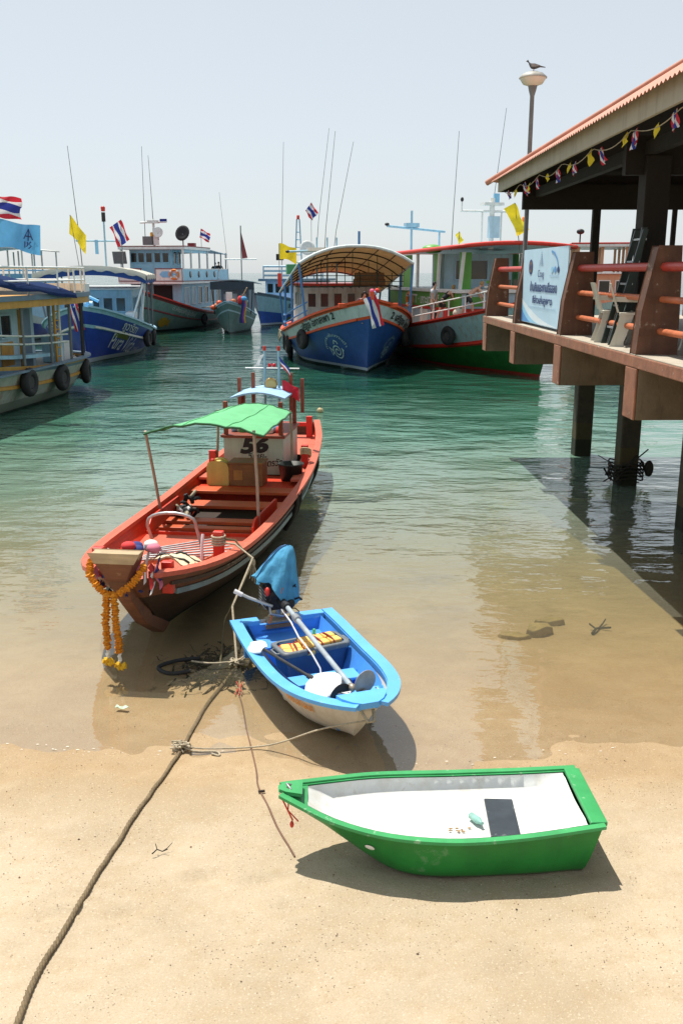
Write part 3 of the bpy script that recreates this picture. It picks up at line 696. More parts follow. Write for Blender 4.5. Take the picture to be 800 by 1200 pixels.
# cabin
cx0, cx1, cy0, cy1 = -3.25, -1.78, -.62, .42
g = MB(); z0, z1 = .60, 1.24
for a in ((cx1 - .04, cx1, cy0, cy1), (cx0, cx0 + .04, cy0, cy1), (cx0 + .041, cx1 - .041, cy0, cy0 + .04), (cx0 + .041, cx1 - .041, cy1 - .04, cy1)): g.bx(*a, z0, z1, cabin_g)
RB.part(g, 'cabin_wall', .006)
g = MB(); g.bx(cx0 - .03, cx1 + .05, cy0 - .04, cy1 + .04, z1 + .001, z1 + .05, frame_br)
for x in (cx0 + .04, cx1 - .04):
    for y in (cy0 + .04, cy1 - .04): g.bx(x - .035, x + .035, y - .035, y + .035, z1 + .05, 1.86, frame_br)
g.bx(cx1 - .05, cx1 - .01, cy0 + .08, cy1 - .08, z0 - .01, z0 + .05, frame_br); RB.part(g, 'cabin_frame', .006)
g = MB(); g.slab([[(lerp(cx0 - .1, cx1 - .45, i / 5), lerp(cy0 + .02, cy1 - .04, j / 8), 1.87 + .10 * math.sin(math.pi * j / 8)) for j in range(9)] for i in range(6)], M('faded blue roof paint', (.30, .50, .70), .6, .15, 4, stain=.35), .03); RB.part(g, 'cabin_roof')
g = MB(); g.bx(cx1 - .5, cx1 - .1, cy0 + .06, cy1 - .06, 1.0, 1.26, frame_br); RB.part(g, 'cabin_shelf')
cloths = [M('pink cloth', (.65, .12, .22), .8), M('light blue cloth', (.25, .5, .75), .8), M('red cloth', (.6, .05, .04), .8), M('green cloth', (.08, .4, .12), .8), M('white cloth', (.72, .7, .68), .8)]
g = MB(); random.seed(8)
for i in range(11): g.ell((cx1 - .3 + random.uniform(-.1, .1), lerp(cy0 + .12, cy1 - .12, i / 10), 1.33 + random.uniform(-.02, .03)), (.09, .08, .08), random.choice(cloths), 8, 6, (random.random(), random.random(), 0))
bd = RB.w((0, 0, 0)); o = g.build('clothes_bundle', None, loc=RB.root.location, rz=RB.a); tag(o, 'heap of bright clothes on the shelf of the red boat cabin under the green awning', 'clothes')
fx = cx1 + .004
def wall_text(body, size, y, z, m, shear=0, width=None, bold=0, tilt=0):
    flat_text(g, body, size, m, (fx, y, z), V((0, math.cos(tilt), math.sin(tilt))), V((0, -math.sin(tilt), math.cos(tilt))), shear, bold, width=width)
g = MB(); wall_text('56', .34, -.33, .975, black_paint, .25, .52, .020, R(4)); wall_text('วิไชย-', .16, -.20, .85, black_paint, .25, .34, .002, R(5)); wall_text('มาตรวัด', .16, .0, .73, black_paint, .25, .42, .002, R(6))
RB.part(g, 'lettering')
# twin light masts and a crosspiece behind the cabin roof
for y in (-.14, .12):
    g = MB(); g.tube([(-3.1, y, 1.6), (-3.1, y, 2.62)], .022, pale_blue, 8); g.lathe([(.03, 2.62), (.03, 2.70)], red, (-3.1, y, 0), 10); RB.part(g, 'light_mast')
g = MB(); g.bar((-3.1, -.5, 2.30), (-3.1, .5, 2.30), .012, steel); RB.part(g, 'mast_crosspiece')
g = MB()
for y in (-.04, .04): g.ell((-3.06, y, 2.36), (.035, .035, .035), M('red lamp lens', (.6, .01, .015), .2, .05))
RB.part(g, 'signal_lamp')
g = MB(); g.lathe([(.03, -.05), (.11, .0), (.12, .05), (.09, .07), (.04, .06)], M('brass searchlight', (.45, .33, .14), .35, .1, metal=.6), (-3.0, .0, 2.03), 14, 'x'); g.bar((-3.0, 0, 1.86), (-3.0, 0, 1.98), .02, dark_metal); RB.part(g, 'searchlight')
for y in (-.62, -.36, .34, .55):
    g = MB(); g.bx(-3.13, -3.07, y - .03, y + .03, 1.5, 2.12 + (.1 if abs(y) < .5 else 0), frame_br); RB.part(g, 'roof_post')
g = MB(); flag_mesh(g, .24, .26, [(1, f_white)], (-3.08, -.14, 2.56), (.1, -.4, -.9), (0, .3, .1), .12, .8, .3, 6); RB.part(g, 'flag')
g = MB(); flag_mesh(g, .26, .22, [(1, f_blue), (.6, f_white), (.5, f_red)], (-3.08, .13, 2.52), (.1, .55, -.5), (0, -.2, .8), .1, .8, .3, 6); RB.part(g, 'flag')
g = MB(); flag_mesh(g, .34, .24, [(1, f_red)], (-3.0, .2, 2.10), (.05, 1, -.2), (0, 0, 1), .1, .6, .25, 6); RB.part(g, 'flag')
# green shade-net awning on two bamboo poles
g = MB(); gr = []
for i in range(17):
    a = i / 16; x = lerp(1.72, -1.66, a); r = []
    for j in range(17):
        b_ = j / 16; y0 = lerp(-.84, -.68, a); y1 = lerp(.80, .60, a)
        arch = .14 * math.sin(math.pi * b_); sag = -.05 * math.sin(math.pi * a) * (.5 + .5 * math.cos(b_ * 9.4)) 
        edge = -.025 * sst((.12 - a) / .12) * (.5 + .5 * math.cos(b_ * 19))
        r.append(V((x, lerp(y0, y1, b_), 1.90 - .19 * a + arch + .014 * noise.noise((a * 5, b_ * 5, 2)) + sag + edge + .008 * math.sin(i * 1.3 + j * 2.1))))
    gr.append(r)
g.slab(gr, net_green, .006); o = RB.part(g, 'awning')
g = MB(); g.tube(gr[0], .016, net_edge, 6); g.tube(gr[-1], .014, net_edge, 6); g.tube([r[0] for r in gr], .013, net_edge, 6); g.tube([r[-1] for r in gr], .013, net_edge, 6)
for j in (5, 11): g.tube([r[j] + V((0, 0, .004)) for r in gr], .008, net_green, 5)
g.build('hem', o)
for (a, b_) in (((1.2, -.82, .62), (1.66, -.84, 1.91)), ((1.75, .72, .6), (1.66, .66, 1.95)), ((-1.62, -.70, .9), (-1.62, -.66, 1.74)), ((-1.62, .60, .9), (-1.62, .58, 1.74))):
    g = MB(); g.tube([V(a), (V(a) + V(b_)) / 2 + V((.01, .01, 0)), V(b_)], .022, bamboo, 8); RB.part(g, 'pole')
g = MB()
vs, fs = glyphs('ส.ลหยาบ', .17, .2); h.paint(g, (vs, fs), M('faded grey lettering', (.32, .33, .33), .6, .1, 9), U(3.9), .84, 1, .028); RB.part(g, 'lettering')
# straps hanging over the right side
for x in (.2, -.1, -2.5):
    g = MB(); g.tube([h.P(U(x), 1, 1, .02) + V((0, 0, .05)), h.P(U(x), .9, 1, .06), h.P(U(x - .12), .7, 1, .07), h.P(U(x - .2), .45, 1, .05)], .035, rubber, 8); 
    o = g.build('rubber_fender', None, loc=RB.root.location, rz=RB.a)
    tag(o, {.2: 'black rubber fender strap over the red boat side nearest the prow', -.1: 'black rubber fender strap over the red boat side amidships', -2.5: 'black rubber fender strap over the red boat side beside its cabin'}[x], 'fender', 'fender straps on the red boat')

# things carried on the red boat
jy = M('yellow plastic can', (.66, .50, .15), .4, .08, 6, trans=.12, stain=.2)
jc = T('jerrycan', 'yellow plastic jerrycan standing beside the wooden box on the red boat', 'jerrycan', RB.w((-1.02, -.52, .585)), RB.a)
g = MB(); pr = [(0, 0), (.28, 0), (.31, .03), (.31, .30), (.28, .36), (.20, .385), (.05, .385), (0, .36), (-.02, .3), (-.02, .03)]
g.prism([(p[0] - .145, p[1]) for p in pr], jy, (-.10, 0, 0), (0, 1, 0), (0, 0, 1), (.2, 0, 0)); g.build('body', jc, .025, seg=3)
g = MB(); g.tube([(0, -.05, .37), (0, -.05, .42), (0, .06, .44), (0, .13, .41), (0, .14, .36)], .02, jy, 8); g.build('handle', jc)
g = MB(); g.lathe([(.035, .38), (.035, .42), (.03, .425), (0, .425)], red, (0, -.1, 0), 12); g.build('cap', jc)
boxw = M('brown varnished plywood', (.30, .125, .045), .6, .25, 4, grain=(4, .5, 4), stain=.4)
wb = T('wooden_box', 'brown plywood box standing against the cabin wall with the number 56', 'box', RB.w((-1.12, -.05, .585)), RB.a)
g = MB(); g.bx(-.2, .2, -.28, .28, 0, .36, boxw); g.build('case', wb, .008)
g = MB(); g.bx(-.215, .215, -.295, .295, .361, .395, boxw); g.build('lid', wb, .008)
g = MB(); g.bx(.2005, .206, -.2, -.05, .1, .26, M('orange box panel', (.42, .19, .05), .6, .25, 6)); g.build('patch', wb)
tubm = M('black plastic tub', (.02, .025, .022), .5, .2, 8)
tb = T('plastic_tub', 'black plastic tub beside the cabin of the red boat', 'tub', RB.w((-1.5, .60, .585)), RB.a)
g = MB(); g.lathe([(.0, .0), (.17, 0), (.21, .26), (.225, .27), (.225, .285), (.195, .285), (.16, .02), (0, .02)], tubm, n=20); g.build('shell', tb)
cw = M('pale coiled rope', (.5, .42, .27), .9, .2, 30)
rp = MB()
for i in range(5): rp.tube([(.10 * math.cos(a) , .09 * math.sin(a), .12 + .024 * i + .05 * math.cos(a)) for a in [j * .45 for j in range(14)]], .013, cw, 5, True)
tag(rp.build('rope_coil', None, loc=RB.w((-1.98, .78, .80)), rz=RB.a), 'pale rope coiled round the red post beside the cabin', 'rope')
# pile of gear amidships at the left side
g = MB(); random.seed(21)
for i in range(24):
    p = V((random.uniform(-.22, .3), random.uniform(-.12, .14), random.uniform(.0, .28))); q = p + V((random.uniform(-.12, .12), random.uniform(-.1, .1), random.uniform(-.1, .14)))
    g.tube([p, (p + q) / 2 + V((.03, .03, .03)), q], random.uniform(.018, .035), random.choice([dark_metal, dark_metal, rope_m, f_white, hold_dark]), 6)
for i in range(4): g.ell((random.uniform(-.15, .2), random.uniform(-.06, .06), .12), (.1, .08, .09), dark_metal, 10, 7, (random.random(), random.random(), 0))
tag(g.build('engine_gear', None, loc=RB.w((.62, -.62, .45)), rz=RB.a), 'tangled black engine gear and pale rope at the left of the red hold', 'gear')
# bundle of rods on the foredeck
rd = T('rod_bundle', 'bundle of thin silver rods lying on the pink foredeck of the red boat', 'rods', RB.w((3.05, .1, .60)), RB.a)
for i in range(7):
    g = MB(); g.bar((.35 - .05 * i, -.55 + .03 * i, .03 + .012 * i), (-.05 - .06 * i, .62 - .05 * i, .03 + .016 * i), .011, steel, 6); g.build('rod', rd)
an = MB(); an.tube([(.1, 0, .0), (.06, 0, .22), (.0, .0, .34)], .02, f_white, 7); an.tube([(.1, -.02, .02), (.0, .16, .1), (-.05, .22, .18)], .014, rail_or, 6)
tag(an.build('boat_hook', None, loc=RB.w((3.25, .35, .60)), rz=RB.a), 'short white tipped hook standing on the red boat foredeck by the rods', 'hook')
# cloth ribbons and garlands round the prow
rib = MB(); random.seed(4)
rcol = [M('navy ribbon cloth', (.03, .04, .16), .8), M('red ribbon cloth', (.6, .04, .04), .8), M('white ribbon cloth', (.72, .7, .66), .8), M('pink ribbon cloth', (.62, .18, .26), .8)]
for i in range(16):
    a = -2.4 + i * .33; m = rcol[i % 4] if i > 5 else rcol[0]
    c = V((4.92 - .03 * (i % 3), .0, 1.06)); p = [c + V((random.uniform(-.1, .1) + .02 * k, .34 * math.cos(a) + random.uniform(-.03, .03), .06 + .12 * math.sin(a) - .055 * k * (1 + .4 * random.random()))) for k in range(5)]
    rib.grid([[q + V((-.05, 0, .01)), q + V((.02, .01, 0)), q + V((.07, 0, -.01))] for q in p], m)
for i in range(7): rib.ell((4.86 + random.uniform(-.1, .1), random.uniform(-.2, .3), 1.20 + random.uniform(0, .08)), (.07, .08, .05), rcol[i % 4], 8, 6)
tag(rib.build('prow_ribbons', None, loc=RB.root.location, rz=RB.a), 'bunch of navy, red and white cloth ribbons tied round the prow of the red boat', 'ribbons')
creamc = M('cream patterned cloth', (.68, .56, .36), .8, .25, 30)
cl = MB(); gr = []
for i in range(11): gr.append([V((4.55 - .07 * i + .01 * math.sin(j), .02 + .055 * j, .96 - .018 * i + .09 * math.sin(math.pi * j / 9) + .02 * math.sin(i * 1.7 + j * 1.3))) for j in range(10)])
cl.slab(gr, creamc, .02)
cl.tube([gr[2][j] + V((0, 0, .01)) for j in range(10)], .012, dark_metal, 6); cl.tube([gr[8][j] + V((0, 0, .01)) for j in range(10)], .012, dark_metal, 6)
tag(cl.build('sack', None, loc=RB.root.location, rz=RB.a), 'cream patterned cloth sack lying behind the prow of the red boat', 'sack')
mar = M('orange marigold petals', (.76, .27, .015), .8, .45, 45, trans=.2, stain=.5, stain_col=(.62, .36, .03), stain_str=2.0); mary = M('yellow flower tip', (.85, .52, .03), .8, .2, 60, trans=.2); jas = M('white jasmine buds', (.72, .72, .66), .8, .1, 60)
GA = T('garland', 'long orange marigold garland hanging from the prow of the red boat', 'garland', RB.root.location, RB.a)
random.seed(9)
def flowers(g, pts, r, m, step=.024):
    for k in range(len(pts) - 1):
        a, b_ = V(pts[k]), V(pts[k + 1]); n = max(1, int((b_ - a).length / step))
        for i in range(n):
            c = a.lerp(b_, i / n) + V((random.gauss(0, .004), random.gauss(0, .004), 0)); d = (b_ - a).normalized()
            q = d.to_track_quat('Z', 'Y'); ring = []
            nn = 9; vs = [c + d * .03]; 
            for j in range(nn):
                w_ = 6.283 * j / nn + random.random() * .4; rr = r * random.uniform(.8, 1.15)
                vs.append(c + q @ V((rr * math.cos(w_), rr * math.sin(w_), random.uniform(-.012, .008))))
            vs.append(c - d * .03)
            g.add(vs, [(0, 1 + j, 1 + (j + 1) % nn) for j in range(nn)] + [(nn + 1, 1 + (j + 1) % nn, 1 + j) for j in range(nn)], m)
loop = [(5.14, -.30, 1.16), (5.26, -.27, 1.05), (5.31, -.18, .95), (5.33, -.08, .88), (5.33, .02, .88), (5.32, .12, .94), (5.27, .22, 1.04), (5.16, .29, 1.16)]
g = MB(); flowers(g, loop, .042, mar); g.build('loop', GA)
for s_, y, zb in ((0, -.09, .30), (1, .015, .26)):
    g = MB(); x = 5.37; pts = [(x, y * .7, .88), (x + .005, y, .6), (x, y + (.02 if s_ else -.0), zb)]
    flowers(g, pts, .043, mar); flowers(g, [(x, pts[-1][1], zb), (x, pts[-1][1], zb - .09)], .022, jas, .02)
    e = [(x + .01 * math.cos(a), pts[-1][1] + .05 * math.cos(a), zb - .13 + .02 * math.sin(a)) for a in [k * 1.05 for k in range(7)]]
    flowers(g, e, .032, mary, .03); g.build('strand', GA)
# mooring lines from the red post down to the seaweed
ml = MB()
ps = RB.w((3.55, .62, .96)); e = V((-1.10, 9.2, -.03))
ml.tube([ps + V((-.06, .0, -.02)), ps + V((.2, -.1, -.02)), ps + V((.42, -.25, -.14)), ps.lerp(e, .5) + V((.06, -.05, -.06)), e], .014, rope_m, 6)
ml.tube([ps + V((-.05, .02, .02)), ps + V((.2, -.07, .02)), ps + V((.43, -.24, -.2)), ps.lerp(e, .55) + V((-.05, .0, -.16)), e + V((-.18, .0, -.0))], .012, rope_dark, 6)
for i in range(4): ml.tube([ps + V((.075 * math.cos(a), .09 * math.sin(a), -.04 + .03 * i)) for a in [k * .5 for k in range(13)]], .014, rope_m, 5, True)
ml.ell(ps + V((.42, -.25, -.2)), (.03, .03, .05), rope_m)
for i in range(5): ml.bar(ps + V((.42, -.25, -.2)), ps + V((.38 + .03 * i, -.28, -.38 - .03 * (i % 3))), .006, rope_m, 4)
tag(ml.build('mooring_line', None), 'doubled mooring line running from the red boat post down into the shallows', 'rope')

# ------------------------------------------------------------------ small blue and white boat
bl_rim = M('bright blue gelcoat', (.11, .40, .82), .35, .08, 3, stain=.15, stain_col=(.2, .4, .6), chip=.35, chip_col=(.5, .6, .68))
bl_in = M('blue inner gelcoat', (.075, .30, .78), .42, .14, 3, stain=.35, stain_col=(.10, .22, .45), chip=.25, chip_col=(.3, .4, .5))
wh_hull = M('white gelcoat hull', (.70, .66, .58), .4, .06, 3, stain=.55, stain_col=(.40, .33, .22), chip=.25, chip_col=(.5, .45, .38), zline=[.03], zcol=[(.42, .35, .24)])
h = Hull(2.50, .99, [(0, .44), (.4, .42), (.7, .46), (1, .55)], [(0, -.05), (.5, -.05), (.8, -.01), (1, .10)], [(0, .96), (.2, 1), (.45, 1), (.65, .95), (.8, .80), (.9, .58), (.96, .37), (1, .16)], .34, .30, .62)
BB = Boat('dinghy', 'small blue and white boat with a long-tail motor half aground at the water edge', 'boat', (-.205, 8.27, 0), -69.8, h)
g = MB(); h.skin(g, [(0, .985, wh_hull, 12)], 30); BB.part(g, 'hull')
UB = lambda x: (x + 1.26) / 2.52
g = MB(); h.rail(g, .115, .035, bl_rim, 0, 1, 1, -.01, .035); h.rail(g, .02, .055, bl_rim, 0, 1, 1, -.05, -.018)
g.bx(-1.27, -1.15, -.45, -.27, .405, .462, bl_rim); g.bx(-1.27, -1.15, .09, .45, .405, .462, bl_rim); g.bx(-1.265, -1.15, -.268, .088, .32, .36, bl_rim); BB.part(g, 'gunwale', .01)
g = MB(); h.inner(g, .03, .95, lambda u: .07 + .1 * sst((u - .75) / .2), bl_in, .075, 24); h.deck(g, .03, .88, lambda u: .07, bl_in, .075); g.bx(-1.19, -1.15, -.44, .44, .06, .41, bl_in); BB.part(g, 'cockpit')
g = MB(); h.deck(g, UB(-1.16), UB(-.78), lambda u: .30, bl_in, .07, 6); bulk(g, h, -.79, .075, .299, .085, .02, bl_in); BB.part(g, 'stern_bench')
g = MB(); y = h.deckpt(UB(.28), .31, 1, .06).y; g.bx(.0, .22, -y + .03, y - .03, .285, .315, bl_rim); bulk(g, h, .03, .075, .284, .085, .02, bl_in); BB.part(g, 'thwart', .01)
g = MB(); h.deck(g, UB(.72), .985, lambda u: lerp(.43, .53, (u - .78) / .2), bl_rim, .03, 10); g.prism([(1.06, -.22), (1.06, .22), (1.14, .20), (1.23, .14), (1.285, .07), (1.285, -.07), (1.23, -.14), (1.14, -.20)], bl_rim, (0, 0, .532), (1, 0, 0), (0, 1, 0), (0, 0, .052)); bulk(g, h, .73, .08, .40, .09, .018, bl_in); BB.part(g, 'bow_deck')
g = MB(); vs, fs = glyphs('ฮอยปลาโลมา', .125, .1, .003); w_ = max(v.x for v in vs); k = .50 / w_
h.paint(g, ([V((v.x * k, v.y, 0)) for v in vs], fs), M('orange name lettering', (.80, .30, .02), .5, .1, 9), UB(.30), .62, -1, .010); BB.part(g, 'lettering')
g = MB(); p = h.P(.985, .86, 1); g.tube([(1.18, -.06, .50), (1.30, -.03, .42), (1.30, .03, .42), (1.18, .06, .50)], .014, rope_m, 6); BB.part(g, 'bow_eye')
# long-tail outboard motor
clothb = M('blue tarpaulin cloth', (.10, .37, .60), .85, .2, 5, spec=.12, trans=.1, stain=.5, stain_col=(.045, .18, .36), bump=.5, bscale=16)
clothd = M('blue tarpaulin seam', (.03, .12, .28), .7)
OM = T('outboard_motor', 'long-tail outboard motor under a blue cloth on the stern of the small blue boat', 'motor', BB.w((0, .06, 0)), BB.a)
g = MB(); g.bx(-1.34, -1.12, -.27, .02, .361, .40, M('brown clamp board', (.25, .15, .09), .7, .3, 9)); g.bx(-1.32, -1.16, -.24, .0, .402, .43, rope_m); g.build('clamp_board', OM, .006)
g = MB(); g.bx(-1.37, -1.14, -.24, .02, .56, .78, dark_metal); g.lathe([(.10, -.13), (.12, -.1), (.12, .1), (.10, .13)], dark_metal, (-1.25, -.1, .72), 14, 'y'); g.lathe([(.03, .42), (.03, .56)], steel, (-1.24, -.1, 0), 10)
for i in range(6): g.bx(-1.39, -1.13, -.27 - .0, -.262 + .0, .58 + .035 * i, .59 + .035 * i, steel)
g.tube([(-1.15, -.22, .62), (-1.05, -.24, .56), (-1.1, -.1, .5), (-1.22, .02, .52)], .018, steel, 7); g.ell((-1.12, -.25, .78), (.04, .03, .05), red); g.ell((-1.12, .0, .62), (.05, .05, .05), dark_metal)
random.seed(31)
for i in range(16):
    p = V((random.uniform(-1.36, -1.1), random.uniform(-.27, .06), random.uniform(.48, .84))); q = p + V((random.uniform(-.06, .1), random.uniform(-.09, .09), random.uniform(-.08, .08))); g.tube([p, p.lerp(q, .5) + V((.03, 0, .03)), q], random.uniform(.006, .014), random.choice([steel, dark_metal, rail_or, dark_metal]), 5)
g.build('engine', OM, .008)
g = MB(); gr = []; n = 48
for i in range(21):     # draped cloth: pinched peak leaning right, ragged hem
    t = i / 20; r = []
    for j in range(n + 1):
        a = 6.283 * j / n; fold = 1 + .16 * math.sin(a * 5 + 1.2 + t) * t + .10 * math.sin(a * 8 + 3 * t) * t ** 1.5 + .05 * math.sin(a * 15 + 6 * t) * t + .10 * noise.noise((math.cos(a) * 2.2, math.sin(a) * 2.2, t * 4))
        rx = lerp(.02, .20, t ** .55) * fold; ry = lerp(.02, .225, t ** .55) * fold
        hem = -.06 * math.sin(a * 2 + .6) * t ** 3 - .16 * t ** 2 * max(0, math.cos(a - .9)) - .03 * math.sin(a * 5) * t ** 3
        r.append(V((-1.26 + rx * math.cos(a) - .03 * (1 - t), -.12 + ry * math.sin(a) + .15 * (1 - t) ** 1.2, 1.21 - .40 * t ** 1.1 + hem - .05 * t * math.sin(a))))
    gr.append(r)
g.grid(gr, clothb)
for j in (35, 38): g.tube([gr[i][j] + V((.004, -.004, .006)) for i in range(21)], .006, clothd, 5)
g.build('cloth_cover', OM)
g = MB(); g.tube([(-1.12, -.10, .66), (-.9, -.10, .66)], .045, dark_metal, 10); g.tube([(-.98, -.10, .665), (.84, -.07, .545)], .026, M('grey shaft paint', (.34, .40, .44), .4, .12, 8, stain=.3), 10); g.lathe([(.04, -.05), (.04, .05)], steel, (-.62, -.093, .642), 10, 'x'); g.build('shaft_tube', OM)
g = MB(); g.tube([(-1.1, -.2, .62), (-1.22, -.42, .70), (-1.26, -.50, .74)], .018, steel, 8); g.tube([(-1.25, -.485, .73), (-1.29, -.56, .77)], .026, f_white, 8); g.build('tiller', OM)
pm_ = M('worn bronze propeller', (.34, .29, .23), .4, .2, 9, metal=.3); pr = T
g = MB(); g.ell((.87, -.068, .54), (.05, .035, .035), pm_)
for k, (a, m) in enumerate(((R(28), pm_), (R(205), dark_metal))):  # second blade coloured dark: its shade is put into the material
    c = V((.90, -.068, .54)) + V((0, .125 * math.cos(a), .10 * math.sin(a))); 
    vs = []; nn = 18
    for off in (0, .008):
        for j in range(nn):
            w_ = 6.283 * j / nn; vs.append(c + V((-.05 * math.cos(w_) * .9 + off, .115 * math.cos(w_), .105 * math.sin(w_))))
    g.add(vs, [tuple(range(nn)), tuple(range(2 * nn - 1, nn - 1, -1))] + [(j, (j + 1) % nn, nn + (j + 1) % nn, nn + j) for j in range(nn)], m)
g.build('propeller', OM)
g = MB(); g.tube([(-.98, -.14, .62), (-.72, -.12, .57), (-.4, -.14, .53), (-.1, -.11, .48), (.1, -.09, .40), (.16, -.10, .33)], .009, f_white, 6); g.build('fuel_hose', OM)
g = MB(); g.tube([(.72, -.11, .53), (.78, -.16, .46), (.80, -.1, .44), (.74, -.02, .50)], .014, f_white, 6); g.tube([(.62, -.08, .57), (.64, -.04, .53), (.62, -.12, .53)], .012, f_white, 6); g.build('lashing', OM)
# crate with life jackets
crm = M('dark blue plastic crate', (.035, .09, .20), .5, .12, 6, stain=.3); crr = M('grey crate rim', (.13, .15, .17), .5, .15, 8, chip=.5, chip_col=(.35, .36, .36))
CR = T('crate', 'dark blue plastic crate full of life jackets in the small blue boat', 'crate', BB.w((-.37, .03, .075)), BB.a + R(8))
def rrect(a, b_, r, k=5):
    return [(sx * (a - r) + r * math.cos(w0 + 1.571 * i / k), sy * (b_ - r) + r * math.sin(w0 + 1.571 * i / k)) for sx, sy, w0 in ((1, 1, 0), (-1, 1, 1.571), (-1, -1, 3.1416), (1, -1, 4.712)) for i in range(k + 1)]
g = MB(); rings = []
for (a, b_, z) in ((.13, .30, 0), (.16, .345, .36), (.16, .345, .40), (.14, .325, .40), (.115, .285, .03)): rings.append([V((p[0], p[1], z)) for p in rrect(a, b_, .05)] ); rings[-1].append(rings[-1][0])
g.grid(rings, crm); g.add([(p[0], p[1], .03) for p in rrect(.115, .285, .05)], [tuple(range(24))], crm); g.build('tub', CR)
g = MB(); rings = []
for (a, b_, z) in ((.163, .348, .35), (.18, .365, .355), (.18, .365, .395), (.163, .348, .405), (.137, .322, .402)): rings.append([V((p[0], p[1], z)) for p in rrect(a, b_, .055)]); rings[-1].append(rings[-1][0])
g.grid(rings, crr)
for sy in (-1, 1): g.tube([(-.07, sy * .36, .37), (-.06, sy * .395, .37), (.06, sy * .395, .37), (.07, sy * .36, .37)], .012, crr, 6)
g.build('rim', CR, 0)
ljo = M('yellow life jacket foam cover', (.85, .50, .13), .7, .1, 9); ljr = M('red life jacket lining', (.60, .05, .03), .7, .12, 9); strap = M('dark red webbing strap', (.20, .02, .02), .8)
def jacket(loc, rz, label, m, w_=.5):
    t = T('life_jacket', label, 'life jacket', loc, rz, 'life jackets in the blue crate')
    for k in range(3):
        g = MB()
        for q_ in (-1, 1): g.box((q_ * .062, -w_ / 2 + w_ * (k + .5) / 3, .0), (.115, w_ / 3 - .012, .05), m, random.uniform(-.06, .06), random.uniform(-.1, .1))
        g.build('foam_pad', t, .018, seg=3)
    for k in (1, 2):
        g = MB(); y = -w_ / 2 + w_ * k / 3 + .03; g.tube([(.125 * math.cos(a), y, .036 * math.sin(a)) for a in [i * .35 for i in range(10)]], .011, strap, 5); g.build('strap', t)
    return t
cw_ = lambda x, y, z: V((CR.location.x + x * math.cos(CR.rotation_euler.z) - y * math.sin(CR.rotation_euler.z), CR.location.y + x * math.sin(CR.rotation_euler.z) + y * math.cos(CR.rotation_euler.z), CR.location.z + z))
jacket(cw_(.0, .10, .40), CR.rotation_euler.z + R(4), 'yellow life jacket with red straps on top at the right end of the blue crate', ljo, .40)
jacket(cw_(.045, -.16, .37), CR.rotation_euler.z + R(-14), 'yellow life jacket lying flat at the left end of the blue crate', ljo, .32)
jacket(cw_(-.06, -.06, .35), CR.rotation_euler.z, 'red life jacket lying under the yellow ones in the blue crate', ljr, .48)
g = MB(); g.lathe([(.014, 0), (.014, .06), (.01, .07), (0, .07)], M('green whistle plastic', (.1, .55, .12), .4), n=10)
tag(g.build('whistle', None, loc=cw_(-.12, .1, .41)), 'small green plastic bottle top standing on the rim of the blue crate', 'bottle top')
# double paddle with white blades
PD = T('paddle', 'black kayak paddle with two white blades lying across the small blue boat', 'paddle', BB.w((0, 0, 0)), BB.a)
p0 = V((-.42, -.50, .50)); p1 = V((.56, -.26, .53)); d = (p1 - p0).normalized()
g = MB(); g.bar(p0 + d * .12, p1, .016, dark_metal, 9); g.bar(p1 - d * .07, p1 + d * .02, .024, dark_metal, 9); g.build('shaft', PD)
blade = M('white paddle plastic', (.72, .72, .70), .4, .05, 6, stain=.3)
n_ = d.cross(V((0, 0, 1))).normalized(); n_ = (n_ * .86 + V((0, 0, .42 if n_.y > 0 else -.42))).normalized()
for c, dd, wd, ln in ((p0 + d * .14, -d, .075, .26), (p1, d, .165, .33)):
    g = MB(); gr = []
    for i in range(11):
        t = i / 10; ww = wd * (math.sin(math.pi * min(1, .10 + t * .90)) ** .55) * (.75 + .5 * t) + .012; gr.append([c + dd * (ln * t) + n_ * (ww * s_) + V((0, 0, .02 * (1 - (s_) ** 2) - .025 * t)) for s_ in (-1, -.5, 0, .5, 1)])
    g.slab(gr, blade, .012); g.build('blade', PD)
# black bag and buoy lying under the thwart
bgm = M('black rubber bag', (.02, .021, .024), .55, .3, 14, bump=.3)
g = MB(); g.ell((.46, .02, .36), (.10, .15, .06), bgm, 12, 8, (.2, .1, .3)); g.ell((.56, -.12, .36), (.08, .09, .05), bgm, 12, 8, (.1, .3, .6)); g.ell((.58, -.16, .24), (.08, .08, .1), bgm, 12, 8); g.tube([(.4, .1, .40), (.48, 0, .45), (.58, .05, .42), (.6, .15, .38)], .02, bgm, 7)
tag(g.build('bag', None, loc=BB.root.location, rz=BB.a), 'black rubber bag slumped on the thwart of the small blue boat', 'bag')
by = MB(); by.lathe([(0, -.09), (.06, -.075), (.085, 0), (.06, .075), (0, .09)], M('white ball float', (.65, .66, .66), .4), (.0, -.30, .17), 14); by.lathe([(.0862, -.02), (.0862, .02)], M('blue float band', (.05, .2, .5), .4), (.0, -.30, .17), 14)
tag(by.build('float', None, loc=BB.root.location, rz=BB.a), 'white ball float with a blue band lying beside the crate in the small blue boat', 'float')
an = MB(); an.tube([(.92, .10, .52), (1.03, -.04, .52)], .014, steel, 7); an.tube([(.86, -.14, .51), (1.0, -.10, .55), (1.1, .1, .52)], .011, steel, 6); an.tube([(.9, -.2, .51), (.95, -.05, .54), (1.06, -.12, .52)], .009, f_white, 6); an.ell((1.06, -.1, .52), (.03, .03, .025), steel)
an.tube([(1.0, .1, .51), (1.08, .16, .53), (1.02, .22, .53), (.9, .2, .52)], .006, f_white, 5)
tag(an.build('anchor', None, loc=BB.root.location, rz=BB.a), 'small galvanised folding anchor lying on the bow deck of the blue boat', 'anchor')

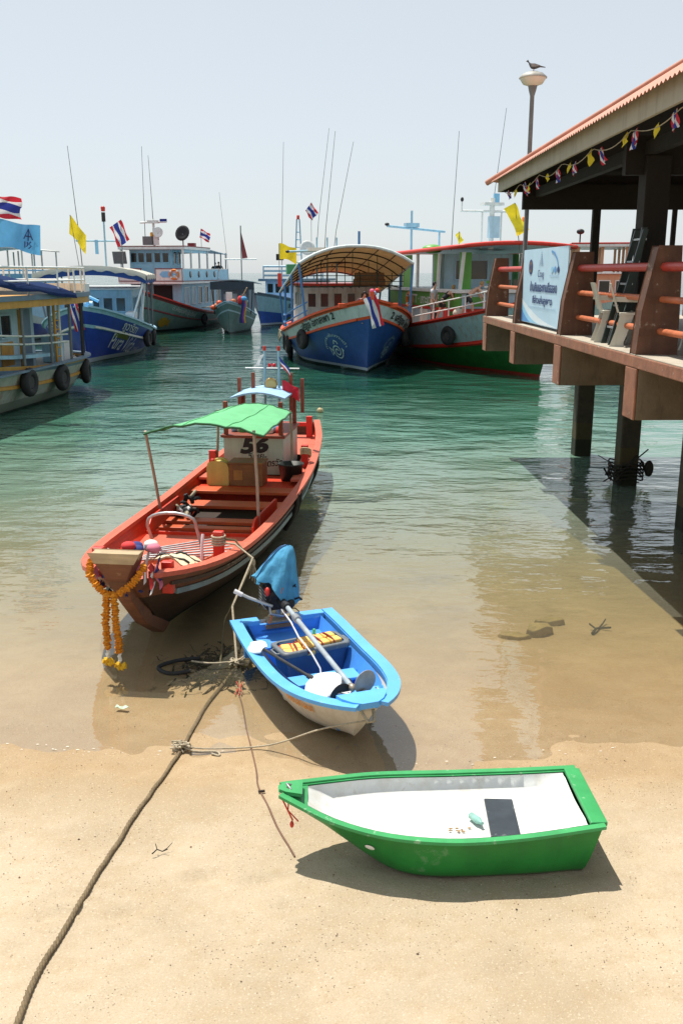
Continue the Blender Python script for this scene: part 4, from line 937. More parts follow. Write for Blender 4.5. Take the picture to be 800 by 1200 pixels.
# ------------------------------------------------------------------ green dinghy on the sand
gr_rim = M('sunlit green gelcoat', (.040, .30, .095), .42, .16, 3, stain=.35, stain_col=(.03, .17, .06), chip=.6, chip_col=(.35, .5, .35))  # rim colour lighter than the hull, sunlight painted into it
gr_hull = M('green gelcoat hull', (.018, .20, .036), .42, .2, 2.5, stain=.5, stain_col=(.015, .11, .03), chip=.5, zline=[.05], zcol=[(.06, .15, .05)], chip_col=(.15, .3, .15), bump=.06, bscale=6)
wh_in = M('white gelcoat liner', (.62, .63, .61), .55, .09, 3, stain=.6, stain_col=(.46, .42, .34), stain_str=2.0, chip=.6, chip_col=(.5, .46, .38))
h = Hull(2.12, .81, [(0, .42), (.25, .375), (.5, .36), (.8, .41), (1, .50)], [(0, .0), (.6, .0), (.86, .015), (1, .14)], [(0, .86), (.3, .99), (.5, 1), (.68, .88), (.82, .62), (.93, .30), (1, .07)], .46, .11, .42, .10)
GB = Boat('dinghy', 'green plastic dinghy with a white liner lying on the dry sand', 'boat', (.63, 5.71, sand_z(.63, 5.5) - .012), 181.5, h)
g = MB(); h.skin(g, [(0, .5, gr_hull, 8), (.5, .53, gr_hull, 1), (.53, 1, gr_hull, 5)], 30); GB.part(g, 'hull')
g = MB(); h.rail(g, .046, .022, gr_rim, 0, .985, 1, -.006, .020); h.rail(g, .012, .03, gr_rim, 0, .99, 1, -.026, -.012); g.prism([(.90, -.085), (.90, .085), (1.0, .055), (1.05, .018), (1.05, -.018), (1.0, -.055)], gr_rim, (0, 0, .497), (1, 0, 0), (0, 1, 0), (0, 0, .026)); g.bx(-1.085, -.975, -.345, .345, .408, .440, gr_rim); g.bx(-1.082, -1.068, -.34, .34, .375, .408, gr_rim)
h.deck(g, .905, .99, lambda u: h.zs(u) + .002, gr_rim, .02, 8); GB.part(g, 'gunwale', .012)
g = MB(); UG = lambda x: (x + 1.06) / 2.12
def zt(u): return h.zs(u) - .115
gr = []
for i in range(21):
    u = lerp(.045, .91, i / 20); e = sst(min(i, 20 - i) / 2.2); z = lerp(h.zs(u) - .01, zt(u), e); a = h.deckpt(u, h.zs(u), 1, .03).y; f = h.deckpt(u, h.zs(u), 1, .03 + .07 * min(1, 2 * (1 - u) / .4)).y
    x = h.P(u, .98).x; gr.append([V((x, a, h.zs(u) + .0)), V((x, lerp(a, f, .35), lerp(h.zs(u), z, .75))), V((x, f, z + .012)), V((x, f * .5, z)), V((x, 0, z - .006)), V((x, -f * .5, z)), V((x, -f, z + .012)), V((x, -lerp(a, f, .35), lerp(h.zs(u), z, .75))), V((x, -a, h.zs(u)))])
g.grid(gr, wh_in); GB.part(g, 'liner')
g = MB(); g.box((-.47, .0, .262), (.20, .46, .02), M('dark grey seat panel', (.035, .045, .055), .35, .2, 8, chip=.4, chip_col=(.2, .22, .22)), R(-4)); GB.part(g, 'seat_panel', .006)
g = MB(); p = h.P(.74, .62, 1, .006); nrm = (h.P(.74, .62, 1, .05) - p).normalized(); q = nrm.to_track_quat('Z', 'Y')
vs = [p + nrm * .006] + [p + q @ V((.035 * math.cos(a), .024 * math.sin(a), .0)) for a in [j * .5236 for j in range(12)]]; g.add(vs, [(0, 1 + j, 1 + (j + 1) % 12) for j in range(12)], white); GB.part(g, 'drain_plug')
g = MB(); g.tube([(.97, -.03, .52), (1.0, .0, .545), (.97, .03, .52)], .008, steel, 6); GB.part(g, 'bow_ring')
g = MB(); rt = M('red cord', (.6, .06, .04), .8); g.tube([(.98, .0, .535), (1.03, .06, .47), (.96, .11, .34), (.97, .12, .30)], .006, rt, 5); g.tube([(.98, .02, .53), (.99, .09, .40), (.92, .13, .34)], .005, rt, 5); g.ell((.965, .115, .31), (.014, .014, .025), rt)
tag(g.build('red_cord', None, loc=GB.root.location, rz=GB.a), 'short red cord knotted to the bow of the green dinghy', 'cord')
g = MB(); g.lathe([(0, 0), (.024, 0), (.026, .09), (.012, .12), (.012, .14), (0, .14)], M('clear teal plastic bottle', (.35, .62, .55), .15, .1, 8, trans=.3), n=12); 
o = g.build('bottle', None, loc=GB.w((-.26, -.02, .272))); o.rotation_euler = (R(83), 0, R(25)); tag(o, 'crumpled teal plastic bottle lying in the white liner of the green dinghy', 'bottle')
g = MB(); random.seed(2)
for i in range(9): g.ell((random.uniform(-.07, .07), random.uniform(-.03, .03), .004), (random.uniform(.008, .02), .008, .005), M('brown leaf litter', (.35, .22, .1), .9, .4, 20), 6, 4)
tag(g.build('leaf_litter', None, loc=GB.w((-.16, .13, .252))), 'few brown dead leaves scattered in the white liner of the green dinghy', 'leaves')

# ------------------------------------------------------------------ ropes and litter on the beach
def grounded(pts, off): return [V((x, y, max(sand_z(x, y) + relief(x, y) + off, -.5))) for x, y in pts]
def smooth_path(pts, k=8):
    out = []; P = [V(p) for p in pts]
    for i in range(len(P) - 1):
        a = P[max(0, i - 1)]; b_ = P[i]; c = P[i + 1]; d = P[min(len(P) - 1, i + 2)]
        for j in range(k):
            t = j / k; out.append(.5 * ((2 * b_) + (c - a) * t + (2 * a - 5 * b_ + 4 * c - d) * t * t + (3 * b_ - a - 3 * c + d) * t ** 3))
    return out + [P[-1]]
hawser = M('weathered brown hawser', (.17, .125, .07), .9, .25, 25, bump=.6, bscale=60)
core = smooth_path([(-1.10, 9.35), (-1.20, 8.8), (-1.30, 8.19), (-1.37, 7.38), (-1.51, 6.31), (-1.60, 5.49), (-1.65, 4.79), (-1.68, 4.41), (-1.66, 4.01), (-1.60, 3.3), (-1.5, 2.4)] and [V((x, y, 0)) for x, y in [(-1.10, 9.35), (-1.20, 8.8), (-1.30, 8.19), (-1.37, 7.38), (-1.51, 6.31), (-1.60, 5.49), (-1.65, 4.79), (-1.68, 4.41), (-1.66, 4.01), (-1.60, 3.3), (-1.5, 2.4)]], 30)
core = [V((p.x, p.y, sand_z(p.x, p.y) + relief(p.x, p.y) + .017)) for p in core]
g = MB(); L_ = 0
for s_ in range(3):       # three twisted strands
    pts = []; L_ = 0
    for i, p in enumerate(core):
        if i: L_ += (p - core[i - 1]).length
        a = L_ * 52 + s_ * 2.094; t = (core[min(i + 1, len(core) - 1)] - core[max(0, i - 1)]).normalized(); n1 = t.cross(V((0, 0, 1))).normalized(); n2 = n1.cross(t)
        pts.append(p + (n1 * math.cos(a) + n2 * math.sin(a)) * .0085)
    g.tube(pts, .0108, hawser, 6)
tag(g.build('hawser', None), 'thick brown mooring rope running up the sand to the bottom edge', 'rope')
g = MB()
pts = smooth_path(grounded([(-1.07, 8.97), (-1.02, 8.6), (-.94, 8.22), (-.86, 7.75), (-.77, 7.32), (-.70, 6.95), (-.66, 6.68), (-.55, 6.3), (-.46, 6.02), (-.36, 5.75), (-.32, 5.65)], .006), 6)
g.tube(pts, .007, M('thin brown cord', (.16, .09, .06), .85), 6); 
for i in range(9): g.tube([pts[4] + V((random.uniform(-.04, .04), random.uniform(-.09, .09), .01 + .01 * (i % 3))), pts[7] + V((random.uniform(-.04, .04), random.uniform(-.08, .08), .015))], .005, rope_m if i % 2 else rt, 5)
g.tube([pts[38] + V((-.02, 0, .01)), pts[38] + V((.03, .01, .01))], .012, hold_dark, 6)
tag(g.build('thin_cord', None), 'thin brown cord trailing over the sand towards the bow of the green dinghy', 'cord')
g = MB(); a = V((-1.37, 7.33, sand_z(-1.37, 7.3) + .045)); b_ = BB.w((1.27, 0, .42))
pts = [a, a + V((.25, -.02, -.012)), a + V((.75, .02, .0)), a.lerp(b_, .75) + V((0, 0, -.02)), b_]; g.tube(smooth_path(pts, 6), .008, rope_m, 6)
random.seed(17)
for i in range(9): q = [a + V((random.uniform(-.10, .08), random.uniform(-.07, .07), random.uniform(-.03, .035))) for k in range(4)]; g.tube(smooth_path(q, 4), .007, rope_m, 5)
g.tube(smooth_path([a, a + V((.12, -.05, -.02)), a + V((.3, -.04, -.03)), a + V((.33, -.10, -.035)), a + V((.26, -.07, -.03))], 5), .009, rope_m, 5)
tag(g.build('painter_line', None), 'pale line tied to the thick rope and stretched to the bow of the blue boat', 'rope')
wd = M('dark brown seaweed', (.020, .018, .007), .9, .4, 12, spec=.05)
g = MB(); random.seed(41)
for i in range(420):
    x = -1.28 + random.gauss(0, .22); y = 9.25 + random.gauss(0, .26); z = max(sand_z(x, y) + .004, -.12) + random.uniform(0, .03) * (random.random() < .4); a = random.uniform(0, 6.28); l = random.uniform(.12, .34); wv = random.uniform(.004, .014)
    pts = [V((x + l * k / 4 * math.cos(a) + .03 * math.sin(k + i), y + l * k / 4 * math.sin(a) + .03 * math.cos(k * 1.3 + i), z + .02 * math.sin(k * 1.1 + i))) for k in range(5)]; n = V((-math.sin(a), math.cos(a), .4)) * wv
    g.grid([[p - n, p, p + n] for p in pts], wd)
tag(g.build('seaweed', None), 'dark clump of seaweed and net where the thick rope meets the shallows', 'seaweed')
g = MB(); q = V((-1.45, 9.15, .02)); g.tube(smooth_path([q + V(p) for p in ((-.05, .15, .0), (-.3, .05, .01), (-.45, -.1, .0), (-.3, -.25, 0), (-.1, -.2, .01))], 6), .022, rubber, 7)
g.tube(smooth_path([q + V(p) for p in ((-.12, .0, .03), (.1, -.08, .04), (.35, -.02, .04), (.42, .08, .05))], 6), .010, rope_m, 6); g.tube([(-.98, 9.1, .03), (-.9, 9.42, .06)], .010, rope_m, 6)
for i in range(7): g.tube(smooth_path([V((-1.08 + random.uniform(-.09, .09), 9.15 + random.uniform(-.1, .1), .03 + random.uniform(-.02, .04))) for k in range(4)], 4), .009, rope_m, 5)
tag(g.build('anchor_knot', None), 'pale knot and black hose loop lying in the dark seaweed', 'knot')
slate = M('flat brown rock', (.30, .215, .085), .8, .3, 4, bump=.5, bscale=9)
def rock(x, y, sx, sy, sz, rz, label, seed):
    random.seed(seed); g = MB(); n = 10; top = []; bot = []
    for j in range(n):
        a = 6.283 * j / n; r = random.uniform(.75, 1.1); top.append(V((sx * r * math.cos(a) * .85, sy * r * math.sin(a) * .85, sz * random.uniform(.75, 1.1)))); bot.append(V((sx * r * math.cos(a), sy * r * math.sin(a), -.03)))
    g.add(top + bot + [V((0, 0, sz * 1.15))], [(j, (j + 1) % n, 2 * n) for j in range(n)] + [(j, n + j, n + (j + 1) % n, (j + 1) % n) for j in range(n)], slate)
    tag(g.build('rock', None, .01, (x, y, sand_z(x, y)), rz), label, 'rock', 'flat rocks in the shallows')
rock(2.32, 10.38, .20, .14, .11, .5, 'largest flat brown rock in the shallows right of the blue boat', 1); rock(2.0, 10.25, .21, .10, .05, -.2, 'low flat rock lying left of the largest rock in the shallows', 2); rock(2.55, 10.75, .22, .10, .07, .1, 'flat rock lying just beyond the largest rock in the shallows', 3)
for x, y, l, a, label in ((3.08, 10.55, .5, 1.0, 'dark forked driftwood branch in the shallows under the pier side'), (-1.23, 5.68, .16, .7, 'small dry twig on the sand left of the thin cord')):
    g = MB(); z = sand_z(x, y) + .03; p = [V((x + l * (k / 4 - .5) * math.cos(a), y + l * (k / 4 - .5) * math.sin(a), z + .02 * math.sin(k * 2))) for k in range(5)]; r0 = .018 if l > .3 else .005
    g.tube(p, r0, tw, 6, r2=r0 * .4); g.tube([p[2], p[2] + V((l * .25, -l * .12, .03))], r0 * .7, tw, 5); g.tube([p[1], p[1] + V((-l * .1, l * .22, .02))], r0 * .6, tw, 5)
    tag(g.build('driftwood', None), label, 'driftwood')
g = MB(); g.slab([[(-.06 + .03 * i, -.025 + .025 * j, .012 * math.sin(i * 2 + j)) for j in range(3)] for i in range(5)], M('pale litter wrapper', (.45, .58, .45), .4, .3, 20), .004)
tag(g.build('wrapper', None, loc=(-2.08, 8.17, .004), rz=-.2), 'pale green wrapper floating at the water edge under the prow', 'litter')
g = MB(); g.lathe([(0, -.1), (.07, -.07), (.1, 0), (.07, .07), (0, .1)], M('tan ball buoy', (.5, .38, .2), .5, .2, 8), n=14); g.bar((0, 0, .08), (.02, 0, .16), .012, rope_dark)
tag(g.build('buoy', None, loc=(-.63, 27.5, .05)), 'small tan ball buoy floating alone in open water behind the red boat', 'buoy')
# grit and shell fragments strewn over the sand
g = MB(); random.seed(77); pbm = [M('dark grit', (.10, .06, .035), .8, .4, 40), M('brown grit', (.25, .15, .08), .8, .4, 40), M('shell grit', (.65, .58, .48), .6, .2, 40)]
for i in range(3800):
    y = 3.3 + 4.6 * random.random() ** 1.25; x = random.uniform(-3.6, 4.2) * (y / 7 + .25)
    if noise.noise((x * .7, y * .9, 3)) < random.uniform(-.25, .4): continue
    r = random.uniform(.002, .0055) * (1.7 if random.random() < .05 else 1); z = sand_z(x, y) + relief(x, y) + r * .4; m = pbm[0] if random.random() < .45 else pbm[1] if random.random() < .7 else pbm[2]
    rr = [r * random.uniform(.7, 1.3) for _ in range(6)]
    g.add([(x + rr[0], y, z), (x - rr[1], y, z), (x, y + rr[2], z), (x, y - rr[3], z), (x, y, z + rr[4] * .8), (x, y, z - rr[5])], [(0, 2, 4), (2, 1, 4), (1, 3, 4), (3, 0, 4), (2, 0, 5), (1, 2, 5), (3, 1, 5), (0, 3, 5)], m)
tag(g.build('beach_grit', None), kind='stuff')
# ------------------------------------------------------------------ boats moored in the harbour
def tyre(boat, u, side, label, drop=.42, t_off=.30, R0=.40, r0=.135, toff=.0):
    """old tyre hung on a rope against the side of a boat: a thing of its own"""
    h = boat.h; top = h.P(u, 1, side, .0); c = h.P(u, max(.2, h.tz(u, top.z - drop)), side, r0 + .03)
    n = (h.P(u, .7, side, .1) - h.P(u, .7, side, 0)); n.z = 0; n.normalize()
    rz = boat.a + math.atan2(n.y, n.x)
    t = T('tyre_fender', label, 'tyre', boat.w(c), rz, 'old tyres hung along the boats as fenders')
    g = MB(); prof = []
    for i in range(14):
        a = 6.283 * i / 14; prof.append((R0 - r0 * .95 + r0 * .95 * math.cos(a) + (0 if math.cos(a) < 0 else .012 * math.cos(a)), r0 * 1.0 * math.sin(a)))
    g.lathe(prof, rubber, n=22, axis='x', closed=True); g.build('casing', t)
    g = MB(); g.lathe([(R0 - 1.82 * r0, -r0 * .55), (R0 - 1.9 * r0, 0), (R0 - 1.82 * r0, r0 * .55)], inner_tyre, n=22, axis='x'); g.build('bead', t)
    g = MB()
    for dy in (-.05, .06): g.tube([(0, dy, R0 - 2 * r0), (.02, dy, R0 - .0), (-.06, dy * 1.6, drop + .02)], .018, rope_m, 5)
    g.build('rope', t); return t
def window(boat, c, w, hgt, axis, frame, name='window', pane=dark_glass, th=.05, fw=.05):
    """framed window standing proud of a wall; axis = outward unit direction ('x+', 'y-', ...)"""
    g = MB(); s = 1 if axis[1] == '+' else -1; c = V(c)
    def b(a0, a1, z0, z1, d0, d1, m):
        if axis[0] == 'x': g.bx(min(c.x + s * d0, c.x + s * d1), max(c.x + s * d0, c.x + s * d1), c.y + a0, c.y + a1, c.z + z0, c.z + z1, m)
        else: g.bx(c.x + a0, c.x + a1, min(c.y + s * d0, c.y + s * d1), max(c.y + s * d0, c.y + s * d1), c.z + z0, c.z + z1, m)
    b(-w / 2, w / 2, -hgt / 2, hgt / 2, -.01, .012, pane)
    b(-w / 2 - fw, w / 2 + fw, hgt / 2, hgt / 2 + fw, -.01, th, frame); b(-w / 2 - fw, w / 2 + fw, -hgt / 2 - fw, -hgt / 2, -.01, th, frame)
    b(-w / 2 - fw, -w / 2, -hgt / 2, hgt / 2, -.01, th, frame); b(w / 2, w / 2 + fw, -hgt / 2, hgt / 2, -.01, th, frame)
    return boat.part(g, name)
def whip(boat, x, y, z0, z1, lean=(0, 0), r=.022):
    g = MB(); g.tube([(x, y, z0), (x + lean[0] * .2, y + lean[1] * .2, lerp(z0, z1, .3)), (x + lean[0], y + lean[1], z1)], r, grey_pole, 6, r2=r * .45); return boat.part(g, 'antenna')
def dish(boat, p, r, m, tilt=.4, yaw=0):
    g = MB(); rings = [(0, -.02), (r * .6, .01), (r, .07), (r * .98, .085), (r * .58, .03), (0, .0)]
    g.lathe(rings, m, n=18, axis='x'); e = Euler((0, -tilt, yaw)).to_matrix(); g.v = [e @ v + V(p) for v in g.v]; g.bar(V(p) - V((0, 0, .5)), p, .03, grey_pole); return boat.part(g, 'radar_dish')
def flagpole(boat, p, hgt, fw, fh, rows, ux, uz=(0, 0, 1), droop=.3, ph=0, lean=(0, 0), m=None):
    g = MB(); p = V(p); q = p + V((lean[0], lean[1], hgt)); g.bar(p, q, .018, m or grey_pole, 6); o = boat.part(g, 'flagpole')
    g = MB(); flag_mesh(g, fw, fh, rows, q, ux, uz, .09, 1.2, droop, 12, ph); g.build('flag', o); return o
def lifering(boat, p, rz, label, m=None):
    g = MB(); g.lathe([(.30 + .075 * math.cos(a), .075 * math.sin(a)) for a in [i * .628 for i in range(10)]], m or orange_ring, n=20, axis='x', closed=True)
    t = T('life_ring', label, 'life ring', boat.w(p), boat.a + rz, 'life rings hung on the boats'); g.build('ring', t)
    g = MB()
    for k in range(4):
        a = .785 + k * 1.571; c = V((0, .30 * math.cos(a), .30 * math.sin(a))); d = V((0, -math.sin(a), math.cos(a))); e = V((0, math.cos(a), math.sin(a)))
        g.tube([c + d * .05 * (j - 1) + e * 0 for j in range(3)], .080, f_white if False else white, 10)
    g.build('band', t); return t
orange_ring = M('orange life ring', (.75, .22, .03), .5, .1, 6); rust_ring = M('rust orange life ring', (.40, .13, .05), .6, .15, 6)
def railing(boat, pts, z0, hgt, m, r=.025, bars=2, name='railing', up=None):
    g = MB(); pts = [V(p) for p in pts]
    for k in range(bars): g.tube([p + V((0, 0, z0 + hgt * (k + 1) / bars)) for p in pts], r, m, 6)
    for p in pts: g.bar(p + V((0, 0, z0)), p + V((0, 0, z0 + hgt)), r, m, 6)
    return boat.part(g, name)
def Z0(pts): return [V((p.x, p.y, 0)) for p in pts]

# ---- centre: blue and red excursion boat, bow on, tan arched awning
f_hull = M('deep blue hull paint', (.025, .085, .30), .4, .18, 2.5, stain=.35, stain_col=(.05, .09, .2), chip=.2, chip_col=(.12, .18, .3), zline=[.22, .10], zcol=[(.42, .52, .58), (.015, .03, .025)])
f_white_b = M('white name band', (.58, .66, .66), .45, .08, 4, stain=.3)
tan_c = M('tan awning canvas', (.52, .40, .25), .85, .08, 3, trans=.45)
blue_post = M('blue painted post', (.06, .21, .46), .45, .15, 5, stain=.3)
h = Hull(15, 5.5, [(0, 1.35), (.3, 1.25), (.5, 1.40), (.7, 1.85), (.86, 2.38), (1, 2.95)], [(0, -.5), (.6, -.7), (.9, -.6), (1, -.45)], [(0, .62), (.15, .85), (.4, 1), (.62, .98), (.78, .82), (.88, .60), (.95, .32), (1, .03)], 1.25, .34, .85)
FB = Boat('excursion_boat', 'blue and red wooden excursion boat seen bow on under a tan arched awning', 'boat', (.10, 45.0, 0), -81.6, h)
g = MB(); h.skin(g, [(0, .72, f_hull, 26), (.72, .785, f_hull, 3), (.785, .82, orange_red, 1), (.82, .965, f_white_b, 6), (.965, 1, orange_red, 1)], 90); FB.part(g, 'hull')
g = MB(); h.rail(g, .17, .09, orange_red, 0, .99, 1, -.02, 0); FB.part(g, 'cap_rail', .02)
g = MB(); h.rail(g, .06, .09, orange_red, .02, .97, .80, -.04, .03); FB.part(g, 'rubbing_strake', .01)
g = MB(); h.inner(g, .02, .985, lambda u: h.zs(u) - .55, orange_red, .12); FB.part(g, 'bulwark')
g = MB(); h.deck(g, .01, .97, lambda u: h.zs(u) - .55, M('worn grey deck', (.25, .22, .18), .8, .2, 3), .12); FB.part(g, 'deck')
g = MB(); g.tube([(7.55, 0, 2.95), (7.5, 0, 3.25)], .12, orange_red, 8); g.bx(6.5, 6.75, -1.2, 1.2, 2.62, 2.8, orange_red); FB.part(g, 'bow_post', .02)
UF = lambda x: (x + 7.5) / 15
def band_text(boat, body, size, u0, t0, side, m, width, bold=.004, off=.05, zoff=1.0):
    vs, fs = glyphs(body, size, 0, bold); k = width / max(v.x for v in vs)
    g = MB(); boat.h.paint(g, ([V((v.x * k, v.y, 0)) for v in vs], fs), m, u0, t0, side, off, zoff); return boat.part(g, 'lettering')
band_text(FB, 'เสริฐชล โอภาสเพา 2', .38, .725, .855, -1, black_paint, 2.75, .01, .035)
band_text(FB, '2 เสริฐชล โอภาส', .38, .935, .855, 1, black_paint, 2.6, .01, .035)
emb = M('pale teal hull emblem', (.52, .70, .70), .6, .2, 8)
def fish_emblem(side, u0, t0, k):
    g = MB(); S_ = []
    for i in range(40): a = i * .33; r = .07 + .030 * i * .33; S_.append((k * (r * math.cos(a) * 1.25), k * r * math.sin(a)))
    h.paint(g, ribbon2d(S_, .075 * k), emb, u0, t0, side, .028, .5)
    for pts in ([(-.45, .05), (-.75, .28), (-.70, .05), (-.78, -.18), (-.45, -.02)], [(-.1, .42), (.05, .62), (.25, .52), (.3, .38)], [(.5, .12), (.66, .02), (.5, -.12)]): h.paint(g, ribbon2d([(p[0] * k, p[1] * k) for p in pts], .075 * k), emb, u0, t0, side, .028, .5)
    FB.part(g, 'emblem')
    g = MB(); vs, fs = glyphs('คงกระพันเกาะเต่า', .24); w_ = max(v.x for v in vs); out = []
    for v in vs:
        a = math.pi * (1.0 - .06 - .88 * v.x / w_); r = (.84 + v.y) * k; out.append(V((r * math.cos(a) * 1.15, r * math.sin(a), 0)))
    h.paint(g, (out, fs), emb, u0, t0, side, .03, .5)
    vs, fs = glyphs('ท.อ.เกาะเต่า เกาะ', .24); w_ = max(v.x for v in vs); h.paint(g, ([V(((v.x / w_ - .5) * 1.7 * k, (-.98 + v.y) * k, 0)) for v in vs], fs), emb, u0, t0, side, .03, .5)
    FB.part(g, 'emblem_lettering')
fish_emblem(-1, .868, .47, .74); fish_emblem(1, .86, .46, .66)
# cabin aft, white front with a row of small windows
g = MB(); g.bx(-6.2, -1.2, -1.75, 1.75, .85, 3.35, oldwhite); FB.part(g, 'cabin', .02)
g = MB(); g.bx(-6.4, -.95, -1.95, 1.95, 3.352, 3.46, red); FB.part(g, 'cabin_roof', .02)
for y in (-1.35, -.75, -.1, .55, 1.2): window(FB, (-1.2, y, 2.70), .36, .62, 'x+', oldwhite)
g = MB(); g.bx(-1.199, -1.15, -.75, .85, .9, 2.1, M('tan cabin door', (.45, .36, .28), .6, .1, 4)); FB.part(g, 'door')
for x in (-2.0, -3.2, -4.4): window(FB, (x, -1.75, 2.7), .6, .6, 'y-', oldwhite)
# arched awning: ribs, canvas, posts
AW = []
def aw(x, b_):
    a = (x - 4.2) / (-4.7 - 4.2); y0 = lerp(-2.5, -2.6, a); y1 = lerp(2.35, 2.6, a); zt = lerp(5.08, 4.05, a); ed = lerp(.70, 1.05, a)
    return V((x, lerp(y0, y1, b_), zt - ed * abs(2 * b_ - 1) ** 2.3))
xs_ = [4.2 - .556 * i for i in range(17)]
g = MB(); gr = [[aw(x, j / 20) for j in range(21)] for x in xs_]; g.slab(gr, tan_c, .012); AWN = FB.part(g, 'awning')
g = MB(); g.tube([p + V((.02, 0, -.02)) for p in gr[0]], .07, f_white_b, 6); g.tube([r[0] for r in gr], .05, f_white_b, 6); g.tube([r[-1] for r in gr], .05, f_white_b, 6); g.build('hem', AWN)
g = MB(); g.tube([p + V((0, 0, -.02)) for p in gr[-1]], .06, blue_post, 6)
for i in (0, 3, 6, 9, 12): g.tube([p + V((0, 0, -.045)) for p in gr[i]], .028, dark_metal, 6)
for j in (3, 6, 10, 14, 17): g.tube([r[j] + V((0, 0, -.05)) for r in gr], .022, dark_metal, 6)
g.build('rib', AWN)
for x in (4.1, 1.2, -1.8, -4.5):
    for b_ in (0, 1):
        p = aw(x, b_); u = UF(x); q = h.P(u, 1, -1 if b_ == 0 else 1); q = V((x, min(max(p.y, -abs(q.y) + .05), abs(q.y) - .05), h.zs(u) - .1))
        g = MB(); g.bar(q, p + V((0, 0, -.02)), .05, blue_post, 8); FB.part(g, 'awning_post')
for k in (0, 1): 
    g = MB(); pts = [h.P(UF(x), 1, -1) + V((0, .1, .35 + .35 * k)) for x in (4.1, 2.6, 1.2, -.3, -1.8, -3.2, -4.5)]; g.tube(pts, .035, blue_post, 6); FB.part(g, 'side_rail')
g = MB(); pts = [h.P(UF(x), 1, -1) + V((0, .35, .1)) for x in (4.0, 2.5, 1, -.5, -2, -4)]; g.sweep(pts, .5, .08, sky_blue); FB.part(g, 'side_bench', .01)
# hanging mesh rack and rolled mat under the awning
net = M('dark rack mesh', (.03, .05, .04), .7, .2, 9)
g = MB()
for i in range(13): g.bar((2.6 - .0, -2.2 + .36 * i, 3.35 + .03 * math.sin(i)), (.4, -2.2 + .36 * i, 3.4), .018, net, 5)
for i in range(7): g.bar((2.6 - .36 * i, -2.3, 3.36), (2.6 - .36 * i, 2.3, 3.40), .018, net, 5)
for y in (-2.2, -1.1, 0, 1.1, 2.2):
    for x in (2.6, .4): g.bar((x, y, 3.36), (x, y, aw(x, (y + 2.5) / 5).z - .03), .018, net, 5)
for z in (3.6, 3.85): g.bar((2.62, -2.3, z), (2.62, 2.3, z), .018, net, 5)
FB.part(g, 'luggage_rack')
g = MB(); m_ = M('brown rolled mat', (.17, .10, .045), .9, .25, 12, bump=.4)
for dz, dy in ((0, 0), (.26, .05)): g.tube([(2.0, .15 + dy, 3.55 + dz), (2.02, .7, 3.56 + dz), (2.0, 1.55 - dy, 3.55 + dz)], .17, m_, 12)
for y in (.4, 1.2): g.tube([(2.0 + .24 * math.cos(a), y, 3.68 + .36 * math.sin(a)) for a in [i * .628 for i in range(11)]], .02, net, 5)
tag(g.build('mat_roll', None, loc=FB.root.location, rz=FB.a), 'brown rolled mats lying on the rack under the tan awning', 'mat')
whip(FB, -1.4, -.75, 4.2, 10.3, (.1, .55)); whip(FB, -1.8, -.3, 4.2, 9.9, (.2, 1.0))
g = MB(); g.bar((-1.6, -2.4, 4.95), (-1.6, .85, 5.05), .05, pale_blue, 8)
for y in (-1.05, -.55, -.1): g.bar((-1.6, y, 3.46), (-1.6, y, 5.6), .04, pale_blue, 8)
g.bx(-1.75, -1.45, -1.5, .2, 4.98, 5.14, white); g.bx(-1.72, -1.5, .0, .12, 4.4, 5.2, f_blue); FB.part(g, 'light_mast')
g = MB(); g.ell((-1.6, -2.45, 4.95), (.10, .10, .07), dark_metal); g.ell((-1.6, .85, 5.08), (.12, .1, .07), dark_metal); FB.part(g, 'lamp')
g = MB(); g.bar((-1.7, 1.0, 5.0), (-1.7, 1.0, 5.9), .06, blue_post, 8); FB.part(g, 'exhaust_pipe')
g = MB(); g.box((-5.6, -1.6, 4.15), (.7, 1.1, .5), M('green side light box', (.05, .30, .15), .5)); FB.part(g, 'light_box', .02)
flagpole(FB, (-4.6, -2.6, 3.2), 2.2, .95, .72, [(1, yellow)], (.1, 1, -.05), (0, 0, 1), .22, .5)
g = MB(); g.bar((-4.6, -2.6, 3.3), (-4.6, -2.6, 3.95), .10, red, 8); FB.part(g, 'extinguisher')
# tricolour at the bow
g = MB(); 
flag_mesh(g, 1.25, .5, [(1, f_red), (1, f_white), (1.2, f_blue), (1, f_white)], (7.62, .1, 3.15), (.12, .42, -1), (.05, .9, .30), .07, .8, .1, 10); FB.part(g, 'bow_flag')
g = MB()
for y, z in ((.1, 3.2), (.2, 3.3), (0, 3.28)): g.ell((7.45, y, z), (.12, .1, .1), cloths[int(y * 10) % 5], 8, 6)
FB.part(g, 'bow_ribbon')
tyre(FB, .715, -1, 'largest looking tyre on the left bow of the central blue and red boat', .62, R0=.44, r0=.15)
tyre(FB, .50, -1, 'tyre on the left side of the central blue and red boat below its awning posts', .60, R0=.42)
tyre(FB, .40, -1, 'tyre hung low behind another near the stern of the central boat', .85, R0=.42)
tyre(FB, .28, -1, 'tyre at the far left end of the central boat beside white rope', .55, R0=.42)
tyre(FB, .74, 1, 'tyre squeezed between the central boat and the green and white boat', .62, R0=.40)
g = MB(); random.seed(61)
for i in range(14): p = h.P(random.uniform(.28, .5), 1, -1, .12); g.tube(smooth_path([p + V((random.uniform(-.3, .3), -.05, random.uniform(-.5, .1))) for k in range(4)], 4), .03, rope_m, 5)
tag(g.build('rope_heap', None, loc=FB.root.location, rz=FB.a), 'pale ropes draped over the left side of the central blue boat by its tyres', 'rope')

